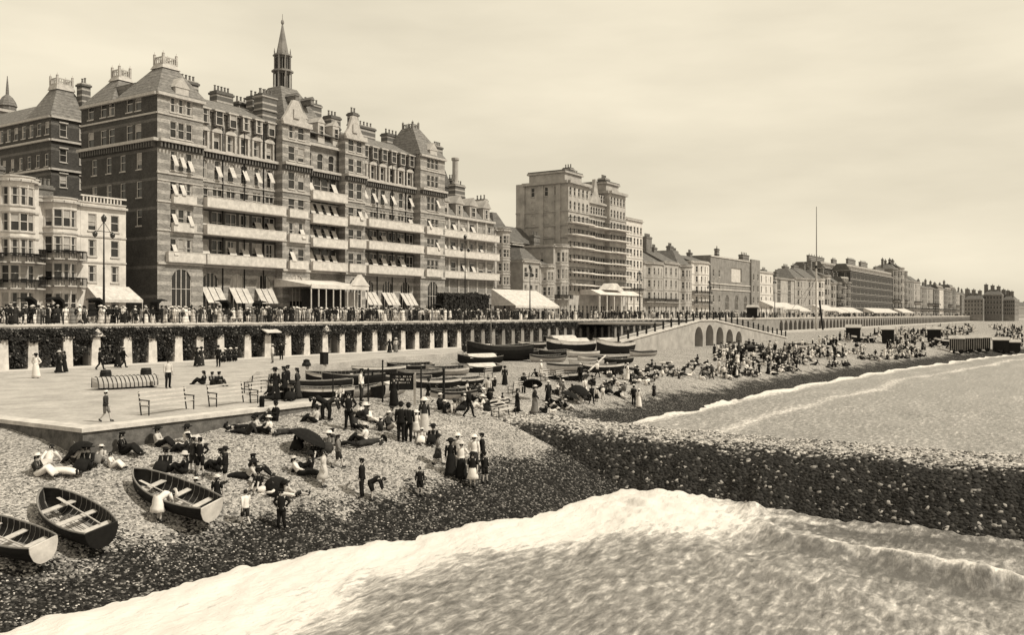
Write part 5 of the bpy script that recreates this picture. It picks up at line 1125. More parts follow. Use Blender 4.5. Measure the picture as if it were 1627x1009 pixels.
def skirt(b, j, mi=0, hem=.06, pose='stand'):
    p = Vector(j['pel'])
    if pose in ('sit', 'lean', 'lie', 'bench'):
        kn = (Vector(j['knL']) + Vector(j['knR'])) / 2; an = (Vector(j['anL']) + Vector(j['anR'])) / 2
        b.tube([p + Vector((0, .1, .05)), p, p.lerp(kn, .55), kn + Vector((0, 0, .0)), kn.lerp(an, .5), an + Vector((0, 0, .0))], [(.12, .1), (.22, .15), (.24, .15), (.24, .13), (.26, .12), (.28, .07)], 12, mi, side=(1, 0, 0))
    else:
        prof = [(.30, hem), (.27, hem + .15), (.235, (.95 + hem) / 2), (.20, .85), (.155, .97), (.13, 1.03)]
        n = 16; i = len(b.v); rnd = random.Random(3)
        for q, (r, z) in enumerate(prof):
            for k in range(n):
                t = 2 * math.pi * k / n; rr = r * (1 + (.07 if k % 2 else -.05) * (1 - q / 5)); b.v.append((p.x * (z / .93) + rr * math.cos(t), p.y * z / .93 + rr * .85 * math.sin(t) + (.04 if q < 2 else 0), z))
        for q in range(len(prof) - 1):
            for k in range(n): b.f.append((i + q * n + k, i + q * n + (k + 1) % n, i + (q + 1) * n + (k + 1) % n, i + (q + 1) * n + k)); b.m.append(mi)
        b.f.append(tuple(i + k for k in reversed(range(n)))); b.m.append(mi)
def orient(j):
    hd, tp = Vector(j['hea']), Vector(j['top']); up = (tp - hd).normalized(); x = Vector((1, 0, 0)); y = up.cross(x).normalized(); x = y.cross(up)
    Mx = Matrix((x, y, up)).transposed().to_4x4(); Mx.translation = hd; return Mx
def hatg(kind, j, mi=0):
    b = MB(); q = MB()
    if kind == 'boater': q.lathe((0, 0, .055), [(.17, 0), (.17, .015), (.10, .016), (.10, .085), (.09, .09)], 14, mi)
    elif kind == 'wide': q.lathe((0, 0, .05), [(.22, -.01), (.235, .01), (.14, .03), (.12, .10), (.08, .13)], 16, mi, (1.05, .95))
    elif kind == 'cap': q.lathe((0, 0, .055), [(.10, 0), (.125, .03), (.11, .07), (.05, .085)], 12, mi); q.lathe((0, -.09, .055), [(.06, 0), (.06, .012), (.02, .014)], 8, mi)
    elif kind == 'bowler': q.lathe((0, 0, .05), [(.15, .0), (.15, .012), (.10, .014), (.105, .06), (.085, .11), (.04, .13)], 14, mi)
    elif kind == 'bonnet': q.lathe((0, .02, -.02), [(.06, -.06), (.12, 0), (.15, .06), (.13, .12), (.06, .16)], 12, mi)
    b.add(q, orient(j)); return b
def hairg(j, long=False, mi=0):
    q = MB(); q.lathe((0, .018, -.02), [(.05, -.055), (.088, -.02), (.098, .03), (.096, .08), (.07, .13), (.02, .15)], 12, mi)
    if long: q.lathe((0, .09, -.04), [(.03, -.10), (.06, -.05), (.06, .03), (.03, .07)], 8, mi)
    b = MB(); b.add(q, orient(j)); return b
_cache = {}
def parts_for(pose, dress, hat):
    """list of (part name, MB) for one figure; slots are coloured per object"""
    k = (pose, dress, hat)
    if k in _cache: return _cache[k]
    j = POSES[pose]; out_ = []
    kb = ('body', pose)
    if kb not in _cache: b = body_mesh('body', j); boots(b, j, 2); _cache[kb] = b
    out_.append(('body', _cache[kb]))
    if dress == 'suit': b = MB(); torso(b, j, low=.12, g=1.05); arms(b, j); out_.append(('jacket', b)); b = MB(); legs(b, j); out_.append(('trousers', b))
    elif dress == 'shirt': b = MB(); torso(b, j); arms(b, j, upto=1.0); out_.append(('shirt', b)); b = MB(); legs(b, j); out_.append(('trousers', b))
    elif dress == 'boy': b = MB(); torso(b, j, low=.05); arms(b, j); out_.append(('shirt', b)); b = MB(); legs(b, j, upto='kn'); out_.append(('shorts', b))
    elif dress == 'lady': b = MB(); torso(b, j, g=.92); arms(b, j, upto=1.0); out_.append(('blouse', b)); b = MB(); skirt(b, j, pose=pose); out_.append(('skirt', b))
    elif dress == 'girl': b = MB(); torso(b, j, g=.95); arms(b, j, upto=.5); out_.append(('blouse', b)); b = MB(); skirt(b, j, hem=.42, pose=pose); out_.append(('skirt', b))
    out_.append(('hair', hairg(j, dress in ('lady', 'girl'))))
    if hat: out_.append(('hat', hatg(hat, j)))
    _cache[k] = out_; return out_
COL = dict(k=M['cblk'], d=M['cdk'], g=M['cmid'], p=M['clt'], w=M['cwh'], s=M['straw'], b=M['mwood'])
_pm = {}
def person(x, y, z, face, pose, dress, hat, cols, h, label, group, full=True):
    """cols: top, bottom, hat colour keys; face: heading of the face in degrees (0 = +x)"""
    sc__ = h / 1.72; rz = R(face) + math.pi / 2
    ps = parts_for(pose, dress, hat)
    if full:
        t = thing('person', label, 'person', (x, y, z), rz, group); t.scale = (sc__,) * 3
        for nm, b in ps:
            if nm == 'body': mats = [M['skin'], M['eye'], M['shoe']]; ck = ''
            elif nm == 'hair': mats = [M['hair']]; ck = ''
            elif nm == 'hat': mats = [COL[cols[2]]]; ck = cols[2]
            elif nm in ('trousers', 'shorts', 'skirt'): mats = [COL[cols[1]]]; ck = cols[1]
            else: mats = [COL[cols[0]]]; ck = cols[0]
            k = (nm, pose, dress, hat if nm == 'hat' else '', ck)
            if k not in _pm: _pm[k] = b.mesh(nm, mats, smooth=True)
            o = bpy.data.objects.new(nm, _pm[k]); C.objects.link(o); o.parent = t
        return t
    k = ('tiny', pose, dress, hat, cols)
    if k not in _pm: _pm[k] = tiny(pose, dress, hat, cols).mesh('person', TM, smooth=True)
    o = bpy.data.objects.new('person', _pm[k]); C.objects.link(o); o.location = (x, y, z); o.rotation_euler = (0, 0, rz); o.scale = (sc__,) * 3
    return tag(o, label, 'person', group)
TM = [M['skin'], M['cblk'], M['cdk'], M['cmid'], M['clt'], M['cwh'], M['straw'], M['hair'], M['mwood']]
TI = dict(k=1, d=2, g=3, p=4, w=5, s=6, b=8)
_tn = {}
def tiny(pose, dress, hat, cols):
    k = (pose, dress, hat, cols)
    if k in _tn: return _tn[k]
    j = POSES[pose]; b = MB(); hd = Vector(j['hea'])
    b.tube([Vector(j['nec']), hd - (Vector(j['top']) - hd) * .5, hd, Vector(j['top'])], [.05, .07, .095, .05], 6)
    p, c, n = Vector(j['pel']), Vector(j['che']), Vector(j['nec']); b.tube([p - (c - p) * .25, p.lerp(c, .5), c, n], [(.18, .15), (.155, .13), (.19, .14), (.07, .07)], 6, TI[cols[0]], side=(1, 0, 0))
    for s in 'LR':
        b.tube([j['sh' + s], j['el' + s], j['wr' + s]], [.07, .055, .042], 4, TI[cols[0]]); b.tube([j['wr' + s], j['ha' + s]], [.035, .03], 4)
    if dress in ('lady', 'girl'): skirt(b, j, TI[cols[1]], .06 if dress == 'lady' else .42, pose)
    if dress != 'lady':
        for s in 'LR': b.tube([j['hi' + s], j['kn' + s], j['an' + s]], [.11, .075, .05], 5, TI[cols[1]] if dress in ('suit', 'shirt') else 0)
        for s in 'LR': b.tube([j['an' + s], j['to' + s]], [.05, .04], 4, 1)
    b.add(hairg(j, False, 7))
    if hat: b.add(hatg(hat, j, TI[cols[2]]))
    _tn[k] = b; return b

def parasol(x, y, z, tilt, az, m, label, r=.62, h=1.0, group='parasols on the beach'):
    t = thing('parasol', label, 'parasol', (x, y, z), R(az), group); t.rotation_euler = (R(tilt), 0, R(az)); n = 12; b = MB()
    for k in range(n):
        t0, t1 = 2 * math.pi * k / n, 2 * math.pi * (k + 1) / n; pr = [(.02, h), (r * .5, h - .07), (r * .85, h - .22), (r, h - .36)]
        for (ra, za), (rb, zb) in zip(pr, pr[1:]):
            for e_ in (0, .015):
                b.quad(*[(q[0] * math.cos(q[2]), q[0] * math.sin(q[2]), q[1] - e_) for q in ((ra, za, t0), (rb, zb, t0), (rb, zb, t1), (ra, za, t1))])
    b.build('canopy', M[m], t, local=True); b = MB(); b.tube([(0, 0, 0), (0, 0, h + .08)], .013, 6); b.build('stick', M['mwood'], t, local=True); b = MB()
    for k in range(n): a = 2 * math.pi * k / n; b.tube([(0, 0, h - .3), (r * .6 * math.cos(a), r * .6 * math.sin(a), h - .12)], .006, 3)
    b.build('ribs', M['iron'], t, local=True); return t
# ================================================================ BOATS AND FURNITURE
def boat(label, L, Bm, D, loc, rz, hull='tar', inner='dwood', tilt=(0, 0), tr='white', thw=3, oars=0, group='rowing boats drawn up on the shingle', mast=0, name='rowing_boat', stripe=None, cover=False, cat='boat', rudder=False):
    t = thing(name, label, cat, loc, R(rz), group); t.rotation_euler = (R(tilt[0]), R(tilt[1]), R(rz))
    NS, NJ = 18, 6
    def hb(u): return Bm / 2 * (max(0, 1 - (abs(u - .42) / .58) ** 2.4) ** .75 if u > .42 else .68 + .32 * (1 - ((.42 - u) / .42) ** 2))
    def keel(u): return .45 * D * max(0, (u - .84) / .16) ** 2 + .05 * D * max(0, (.2 - u) / .2)
    def gun(u): return D * (1 + .38 * max(0, (u - .45) / .55) ** 2 + .12 * max(0, (.4 - u) / .4) ** 2)
    def pt(u, q, ins=0):
        b_ = max(.012, hb(u) - ins); k, g_ = keel(u) + ins * 1.2, gun(u)
        f = q / NJ; y = b_ * math.sin(f * math.pi / 2) ** .75; 
        step = 0 if ins else .012 * (q % 2)
        return (-L / 2 + L * u * .985, y + step, k + (g_ - k) * (f ** 1.7))
    def shell(b, ins, mi, flip):
        for sg in (1, -1):
            for i in range(NS):
                for q in range(NJ):
                    u0, u1 = i / NS, (i + 1) / NS; c = [pt(u0, q, ins), pt(u1, q, ins), pt(u1, q + 1, ins), pt(u0, q + 1, ins)]; c = [(x, y * sg, z) for x, y, z in c]
                    if (sg < 0) ^ flip: c.reverse()
                    b.quad(*c, mi if not (stripe and q >= NJ - 1 and not ins) else 1)
    b = MB(); shell(b, 0, 0, True)
    hl = b.build('hull', [M[hull], M[stripe or hull]], t, smooth=True, local=True)
    b = MB(); shell(b, .035, 0, False); b.build('lining', M[inner], t, local=True)
    b = MB()
    for sg in (1, -1): b.tube([(pt(i / NS, NJ)[0], (pt(i / NS, NJ)[1] - .012) * sg, pt(i / NS, NJ)[2] + .01) for i in range(NS + 1)], [.032] * (NS + 1), 6)
    b.build('gunwale', M['mwood'] if hull != 'white' else M['dwood'], t, local=True)
    b = MB(); prof = [(pt(0, q)[1], pt(0, q)[2]) for q in range(NJ + 1)]; pg = prof + [(-y, z) for y, z in reversed(prof[1:])]
    b.poly_prism(pg, 'x', -L / 2 - .03, -L / 2 + .03); b.build('transom', M[tr], t, local=True)
    b = MB(); b.tube([(L * .49, 0, gun(1) + .06), (L * .485, 0, keel(1) + .1), (L * .40, 0, keel(.9) - .03), (L * .3, 0, -.03), (-L / 2, 0, -.03)], .03, 6); b.build('keel', M['mwood'], t, local=True)
    for k in range(thw):
        u = .16 + .58 * k / max(1, thw - 1); z = gun(u) * .66; yy = hb(u) * .9; x = -L / 2 + L * u
        b = MB(); b.box(x - .11, x + .11, -yy, yy, z, z + .03); b.build('thwart', M['wood'], t, local=True)
    if not cover:
        for k in range(6):
            y = -.27 * Bm + k * .09 * Bm; b = MB(); b.box(-L * .36, L * .18, y, y + .075 * Bm, D * .17, D * .19)
            b.build('floor_board', M['wood'] if k in (1, 2, 3, 4) else M['mwood'], t, local=True)
        b = MB()
        for k in range(1, 14):
            u = k / 15
            for sg in (1, -1): b.tube([(pt(u, q, .045)[0], pt(u, q, .045)[1] * sg, pt(u, q, .045)[2]) for q in range(1, NJ + 1)], .014, 4)
        b.build('ribs', M['mwood'], t, local=True)
    else:
        b = MB(); b.poly_prism([(-Bm * .42, D * .95), (Bm * .42, D * .95), (Bm * .1, D * 1.35), (-Bm * .1, D * 1.35)], 'x', -L * .35, L * .28); b.build('canvas_cover', M['canvas'], t, local=True)
    if rudder: b = MB(); b.box(-L / 2 - .30, -L / 2 - .035, -.02, .02, 0, D * .95); b.build('rudder', M['tar'], t, local=True)
    if mast: b = MB(); b.tube([(L * .12, 0, .1), (L * .12, 0, mast)], [.07, .04], 7); b.build('mast', M['mwood'], t, local=True)
    return t
def oar(a, c, label='long wooden oar lying on the shingle'):
    a, c = Vector(a), Vector(c); d = (c - a).normalized(); b = MB(); b.tube([a, a.lerp(c, .75)], [.024, .022], 6); p = a.lerp(c, .74); b.tube([p, p + (c - p) * .3, c], [(.03, .02), (.075, .014), (.07, .01)], 8, side=(0, 0, 1).__class__((d.cross(Vector((0, 0, 1)))).normalized()))
    o = b.build('oar', M['wood']); return tag(o, label, 'oar', 'oars on the beach')
# three near rowing boats
x, y, z = hit(272, 806); boat('tarred rowing boat with pale transom and children beside it, right of the three near boats', 3.9, 1.55, .66, (x, y, z + .02), 98, thw=3, tilt=(-12, -12), tr='white')
x, y, z = hit(116, 842); boat('tarred rowing boat with two pale floor boards, middle of the three near boats', 3.6, 1.6, .66, (x, y, z + .02), 88, thw=3, tilt=(-12, -12), tr='tar')
x, y, z = hit(8, 876); boat('tarred rowing boat cut by the left edge, its pale transom towards the sea', 3.6, 1.4, .62, (x, y, z + .02), 98, thw=3, tilt=(-12, -7), tr='white')
def in_boat(bt, a, c, lb):
    MM = Matrix.Translation(bt.location) @ bt.rotation_euler.to_matrix().to_4x4(); oar(MM @ Vector(a), MM @ Vector(c), lb)
nb = [o for o in C.objects if o.name.startswith('rowing_boat') and o.parent is None][:3]
in_boat(nb[0], (-1.3, .25, .52), (1.35, .18, .66), 'oar laid along the thwarts of the right near boat'); in_boat(nb[1], (-1.2, -.3, .52), (1.2, -.2, .64), 'oar laid along the thwarts of the middle near boat'); in_boat(nb[2], (-1.2, .2, .5), (1.2, .2, .62), 'oar laid along the thwarts of the boat cut by the left edge')
for (bt, lx, lb) in ((nb[0], -.6, 'coil of rope in the stern of the right near boat'), (nb[1], .5, 'coil of rope amidships in the middle near boat')):
    MM = Matrix.Translation(bt.location) @ bt.rotation_euler.to_matrix().to_4x4(); cpt = MM @ Vector((lx, -.1, .17)); b = MB()
    b.tube([(cpt.x + (.20 - .004 * k) * math.cos(k * .6), cpt.y + (.20 - .004 * k) * math.sin(k * .6), cpt.z + .003 * k) for k in range(36)], .018, 5); o = b.build('rope', M['mwood']); tag(o, lb, 'rope')
p = hit(205, 835); q = hit(180, 842); oar((p[0] + 1.2, p[1] + .8, p[2] + .12), (q[0], q[1], q[2] + .1), 'oar with broad pale blade between the two middle near boats')

def bench(label, x, y, rz, L=2.6, group='slatted benches', z=None):
    t = thing('bench', label, 'bench', (x, y, gz(x, y) if z is None else z), R(rz), group)
    b = MB(); [b.box(-L / 2, L / 2, -.42 + .11 * k, -.34 + .11 * k, .42, .45) for k in range(4)]; b.build('seat', M['wood'], t, local=True)
    b = MB(); [b.box(-L / 2, L / 2, .04 + .03 * k, .06 + .03 * k, .56 + .19 * k, .62 + .19 * k) for k in range(3)]; b.build('backrest', M['white'], t, local=True)
    for s in (-1, 1):
        xx = s * (L / 2 - .08)
        for (a, c) in (((xx, -.40, 0), (xx, -.40, .64)), ((xx, .02, 0), (xx, .17, 1.02))): b = MB(); b.tube([a, c], .03, 6); b.build('leg', M['iron'], t, local=True)
        b = MB(); b.tube([(xx, -.44, .64), (xx, .08, .66)], .028, 6); b.build('armrest', M['iron'], t, local=True); b = MB(); b.tube([(xx, -.40, .40), (xx, .04, .40)], .025, 6); b.build('side_rail', M['iron'], t, local=True)
    return t
def bpx(px, py): return hit(px, py)
for (px, py, rz, L, lb) in ((262, 655, 12, 3.0, 'long pale slatted bench near the coping, left of the pair by the standing boatman'), (361, 643, 10, 2.6, 'pale slatted bench near the coping, right of the pair by the standing boatman'),
    (420, 638, 10, 2.2, 'pale slatted bench beside the dark seated women'), (411, 625, 190, 1.6, 'short dark slatted bench behind the seated women'), (835, 612, 200, 1.9, 'slatted bench behind the man standing alone on mid beach'), (867, 606, 0, 1.7, 'empty slatted bench standing alone between the grey boat and the umbrellas'),
    (891, 606, 0, 1.5, 'slatted bench beside the man at the end of the grey boat'), (823, 626, 180, 1.9, 'slatted bench with a woman in a dark hat behind it'), (796, 662, 8, 2.4, 'low slatted bench nearest the bank of stones'), (775, 602, 190, 2.0, 'slatted bench near the bow of the white boat'), (922, 634, 4, 2.0, 'dark slatted bench left of the seated group by the wet shingle'), (1078, 598, 0, 1.5, 'small slatted bench at the middle of the crowded beach')):
    x, y, z = hit(px, py); bench(lb, x, y, rz, L, z=z)

# upturned clinker boat on rollers on the esplanade
x, y, z = hit(200, 617); t = thing('upturned_boat', 'long ribbed upturned boat hull lying on the gravel esplanade', 'boat', (x, y, z), R(-14)); b = MB()
NS, NJ = 16, 8
for i in range(NS):
    for q in range(NJ):
        def pp(i_, q_):
            u = i_ / NS; hb = .62 * (1 - abs(2 * u - 1) ** 4) ** .5 + .08; a = math.pi * q_ / NJ; st_ = 1 + .05 * (q_ % 2); return (-1.95 + 3.9 * u, hb * math.cos(a) * st_, .12 + .62 * math.sin(a) * st_)
        b.quad(pp(i, q), pp(i, q + 1), pp(i + 1, q + 1), pp(i + 1, q))
b.build('hull', M['gboat'], t, local=True); b = MB()
for i in range(1, NS):
    u = i / NS; hb = .62 * (1 - abs(2 * u - 1) ** 4) ** .5 + .08; b.tube([(-1.95 + 3.9 * u, hb * 1.06 * math.cos(a), .12 + .66 * math.sin(a)) for a in [math.pi * k / 8 for k in range(9)]], .022, 4)
b.build('ribs', M['tar'], t, local=True); b = MB()
for xx in (-1.3, 1.3): b.tube([(xx, -.8, .07), (xx, .8, .07)], .07, 7)
b.build('rollers', M['tar'], t, local=True)
for (dx, px, py, lb) in ((0, 168, 608, 'dark barrel at the left end of the upturned boat'), (0, 232, 604, 'dark barrel at the right end of the upturned boat')):
    x, y, z = hit(px, py); b = MB(); b.lathe((0, 0, 0), [(.3, 0), (.36, .25), (.36, .5), (.3, .8)], 12); t = thing('barrel', lb, 'barrel', (x, y, z), 0, 'barrels beside the upturned boat'); b.build('staves', M['tar'], t, local=True, smooth=True); b = MB(); [b.lathe((0, 0, zz), [(.335, 0), (.37, .01), (.37, .04), (.335, .05)], 12) for zz in (.1, .62)]; b.build('hoop', M['iron'], t, local=True)
for (px, py, lb) in ((515, 579, 'dark upright box standing alone on the gravel esplanade'), (487, 582, 'small low bollard like stump alone on the gravel esplanade')):
    x, y, z = hit(px, py); b = MB(); 
    if px == 515: b.box(x - .3, x + .3, y - .22, y + .22, z, z + 1.0); b.box(x - .34, x + .34, y - .26, y + .26, z + 1.0, z + 1.06); b.box(x + .42, x + .47, y - .05, y, z, z + 1.05); o = b.build('box', M['tar']); tag(o, lb, 'box')
    else: b.lathe((x, y, z), [(.36, 0), (.4, .15), (.25, .4), (.3, .5), (.1, .6)], 10); o = b.build('stump', M['tar']); tag(o, lb, 'stump')

# mid beach boats: px, py of the hull centre on the ground, length, beam, depth, heading, hull, ...
BT = [(508, 632, 4.6, 1.5, .75, 140, 'tar', 'dwood', 'white', 'dark rowing boat with pale lining, bow towards the dark seated women', dict(stripe='white')),
 (560, 632, 4.4, 1.5, .8, -28, 'gboat', 'dwood', 'white', 'grey rowing boat with a raised bow, behind the man in the white shirt', dict()),
 (560, 612, 6.0, 1.9, 1.0, 155, 'tar', 'dwood', 'tar', 'long dark boat lying behind the grey rowing boat', dict()),
 (708, 596, 5.6, 1.9, .95, 158, 'gboat', 'dwood', 'white', 'pale double banded boat with a raised bow, right of the notice board', dict(stripe='white', cover=False)),
 (665, 600, 5.6, 1.7, .85, 158, 'tar', 'dwood', 'tar', 'dark boat lying behind the notice board', dict(stripe='mwood')),
 (735, 612, 4.8, 1.6, .8, 160, 'tar', 'dwood', 'mwood', 'dark rowing boat with a pale top strake in front of the pale banded boat', dict(stripe='white')),
 (760, 578, 7.0, 2.4, 1.1, 158, 'tar', 'dwood', 'tar', 'dark sailing boat with a pale covered deck, left of the largest hull', dict(cover=True)),
 (792, 573, 10.0, 3.6, 2.5, 146, 'tar', 'dwood', 'tar', 'largest tarred fishing boat with pale gunwale in front of the ivy wall', dict(stripe='dwood', cover=False, mast=6.0)),
 (905, 560, 10.5, 3.2, 2.1, 160, 'tar', 'dwood', 'white', 'second large tarred boat with white top strake and pale rudder post', dict(stripe='white', cover=True, mast=0)),
 (890, 551, 9.5, 3.0, 1.7, 165, 'tar', 'dwood', 'tar', 'tarred boat with white canvas bundles, farthest of the large hulls', dict(cover=True)),
 (975, 562, 9.0, 3.0, 2.2, 165, 'tar', 'dwood', 'tar', 'blunt dark hull at the foot of the ramp', dict(stripe='white', rudder=True)),
 (925, 568, 6.5, 2.0, .9, 160, 'gboat', 'dwood', 'tar', 'white topped open boat between the large hulls and the long grey boat', dict(stripe='white', cover=False)),
 (902, 590, 7.0, 2.1, .95, 158, 'gboat', 'dwood', 'white', 'long pale grey clinker boat lying on the shingle', dict(stripe='dwood')),
 (955, 592, 7.5, 2.2, 1.1, 162, 'tar', 'dwood', 'tar', 'long dark boat with a pale gunwale right of the long grey boat', dict(stripe='white')),
 (925, 602, 5.0, 1.7, .8, 20, 'tar', 'dwood', 'mwood', 'dark boat under a pale leaning spar, near the wet shingle', dict()),
 (940, 576, 5.8, 1.9, .9, 160, 'gboat', 'dwood', 'mwood', 'small pale boat wedged among the dark hulls', dict(stripe='white')),
 (1265, 556, 8.0, 2.2, .9, 165, 'gboat', 'dwood', 'white', 'long pale boat at the far end of the ramp', dict(stripe='white')),
 (1232, 572, 6.0, 1.9, .9, 160, 'tar', 'dwood', 'tar', 'dark boat amid the crowd right of the ramp arches', dict()),
 (1370, 543, 9.0, 2.4, 1.0, 165, 'tar', 'dwood', 'white', 'low dark boat between the distant bathing huts', dict(stripe='white')),
 (1500, 548, 10.0, 2.6, 1.2, 165, 'tar', 'dwood', 'white', 'dark boat with pale strake left of the striped bathing machines', dict(stripe='white')),
 (1180, 559, 7.0, 2.0, .9, 150, 'tar', 'dwood', 'tar', 'dark upturned looking boat before the ramp arches', dict()),
 (1052, 588, 4.2, 1.3, .45, 175, 'tar', 'dwood', 'tar', 'flat dark skiff alone on the open shingle', dict())]
for (px, py, L, Bm, D, rz, hu, inn, tr, lb, kw) in BT:
    x, y, z = hit(px, py); n_ = 'fishing_boat' if L > 8.5 else 'rowing_boat'
    if px < 1040: L, Bm, D = L * .76, Bm * .76, D * (.72 if L < 8.5 else .66)
    boat(lb, L, Bm, D, (x, y, z - .04), rz, hull=hu, inner=inn, tr=tr, thw=3 if L < 8 else 4, tilt=(random.Random(px).uniform(-9, 5), 0), name=n_, group='boats drawn up on the beach', **kw)
MORE = [(496, 622, 4.0, 150), (530, 606, 3.8, 150), (600, 596, 4.4, 165), (625, 628, 3.6, 20), (650, 590, 4.0, 158), (690, 616, 3.8, 160), (640, 612, 4.2, 165), (715, 634, 3.4, 155), (760, 592, 4.0, 158), (828, 566, 4.4, 160), (846, 552, 4.6, 165), (868, 575, 4.0, 158), (880, 566, 4.4, 162),
 (960, 548, 5.0, 168), (1000, 556, 4.2, 160), (930, 584, 4.2, 165), (975, 578, 4.4, 160), (898, 604, 3.2, 150), (760, 560, 4.4, 162), (1020, 566, 3.8, 160)]
WHB = ['behind the dark rowing boat', 'behind the grey rowing boat', 'left of the notice board, farther up', 'at the foot of the notice board', 'above the notice board', 'left of the pale banded boat', 'just behind the notice board top', 'before the two thin posts', 'between the pale banded boat and the largest hull', 'under the stern of the largest hull', 'against the wall left of the second large boat', 'left of the long grey clinker boat', 'below the second large tarred boat', 'behind the blunt dark hull', 'at the ramp foot, right of the blunt hull', 'between the grey clinker boat and the long dark boat', 'below the blunt dark hull', 'in front of the long grey clinker boat', 'against the ivy wall left of the largest hull', 'farthest right of the drawn up boats']
for k, ((px, py, L, rz), wh) in enumerate(zip(MORE, WHB)):
    x, y, z = hit(px, py); hu = ('tar', 'tar', 'dwood', 'gboat')[k % 4]; st_ = (None, 'white', 'white', 'dwood')[k % 4 if k % 3 else 0]
    boat('low %s boat %s' % ({'tar': 'tarred', 'dwood': 'dark painted', 'gboat': 'grey'}[hu], wh), L * 1.18, L * .36, .66, (x, y, z - .05), rz, hull=hu, inner='dwood', tr='tar' if k % 2 else 'white', thw=3, tilt=(random.Random(k).uniform(-14, 6), 0), name='rowing_boat', group='boats drawn up on the beach', stripe=st_, cover=(k % 5 == 3))
a = hit(930, 600); c = hit(962, 590); b = MB(); b.tube([(a[0], a[1], a[2] + .3), (c[0], c[1], c[2] + 1.6)], .09, 7); o = b.build('spar', M['wood']); tag(o, 'pale spar leaning up from the dark boat near the wet shingle', 'spar')

# notice board and posts
def post(px, py_b, py_t, r, m, label, cross=False):
    x, y, z = hit(px, py_b); h = (py_b - py_t) / F * dep(x, y); b = MB(); b.tube([(0, 0, -.1), (0, 0, h)], [r, r * .8], 8)
    t = thing('post', label, 'post', (x, y, z), 0, 'posts round the landing place'); b.build('shaft', M[m], t, local=True)
    b = MB(); b.lathe((0, 0, h), [(r, 0), (r * 1.3, .03), (r * .5, .1)], 8)
    if cross: b.box(-.35, .35, -.04, .04, h - .18, h - .08); b.box(-.37, -.3, -.04, .04, h - .34, h - .1); b.box(.3, .37, -.04, .04, h - .34, h - .1)
    b.build('cap', M[m], t, local=True); return x, y, z
for (px, pb, pt_, r, m, lb, cr) in ((608, 640, 575, .05, 'tar', 'thin dark post left of the notice board', 0), (669, 645, 587, .05, 'tar', 'thin dark post right of the notice board', 0), (705, 648, 588, .08, 'tar', 'thick dark post standing right of the two thin posts', 0), (585, 638, 588, .045, 'tar', 'post with a small crossbar behind the man in the white shirt', 1), (529, 634, 597, .04, 'tar', 'leaning dark post at the bow of the dark rowing boat', 0)): post(px, pb, pt_, r, m, lb, cr)
x, y, z = hit(640, 642); D_ = dep(x, y); k = D_ / F; ra = TH - R(90)
t = thing('notice_board', 'large dark notice board with rows of pale lettering between white posts', 'sign', (x, y, z), ra)
for s in (-1, 1):
    b = MB(); b.box(s * 19 * k - .06, s * 19 * k + .06, -.05, .05, -.1, 49 * k); b.build('leg', M['tar'] if s < 0 else M['white'], t, local=True)
b = MB(); b.box(-17 * k, 17 * k, -.04, .04, 22 * k, 47 * k); b.build('board', M['tar'], t, local=True); b = MB(); b.box(-18.6 * k, 18.6 * k, -.06, .06, 47 * k, 49 * k); b.build('top_rail', M['tar'], t, local=True)
rnd = random.Random(2); b = MB()                     # lettering too small to read in the photograph: short pale strokes in rows
for row, (zz, hh) in enumerate(((42, 2.6), (37, 3.4), (32.5, 2.2))):
    u = -13.0
    while u < 13:
        w_ = rnd.uniform(.8, 1.6)
        if rnd.random() < .82: b.box(u * k, (u + .35) * k, -.05, -.042, zz * k, (zz + hh) * k); b.box((u + .35) * k, (u + w_) * k, -.05, -.042, (zz + hh * rnd.choice((0, .4, .8))) * k, (zz + hh * rnd.choice((0, .4, .8)) * 1 + .5) * k if 0 else (zz + hh) * k - .01 * k if rnd.random() < .1 else (zz + .45) * k)
        u += w_ + .5
b.build('lettering', M['paper'], t, local=True)

# tall masts and lamp standards
def lamp(px, p, ptop, label, zb=None):
    x = sx(px, p); zb_ = PZ if zb is None else zb; h = zat(x, p, ptop) - zb_; t = thing('street_lamp', label, 'street lamp', (x, p, zb_), 0, 'tall lamp standards on the promenade')
    b = MB(); b.lathe((0, 0, 0), [(.32, 0), (.32, .35), (.22, .45), (.2, 1.3), (.26, 1.35), (.12, 1.6), (.09, h * .5), (.13, h * .5 + .05), (.08, h * .5 + .12), (.055, h - .8)], 10); b.build('column', M['iron'], t, local=True)
    b = MB(); b.tube([(-.95, 0, h * .84), (.95, 0, h * .84)], .035, 6); b.tube([(-.7, 0, h * .84), (0, 0, h * .93)], .025, 5); b.tube([(.7, 0, h * .84), (0, 0, h * .93)], .025, 5); b.build('crossarm', M['iron'], t, local=True)
    for xx in (-.95, .95): b = MB(); b.lathe((xx, 0, h * .84 - .62), [(.05, 0), (.2, .12), (.26, .4), (.1, .55), (.04, .62)], 10); b.build('lantern', M['glass'], t, local=True, smooth=True)
    b = MB(); b.lathe((0, 0, h - .82), [(.1, 0), (.22, .15), (.28, .5), (.12, .68), (.03, .82)], 10); b.build('lantern', M['glass'], t, local=True, smooth=True)
for (px, p, pt_, lb) in ((165, 83, 340, 'tall iron lamp standard before the narrow cream house with the awning'), (739, 83, 372, 'tall iron lamp standard before the mansard annexe'), (842, 83, 420, 'iron lamp standard beside the white marquee'), (1016, 83, 430, 'iron lamp standard before the eight storey cream block'), (1127, 76, 445, 'slender lamp standard above the top of the ramp'), (1231, 78, 436, 'dark lamp standard above the right slope of the ramp')): lamp(px, p, pt_, lb)
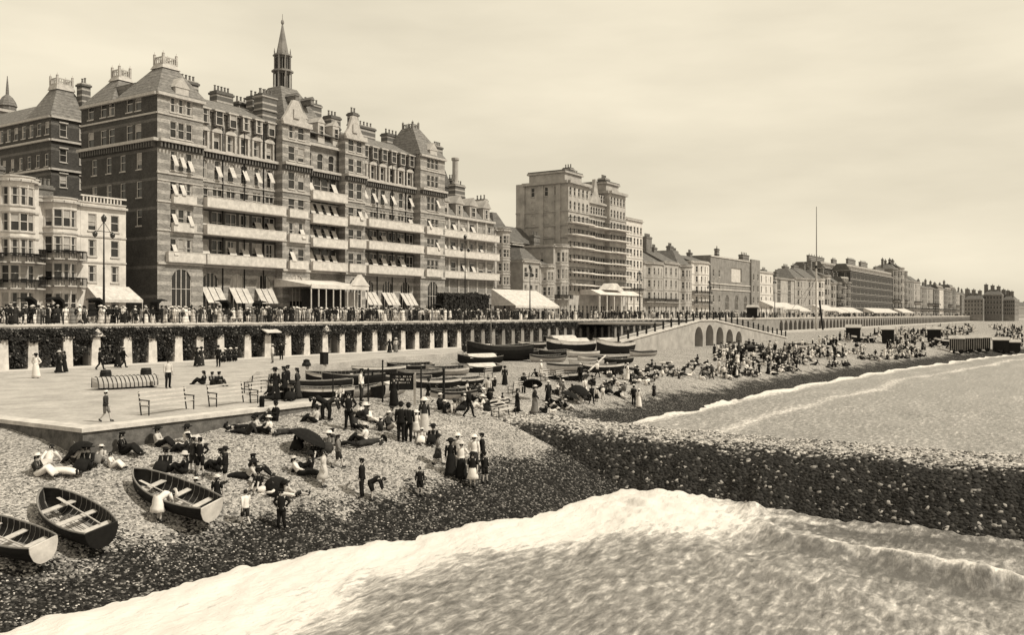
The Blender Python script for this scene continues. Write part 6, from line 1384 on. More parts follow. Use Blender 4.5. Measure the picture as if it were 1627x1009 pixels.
# great bare mast with stay
x, y, z = hit(1297, 536); x = sx(1297, 68); y = 68; z = ESP_Z; h = zat(x, y, 328) - z; t = thing('flagstaff', 'very tall bare mast with a topmast rising from the beach', 'mast', (x, y, z))
b = MB(); b.tube([(0, 0, 0), (0, 0, h * .55)], [.32, .22], 8); b.build('lower_mast', M['wood'], t, local=True); b = MB(); b.tube([(.2, 0, h * .5), (.2, 0, h)], [.18, .09], 8); b.build('topmast', M['mwood'], t, local=True)
b = MB(); b.box(-.4, .5, -.3, .3, h * .5, h * .52); b.build('crosstree', M['iron'], t, local=True); b = MB(); b.tube([(-.5, -2, 0), (1.6, -.5, 8.6)], .28, 7); b.build('leaning_strut', M['tar'], t, local=True)
b = MB(); b.tube([(0, 0, h * .42), (9, 6, 8)], .05, 4); b.tube([(0, 0, h * .42), (-7, 5, 6)], .04, 4); b.build('stays', M['iron'], t, local=True)
x, y, z = hit(738, 560); b = MB(); b.tube([(x, y, z), (x - .1, y, z + (560 - 505) / F * dep(x, y))], [.10, .08], 7); o = b.build('mooring_post', M['tar']); tag(o, 'thick dark mooring post against the ivy wall, left of the largest hull', 'post')

# bathing machines and kiosks on the far beach
def hut(px, py, w_, d_, h, label, striped=False):
    x, y, z = hit(px, py); t = thing('bathing_machine', label, 'beach hut', (x, y, z), R(8), 'bathing machines on the far beach')
    b = MB(); b.box(-w_ / 2, w_ / 2, -d_ / 2, d_ / 2, .5, h); b.build('cabin', M['tar'] if not striped else M['stucco2'], t, local=True)
    if striped:
        b = MB(); n = 7
        for i in range(n):
            u = -w_ / 2 + w_ * (i + .5) / n; b.box(u - .12, u + .12, -d_ / 2 - .02, -d_ / 2, .5, h); v = -d_ / 2 + d_ * (i + .5) / n; b.box(-w_ / 2 - .02, -w_ / 2, v - .12, v + .12, .5, h)
        b.build('stripes', M['tar'], t, local=True)
    b = MB(); b.poly_prism([(-w_ / 2 - .15, h), (w_ / 2 + .15, h), (w_ / 2 + .15, h + .12), (0, h + .7), (-w_ / 2 - .15, h + .12)], 'y', -d_ / 2 - .2, d_ / 2 + .2); b.build('roof', M['stucco2'], t, local=True)
    b = MB(); b.box(-w_ * .18, w_ * .18, -d_ / 2 - .05, -d_ / 2 - .021, .55, h * .85); b.build('door', M['white'], t, local=True)
    for sx_ in (-1, 1):
        for sy in (-1, 1):
            b = MB(); b.tube([(sx_ * (w_ / 2 + .02), sy * d_ * .3, .42), (sx_ * (w_ / 2 + .12), sy * d_ * .3, .42)], .42, 12); b.build('wheel', M['tar'], t, local=True)
for (px, py, w_, d_, h, lb, s) in ((1356, 543, 2.6, 2.6, 2.7, 'dark bathing hut with pale roof nearest the arcade', 0), (1411, 546, 2.2, 2.2, 2.7, 'dark bathing hut with a pale roof, middle of the far beach', 0), (1484, 545, 2.4, 2.6, 2.8, 'dark bathing hut with a pale roof left of the striped machines', 0),
    (1520, 562, 2.3, 2.6, 2.9, 'striped bathing machine, nearest of the row by the water', 1), (1535, 561, 2.3, 2.6, 2.9, 'striped bathing machine, second of the row by the water', 1), (1549, 560, 2.3, 2.6, 2.9, 'striped bathing machine, third of the row by the water', 1), (1562, 559, 2.3, 2.6, 2.9, 'striped bathing machine, last of the row by the water', 1),
    (1196, 512, 2.5, 2.5, 2.6, 'small white kiosk above the right slope of the ramp', 0), (1590, 560, 3, 3, 2.6, 'dark bathing machine farthest along the beach', 0), (1608, 562, 3, 3, 2.4, 'dark bathing machine at the right edge of the beach', 0)):
    hut(px, py, w_, d_, h, lb, s)

# awnings and marquees along the promenade
def marquee(px0, px1, p, pyt, depth_, drop, label, post_=True, m='canvas'):
    x0, x1 = sx(px0, p), sx(px1, p); zt_ = zat(x0, p, pyt); t = thing('marquee', label, 'awning', (x0, p, PZ), 0, 'pale awnings along the promenade'); w_ = x1 - x0; h = zt_ - PZ
    b = MB(); n = max(2, int(w_ / 2.5))
    for i in range(n):
        a, c = w_ * i / n, w_ * (i + 1) / n
        for (ya, za, yb, zb) in ((0, h, -depth_, h - drop), (-depth_, h - drop, -depth_, h - drop - .4)):
            sag = .06; m_ = (a + c) / 2
            b.quad((a, ya, za), (a, yb, zb), (m_, yb, zb - sag), (m_, ya, za - sag)); b.quad((m_, ya, za - sag), (m_, yb, zb - sag), (c, yb, zb), (c, ya, za))
    b.tri((0, 0, h), (0, 0, h - drop), (0, -depth_, h - drop)); b.tri((w_, 0, h), (w_, -depth_, h - drop), (w_, 0, h - drop)); b.quad((0, .01, h), (w_, .01, h), (w_, .01, h - .3), (0, .01, h - .3)); b.build('canvas', M[m], t, local=True)
    for i in range(n + 1):
        x = w_ * i / n; b = MB(); b.tube([(x, -depth_ + .03, -.12), (x, -depth_ + .03, h - drop)], .05, 6); b.tube([(x, -.03, -.1), (x, -.03, h - .02)], .05, 6); b.build('pole', M['white'], t, local=True)
marquee(781, 852, 96.5, 459, 5.5, 3.2, 'large white marquee awning right of the dark hedge')
for (a, c, p, ty, lb) in ((1206, 1226, 90, 477, 'low pale awning right of the blank grey building'), (1222, 1250, 90, 480, 'pale pitched awning by the lodge like house'), (1250, 1268, 90, 484, 'small pale awning left of the tall mast'), (1290, 1314, 90, 484, 'white awning just right of the tall mast'), (1314, 1332, 90, 488, 'white awning, second right of the tall mast'), (1332, 1354, 90, 488, 'white awning before the dark mansion block'), (1372, 1400, 90, 489, 'long white awning before the rounded corner tower'), (1400, 1412, 90, 490, 'small white awning right of the long one'), (1420, 1438, 90, 490, 'white awning before the pale balconied terrace')):
    marquee(a, c, p, ty, 4.5, 2.0, lb)
# hedge and low dark shelter before the annexe
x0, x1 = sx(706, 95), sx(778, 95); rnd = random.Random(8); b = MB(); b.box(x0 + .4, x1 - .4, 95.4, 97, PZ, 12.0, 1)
for i in range(9000):
    x = rnd.uniform(x0, x1); z = PZ + (4.6 + .5 * noise.noise((x * .6, 0, 0))) * rnd.random() ** .6; y = 95.2 + rnd.uniform(-.3, 1.8) * (1 if z > 11.6 else .3); s = rnd.uniform(.12, .26); n_ = Vector((rnd.uniform(-1, 1), -1, rnd.uniform(-.5, 1))).normalized(); tt = Matrix.Rotation(rnd.random() * 6, 3, n_) @ n_.orthogonal(); q = n_.cross(tt); c = Vector((x, y, z))
    b.quad(tuple(c - tt * s), tuple(c - q * s * .6), tuple(c + tt * s), tuple(c + q * s * .6), 0)
o = b.build('hedge', [M['hedge'], M['dark']]); tag(o, 'tall dark clipped hedge before the mansard annexe', 'hedge')

# carriages and horses on the road
def wheel(t, x, y, r):
    g = MB(); n = 18; g.tube([(x + r * math.cos(2 * math.pi * k / n), y, r + r * math.sin(2 * math.pi * k / n)) for k in range(n + 1)], .05, 4, side=(0, 1, 0)); w_ = g.build('wheel', M['iron'], t, local=True); g = MB()
    for k in range(8): a = math.pi * k / 4; g.tube([(x, y, r), (x + r * math.cos(a), y, r + r * math.sin(a))], .02, 4)
    g.build('spokes', M['mwood'], w_, local=True)
def carriage(x, y, rz, label):
    t = thing('carriage', label, 'carriage', (x, y, PZ - .12), R(rz), 'horse carriages on the road'); b = MB(); b.poly_prism([(-1.1, .9), (.2, .75), (.8, .9), (1.2, 1.0), (1.25, 1.5), (.9, 1.5), (.6, 1.15), (-.1, 1.1), (-.5, 1.6), (-1.25, 1.65)], 'y', -.65, .65); b.build('body', M['tar'], t, local=True)
    b = MB(); b.poly_prism([(-1.5, 1.6), (-1.4, 2.4), (-.9, 2.75), (-.2, 2.6), (-.1, 2.5), (-.85, 2.5), (-1.2, 2.2), (-1.25, 1.6)], 'y', -.66, .66); b.build('hood', M['cblk'], t, local=True)
    for xx, r in ((-.9, .55), (.95, .42)):
        for yy in (-.75, .75): wheel(t, xx, yy, r)
    b = MB(); [b.tube([(1.2, s * .3, .75), (3.3, s * .3, .95)], .03, 5) for s in (-1, 1)]; b.build('shafts', M['mwood'], t, local=True)
    h = thing('horse', 'dark horse harnessed to ' + label, 'horse', (x + 2.6 * math.cos(R(rz)), y + 2.6 * math.sin(R(rz)), PZ - .12), R(rz), 'carriage horses'); b = MB()
    b.tube([(-.85, 0, 1.25), (-.65, 0, 1.25), (-.2, 0, 1.18), (.3, 0, 1.18), (.62, 0, 1.3), (.72, 0, 1.35)], [.08, .27, .27, .3, .26, .1], 10)
    b.tube([(.55, 0, 1.35), (.85, 0, 1.7), (1.0, 0, 1.92), (1.12, 0, 1.92), (1.42, 0, 1.66)], [.2, .14, .12, .12, .07], 8)
    for sg in (-1, 1):
        b.tube([(.55, sg * .14, 1.15), (.56, sg * .14, .62), (.54, sg * .14, .12), (.58, sg * .14, .03)], [.12, .065, .045, .06], 6); b.tube([(-.62, sg * .14, 1.2), (-.5, sg * .14, .85), (-.72, sg * .14, .55), (-.68, sg * .14, .1), (-.64, sg * .14, .03)], [.17, .1, .06, .045, .06], 6); b.tube([(1.0, sg * .06, 2.0), (.98, sg * .07, 2.15)], [.04, .01], 4)
    b.build('body', M['tar'], h, local=True, smooth=True); b = MB(); b.tube([(-.88, 0, 1.35), (-1.02, 0, 1.1), (-1.0, 0, .6)], [.05, .07, .02], 5); b.build('tail', M['hair'], h, local=True); b = MB(); b.tube([(.55, 0, 1.6), (.8, 0, 1.86), (.98, 0, 2.05)], [.06, .06, .03], 5); b.build('mane', M['hair'], h, local=True)
for (px, p, rz, lb) in ((30, 88, 180, 'the carriage at the left edge'), (75, 87, 180, 'the carriage under the bow fronted houses'), (140, 88, 180, 'the carriage before the sloping awning'), (262, 89, 0, 'the carriage at the corner of the brick hotel'), (345, 88, 180, 'the carriage before the first hotel arches'), (420, 90, 0, 'the carriage left of the hotel porch'), (690, 90, 180, 'the carriage left of the hedge')):
    carriage(sx(px, p), p, rz, lb)
# ================================================================ FIGURES, placed one by one
CAMF = 32.8                                           # heading of the view axis; +180 faces the camera, -90 faces picture right
def fc(a): return CAMF + {'a': 0, 'c': 180, 'l': 90, 'r': -90, 'lc': 135, 'rc': -135, 'la': 45, 'ra': -45}[a]
EG, BG, NG = 'people on the esplanade', 'people on the near beach', 'people on the middle beach'
PPL = [
 # px, py, face, pose, dress, hat, cols, height, label, group
 (57, 601, 'c', 'hips', 'lady', 'wide', 'wwk', 1.68, 'woman in a long white dress and broad dark hat walking at far left', EG),
 (94, 593, 'r', 'walk', 'lady', 'wide', 'kkp', 1.66, 'woman in a black dress and pale hat walking beside the second pier', EG),
 (102, 592, 'l', 'stand', 'lady', '', 'kkk', 1.64, 'hatless woman in black facing the woman with the pale hat', EG),
 (159, 588, 'r', 'walk', 'suit', 'bowler', 'kkk', 1.72, 'man in a long dark coat and bowler walking alone before the ivy wall', EG),
 (196, 585, 'ra', 'walk', 'suit', 'cap', 'kkp', 1.74, 'man in dark suit and pale cap striding past the wall', EG), (187, 584, 'a', 'walk', 'lady', 'wide', 'kkk', 1.6, 'woman in black half hidden behind the striding man in pale cap', EG),
 (267, 617, 'rc', 'stand', 'shirt', 'cap', 'pkk', 1.76, 'boatman in white shirt and dark waders standing by the upturned boat', EG),
 (168, 671, 'r', 'walk', 'boy', 'boater', 'dgw', 1.28, 'small boy in a white hat running along the coping', EG),
 (313, 583, 'a', 'walk', 'lady', 'wide', 'kkk', 1.6, 'dark dressed woman before the round arched pier', EG), (320, 582, 'a', 'walk', 'lady', 'wide', 'ddk', 1.62, 'second dark dressed woman walking before the round arched pier', EG),
 (347, 583, 'c', 'stand', 'suit', 'bowler', 'kkk', 1.78, 'tall man in black standing by the seated row at the arches', EG),
 (357, 576, 'c', 'bench', 'lady', 'wide', 'kkw', 1.66, 'seated woman in white hat at the left of the row by the arches', EG), (366, 575, 'c', 'bench', 'lady', 'wide', 'kkw', 1.66, 'seated woman in white hat in the middle of the row by the arches', EG), (375, 574, 'c', 'bench', 'lady', 'boater', 'kkw', 1.66, 'seated woman in white hat at the right of the row by the arches', EG),
 (322, 611, 'l', 'sit', 'lady', 'boater', 'kkk', 1.66, 'woman in black seated on the gravel, left of the three behind the benches', EG), (338, 612, 'rc', 'sit', 'lady', 'cap', 'ddk', 1.62, 'woman seated on the gravel, middle of the three behind the benches', EG), (349, 613, 'rc', 'sit', 'suit', 'cap', 'kdk', 1.7, 'man seated on the gravel, right of the three behind the benches', EG),
 (433, 577, 'l', 'stand', 'suit', 'boater', 'pgp', 1.7, 'man in a pale coat walking beside the hooded doorway', EG), (447, 572, 'c', 'stand', 'suit', 'bowler', 'kkk', 1.74, 'dark man standing under the flat pier roof', EG),
 (619, 561, 'a', 'walk', 'lady', 'wide', 'kkp', 1.66, 'woman in black of the couple by the far piers', EG), (629, 560, 'a', 'walk', 'lady', 'wide', 'pgp', 1.66, 'woman in pale clothes of the couple by the far piers', EG), (549, 556, 'c', 'stand', 'suit', 'cap', 'ppk', 1.6, 'pale figure standing in the shade between two piers', EG),
 (437, 637, 'c', 'stand', 'lady', 'wide', 'kkk', 1.66, 'woman in black standing at the left of the dark group by the boats', EG), (451, 635, 'l', 'stand', 'lady', 'cap', 'kkk', 1.7, 'tall woman in black standing amid the dark group by the boats', EG), (464, 636, 'c', 'sit', 'lady', 'wide', 'kkk', 1.8, 'woman in black seated in front of the dark group by the boats', EG), (472, 634, 'l', 'hips', 'lady', 'cap', 'ddk', 1.6, 'woman in dark grey at the right of the dark group by the boats', EG), (457, 630, 'r', 'stand', 'suit', 'cap', 'kkk', 1.66, 'man in black behind the dark group by the boats', EG),
 (574, 638, 'r', 'stand', 'shirt', 'cap', 'wdk', 1.74, 'boatman in a white shirt leaning by the post with the crossbar', EG), (540, 634, 'c', 'sit', 'boy', 'cap', 'pdk', 1.5, 'boy seated against the grey rowing boat', EG), (626, 646, 'c', 'stand', 'lady', 'cap', 'kkk', 1.55, 'woman in black beside the left leg of the notice board', EG), (681, 640, 'l', 'walk', 'boy', 'cap', 'kdk', 1.3, 'small dark boy right of the notice board', EG),
 (429, 648, 'lc', 'bench', 'suit', 'cap', 'kkk', 1.74, 'man in black seated on the edge of the coping', EG), (436, 668, 'lc', 'sit', 'suit', 'bowler', 'kkk', 1.7, 'man in black seated below the coping edge', BG),
 (410, 688, 'r', 'sit', 'lady', 'wide', 'pkk', 1.66, 'woman in pale blouse seated below the coping', BG), (425, 690, 'l', 'sit', 'lady', 'boater', 'wkw', 1.6, 'woman in white blouse seated facing the man below the coping', BG), (392, 690, 'l', 'lean', 'suit', 'cap', 'dkk', 1.7, 'man in dark suit lying back below the coping', BG), (385, 683, 'r', 'lie', 'lady', 'wide', 'kkk', 1.64, 'woman in black reclining close under the coping', BG), (455, 690, 'ra', 'lie', 'suit', 'boater', 'dkp', 1.7, 'man lying on the shingle with a pale hat, right of the group below the coping', BG),
 (512, 668, 'l', 'bend', 'suit', 'cap', 'kkk', 1.7, 'man in black bending over beside the end of the coping', BG), (524, 668, 'r', 'bend', 'shirt', 'cap', 'dkk', 1.66, 'second man bending beside the end of the coping', BG), (500, 672, 'l', 'sit', 'lady', 'wide', 'pkk', 1.6, 'woman seated left of the two bending men', BG),
 (554, 684, 'c', 'hips', 'suit', 'cap', 'kkd', 1.74, 'man in open dark jacket and cap standing alone facing the sea', BG), (637, 702, 'a', 'stand', 'suit', 'bowler', 'kkk', 1.78, 'man in black, left of the close pair seen from behind', BG), (649, 703, 'a', 'stand', 'suit', 'bowler', 'kkk', 1.76, 'man in black, right of the close pair seen from behind', BG),
 (661, 697, 'a', 'stand', 'girl', 'wide', 'wpw', 1.28, 'girl in white with a broad white hat beside the pair in black', BG), (674, 690, 'a', 'stand', 'lady', 'wide', 'dpw', 1.7, 'woman in dark jacket, pale skirt and white hat by the groyne', BG), (670, 703, 'c', 'sit', 'girl', 'boater', 'pww', 1.3, 'small child in white seated by the groyne', BG), (688, 704, 'c', 'sit', 'lady', 'wide', 'kkk', 1.66, 'woman in black with a dark hat seated at the start of the groyne', BG),
 (522, 718, 'c', 'sit', 'lady', 'wide', 'gdw', 1.7, 'woman in grey blouse seated behind the girl in a pale dress', BG), (538, 708, 'r', 'lean', 'suit', 'cap', 'dkk', 1.66, 'man reclining on dark rug below the standing man in cap', BG), (577, 703, 'l', 'sit', 'lady', 'boater', 'wkp', 1.7, 'woman in white blouse and dark skirt seated right of the standing man', BG), (590, 706, 'lc', 'lie', 'lady', 'wide', 'ddk', 1.66, 'woman lying behind the seated woman in white blouse', BG),
 (537, 745, 'r', 'walk', 'boy', 'cap', 'gdk', 1.4, 'boy in grey walking down past the black umbrella', BG), (514, 776, 'r', 'stand', 'girl', '', 'ppp', 1.52, 'girl in a pale dress with loose hair standing on the beach', BG), (490, 752, 'l', 'sit', 'lady', 'wide', 'kkk', 1.7, 'woman in black seated left of the girl in a pale dress', BG), (478, 756, 'r', 'lean', 'lady', 'boater', 'wkp', 1.66, 'woman with white blouse reclining left of the girl in a pale dress', BG), (500, 728, 'c', 'sit', 'boy', 'boater', 'kkw', 1.4, 'boy in a white hat seated under the edge of the black umbrella', BG), (475, 714, 'c', 'sit', 'lady', 'wide', 'kkk', 1.66, 'woman in black seated beneath the black umbrella', BG),
 (405, 757, 'r', 'sit', 'suit', 'cap', 'dkk', 1.7, 'man in a dark cap seated with a rug over his knees', BG), (391, 762, 'l', 'lean', 'lady', 'wide', 'pkk', 1.66, 'woman leaning back beside the man with the rug', BG), (420, 783, 'l', 'lie', 'lady', '', 'wwk', 1.6, 'woman all in white lying flat on the shingle', BG), (440, 788, 'r', 'lie', 'shirt', '', 'wwk', 1.6, 'figure in white shirt lying right of the woman in white', BG), (463, 792, 'ra', 'lean', 'boy', 'wide', 'pkk', 1.5, 'boy with a dark hat reclining at the right of the white figures', BG), (410, 778, 'c', 'sit', 'boy', 'cap', 'kkk', 1.4, 'boy in black seated at the left of the white figures', BG),
 (575, 793, 'l', 'point', 'suit', 'cap', 'kkk', 1.58, 'youth in black stretching one arm out towards the left', BG), (592, 797, 'r', 'bend', 'boy', '', 'kkk', 1.5, 'boy in black stooping to pick up shingle', BG), (667, 790, 'c', 'stand', 'boy', '', 'kkk', 1.22, 'small boy in black standing alone at the edge of the wet shingle', BG),
 (696, 740, 'r', 'walk', 'girl', 'wide', 'gdk', 1.36, 'girl in grey with dark hat walking towards the groyne group', BG), (716, 757, 'a', 'stand', 'lady', 'wide', 'kkk', 1.6, 'woman all in black at the left of the group by the groyne', BG), (733, 762, 'c', 'hips', 'lady', 'wide', 'wkp', 1.58, 'woman in white blouse and black skirt in the group by the groyne', BG), (751, 776, 'c', 'stand', 'girl', 'wide', 'kwk', 1.5, 'girl in dark blouse and white skirt in front of the group by the groyne', BG), (753, 752, 'c', 'stand', 'lady', 'wide', 'wdw', 1.66, 'woman in white with white hat at the back of the group by the groyne', BG), (770, 768, 'rc', 'point', 'boy', 'cap', 'kkk', 1.34, 'boy in black with arms out at the right of the group by the groyne', BG), (727, 748, 'c', 'stand', 'lady', 'wide', 'pgw', 1.6, 'woman in pale blouse behind the woman in the black skirt', BG), (766, 745, 'l', 'stand', 'suit', 'cap', 'kkk', 1.6, 'man in black at the back right of the group by the groyne', BG),
 (447, 843, 'c', 'hips', 'suit', 'cap', 'kkk', 1.5, 'boy in dark suit standing nearest the water, hands to his chest', BG), (390, 838, 'la', 'walk', 'boy', '', 'wdk', 1.36, 'boy in a white shirt and dark shorts stepping over the wet shingle', BG), (345, 818, 'a', 'stand', 'girl', 'boater', 'kks', 1.4, 'girl in black with straw hat at the stern of the right near boat', BG), (254, 832, 'ra', 'bend', 'girl', 'wide', 'www', 1.62, 'child in white smock and white hat bending beside the near boat', BG),
 (318, 758, 'c', 'hips', 'boy', 'boater', 'kkk', 1.5, 'boy in black with flat hat behind the right near boat', BG), (307, 754, 'c', 'stand', 'boy', 'cap', 'ddk', 1.4, 'boy half hidden behind the boy with the flat hat', BG), (358, 770, 'l', 'stand', 'boy', 'wide', 'kkk', 1.4, 'boy in black with broad dark hat right of the near boat', BG), (348, 750, 'l', 'sit', 'lady', 'cap', 'kkk', 1.74, 'woman in black seated behind the boy with the broad dark hat', BG), (262, 750, 'c', 'sit', 'lady', 'boater', 'kkk', 1.8, 'woman in black looking over the rim of the right near boat', BG), (291, 752, 'l', 'sit', 'lady', 'wide', 'kkp', 1.6, 'woman seated in black with pale hat behind the near boat', BG), (300, 708, 'r', 'sit', 'lady', 'wide', 'wpk', 1.66, 'woman in white blouse with dark hat seated by the low wall', BG), (296, 722, 'l', 'sit', 'lady', 'cap', 'dkk', 1.6, 'woman in dark seated in front of the white bloused one by the wall', BG),
 (253, 710, 'r', 'sit', 'lady', 'wide', 'pkk', 1.6, 'woman with dark hat minding a bundle by the low wall', BG), (272, 712, 'l', 'lie', 'lady', '', 'wwk', 1.5, 'figure in white lying beside the woman with the dark hat', BG), (197, 722, 'r', 'sit', 'lady', 'cap', 'kkk', 1.7, 'woman all in black seated alone below the terrace wall', BG), (178, 745, 'r', 'sit', 'girl', '', 'wwk', 1.2, 'small child in white seated on the shingle below the terrace wall', BG), (138, 748, 'c', 'sit', 'lady', 'wide', 'kkk', 1.8, 'woman in black with a large dark hat seated at left', BG), (124, 738, 'l', 'sit', 'shirt', '', 'pdk', 1.6, 'figure in pale shirt reclining behind the woman with large dark hat', BG), (90, 752, 'r', 'lie', 'lady', '', 'wwk', 1.66, 'woman in white lying on the shingle at left', BG), (62, 758, 'r', 'sit', 'lady', 'boater', 'dww', 1.6, 'woman in white hat seated behind the middle near boat', BG), (75, 740, 'c', 'lean', 'lady', '', 'wpk', 1.6, 'woman in pale dress leaning back behind the reclining one in white', BG), (160, 735, 'c', 'sit', 'girl', 'boater', 'pgw', 1.3, 'child in pale dress seated right under the terrace corner', BG),
 (310, 788, 'c', 'sit', 'boy', 'boater', 'kkw', 1.3, 'boy in white cap sitting inside the right near boat', BG),
 (832, 625, 'c', 'stand', 'suit', 'cap', 'kkk', 1.66, 'man in black standing alone among the benches', NG), (850, 658, 'r', 'walk', 'lady', 'boater', 'dgp', 1.7, 'woman stepping forward under a dark umbrella with a white dog', NG), (866, 657, 'l', 'sit', 'lady', 'boater', 'kkp', 1.7, 'woman seated beside the white dog', NG), (822, 655, 'r', 'walk', 'lady', 'cap', 'kkk', 1.4, 'woman in black stooping left of the dark umbrella', NG), (802, 612, 'c', 'stand', 'lady', 'wide', 'kkk', 1.6, 'woman in a big dark hat standing behind a bench', NG), (776, 633, 'c', 'stand', 'boy', 'cap', 'ppk', 1.6, 'pale clothed boy with dark head among the benches', NG),
 (922, 608, 'a', 'stand', 'suit', 'boater', 'kks', 1.74, 'man in black with straw hat at the end of the long grey boat', NG), (1007, 644, 'a', 'stand', 'suit', 'cap', 'kkk', 1.7, 'man in black of the couple on the wet shingle', NG), (1015, 648, 'a', 'stand', 'lady', 'boater', 'pww', 1.64, 'woman in pale dress of the couple on the wet shingle', NG), (1039, 630, 'a', 'stand', 'lady', '', 'kkk', 1.2, 'dark child standing right of the couple on the wet shingle', NG), (888, 652, 'l', 'sit', 'lady', 'wide', 'kkk', 1.7, 'woman in black seated between the two dark umbrellas', NG), (968, 600, 'c', 'sit', 'lady', '', 'wdk', 1.7, 'woman in white seated at the stern of the long dark boat', NG)]
for (px, py, f, po, dr, ht, cl, h, lb, gr) in PPL:
    x, y, z = hit(px, py)
    person(x, y, z - (.03 if po in ('sit', 'lie', 'lean') else 0), fc(f), po, dr, ht, cl, h, lb, gr, True)
NP = len(PPL)
parasol(*hit(480, 718), 28, 40, 'cblk', 'large black umbrella tilted over the seated woman on the near beach', .85, .95)
x, y, z = hit(846, 640); parasol(x, y, z + .55, 30, 120, 'cblk', 'dark umbrella held by the woman with the white dog', .8, 1.35)
x, y, z = hit(900, 648); parasol(x, y, z + .2, 22, 40, 'cblk', 'dark umbrella over the seated pair left of the big group', .85, 1.1)
x, y, z = hit(915, 640); parasol(x, y, z + .2, 30, -20, 'cblk', 'dark umbrella beside the white bundle on middle beach', .8, 1.3)
x, y, z = hit(138, 742); parasol(x, y, z + .2, -35, 30, 'cblk', 'dark parasol tipped over the woman with the large dark hat', .5, .8)
x, y, z = hit(440, 781); parasol(x, y, z, 50, -60, 'cblk', 'small dark parasol lying among the white clad figures', .5, .6)
# white dog
x, y, z = hit(878, 660); t = thing('dog', 'small white dog standing beside the woman with the dark umbrella', 'dog', (x, y, z), R(CAMF - 80)); b = MB()
b.tube([(-.28, 0, .34), (-.2, 0, .36), (0, 0, .33), (.2, 0, .36), (.3, 0, .40)], [.06, .11, .10, .13, .09], 8); b.tube([(.26, 0, .42), (.38, 0, .54), (.46, 0, .56), (.60, 0, .50)], [.08, .08, .08, .03], 7)
for sg in (-1, 1):
    b.tube([(.22, sg * .06, .34), (.22, sg * .06, .16), (.22, sg * .06, .03), (.26, sg * .06, .015)], [.055, .03, .025, .02], 5); b.tube([(-.22, sg * .06, .34), (-.15, sg * .07, .22), (-.27, sg * .07, .13), (-.25, sg * .07, .02), (-.21, sg * .07, .015)], [.075, .045, .028, .024, .02], 5); b.tube([(.42, sg * .05, .62), (.40, sg * .07, .69)], [.03, .01], 4)
b.tube([(-.28, 0, .38), (-.38, 0, .46), (-.40, 0, .56)], [.03, .02, .01], 5); b.build('body', M['cwh'], t, local=True, smooth=True)

# ---------------------------------------------------------------- crowds: clusters of smaller figures
rnd = random.Random(21); used = []
SEAT = [('sit', 'lady'), ('sit', 'suit'), ('lean', 'suit'), ('lie', 'lady'), ('sit', 'boy'), ('lean', 'lady'), ('sit', 'lady'), ('sit', 'girl')]
UP = [('stand', 'suit'), ('stand', 'lady'), ('walk', 'suit'), ('walk', 'lady'), ('hips', 'suit'), ('walk', 'boy'), ('stand', 'girl')]
WHO = {('lady', 'sit'): 'seated woman', ('suit', 'sit'): 'seated man', ('suit', 'lean'): 'man leaning back', ('lady', 'lie'): 'woman lying down', ('boy', 'sit'): 'seated boy', ('lady', 'lean'): 'woman leaning back', ('girl', 'sit'): 'seated girl',
       ('suit', 'stand'): 'man standing', ('lady', 'stand'): 'woman standing', ('suit', 'walk'): 'man walking', ('lady', 'walk'): 'woman walking', ('suit', 'hips'): 'man with hands on hips', ('boy', 'walk'): 'boy running', ('girl', 'stand'): 'girl standing'}
TONE = dict(k='black', d='dark clothes', g='grey', p='pale clothes', w='white')
HN = {'wide': 'broad', 'boater': 'flat', 'cap': 'small', 'bowler': 'round', '': ''}
HT = dict(k='black', d='dark', s='straw', w='white', p='pale')
count = {}
LBS = set()
def crowd(x, y, z, up, where, grp, full=False):
    for _ in range(30):
        po, dr = rnd.choice(UP if up else SEAT)
        top = rnd.choices('kdgpw', [6, 3, 2, 2, 3])[0]; bot = top if rnd.random() < .55 else rnd.choice('kkdgpw')
        ht = rnd.choice(['wide', 'boater'] if dr in ('lady', 'girl') else ['cap', 'boater', 'bowler']); hc = rnd.choices('kdspw', [4, 2, 3, 1, 2])[0]
        tw = TONE[top] if top == bot else TONE[top].replace(' clothes', '') + ' and ' + TONE[bot].replace(' clothes', '')
        lb = '%s, %s, %s %s hat, %s' % (WHO[(dr, po)], tw, HN[ht], HT[hc], where)
        if lb not in LBS: break
    LBS.add(lb); h = rnd.uniform(1.6, 1.74) if dr in ('suit', 'lady') else rnd.uniform(1.2, 1.4)
    person(x, y, z, rnd.uniform(0, 360), po, dr, ht, top + bot + hc, h, lb, grp, full)
CL = [ # px0, px1, py0, py1, n, share upright, where, slope of the strip (py change from px0 to px1)
 (738, 800, 606, 655, 20, .15, 'among the benches', 0), (692, 745, 628, 666, 9, .2, 'near the thick post', 0), (868, 922, 622, 654, 14, .1, 'in the umbrella group', 0), (925, 1000, 612, 650, 14, .1, 'right of the dark bench', -14),
 (940, 1040, 586, 628, 24, .15, 'right of long dark boat', 0), (1000, 1095, 578, 606, 18, .15, 'on the open shingle', 0), (1095, 1190, 562, 606, 34, .2, 'before the ramp arches', -6), (1180, 1300, 560, 592, 32, .2, 'right of the ramp arches', -8),
 (840, 870, 595, 604, 2, .3, 'before the long grey boat', 0), (560, 625, 655, 690, 7, .1, 'behind the standing man', 0)]
n_ind = NP; 
for (a, c, d, e, n, up, wh, sl_) in CL:
    for i in range(n):
        f = (i + rnd.random()) / n; px = a + (c - a) * f; py = rnd.uniform(d, e) + sl_ * f
        x, y, z = hit(px, py)
        if z < .9: y += 1.5; z = gz(x, y)
        crowd(x, y, z - .02, rnd.random() < up, wh, 'people sitting about the middle beach'); n_ind += 1
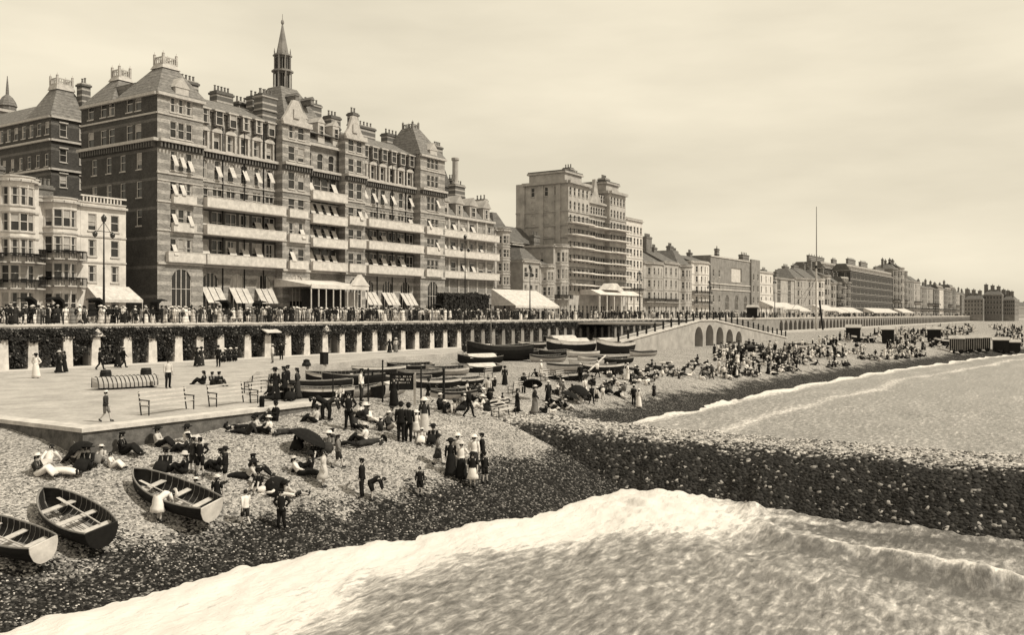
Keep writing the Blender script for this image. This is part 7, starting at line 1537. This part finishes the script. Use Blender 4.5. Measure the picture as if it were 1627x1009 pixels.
# walkers on the upper promenade, nearest ones as individuals
PW = [(0, 60, 'before the leftmost house'), (60, 130, 'before the bow houses'), (130, 200, 'before the sloping awning'), (200, 262, 'below the hotel flank'), (262, 330, 'before the first arch'), (330, 400, 'before the second arch'), (400, 470, 'left of hotel porch'), (470, 540, 'before the hotel porch'), (540, 610, 'right of hotel porch'), (610, 690, 'before right hotel wing')]
for (a, c, wh) in PW:
    for i in range(3):
        p = rnd.choice((74, 74.6, 75.5, 77, 79, 81.5)) + rnd.uniform(-.2, .2); x = sx(rnd.uniform(a, c), p)
        crowd(x, p, PZ, True, wh, 'people strolling on the upper promenade'); n_ind += 1
print('individual people', n_ind)
def mass(pts, name, label):
    b = MB(); keys = []
    for (x, y, z, up) in pts:
        po, dr = rnd.choice(UP if up else SEAT); top = rnd.choices('kdgpw', [6, 3, 2, 2, 3])[0]; bot = top if rnd.random() < .6 else rnd.choice('kdw'); ht = rnd.choice(['wide', 'boater', 'cap']); hc = rnd.choice('kksw')
        g_ = tiny(po, dr, ht, top + bot + hc); b.add(g_, Matrix.Translation((x, y, z)) @ Matrix.Rotation(rnd.uniform(0, 6.28), 4, 'Z') @ Matrix.Scale(rnd.uniform(.93, 1.02), 4))
    o = b.build(name, TM, smooth=True); tag(o, label, 'crowd', kind='stuff')
pts = []
for i in range(950):
    px = rnd.uniform(400, 1330) if i < 650 else rnd.uniform(0, 700); p = rnd.uniform(73.5, 96) if i < 650 else rnd.uniform(76, 96); pts.append((sx(px, p), p, PZ if p < 84 or p > 97 else PZ - .12, True))
for i in range(260): px = rnd.uniform(1330, 1600); p = rnd.uniform(73.5, 95); pts.append((sx(px, p), p, PZ - (0 if p < 84 else .12), True))
mass(pts, 'promenade_crowd', 'dense distant crowd strolling along the upper promenade and road')
pts = []
for i in range(1900):
    px = 1130 + 495 * rnd.random() ** .75; f = (px - 1130) / 470; lo = lerp_tab([(1130, 562), (1300, 545), (1400, 530), (1500, 521), (1620, 517)], px); hi = lerp_tab([(1130, 606), (1300, 588), (1400, 578), (1500, 566), (1620, 553)], px)
    py = rnd.uniform(lo, hi); x, y, z = hit(px, py)
    if z < .9 or noise.noise((px * .022, py * .11, 5)) < -.08 + .12 * (px < 1400): continue
    pts.append((x, y, z, rnd.random() < .3))
mass(pts, 'beach_crowd', 'dense distant crowd sitting on the beach beyond the ramp')
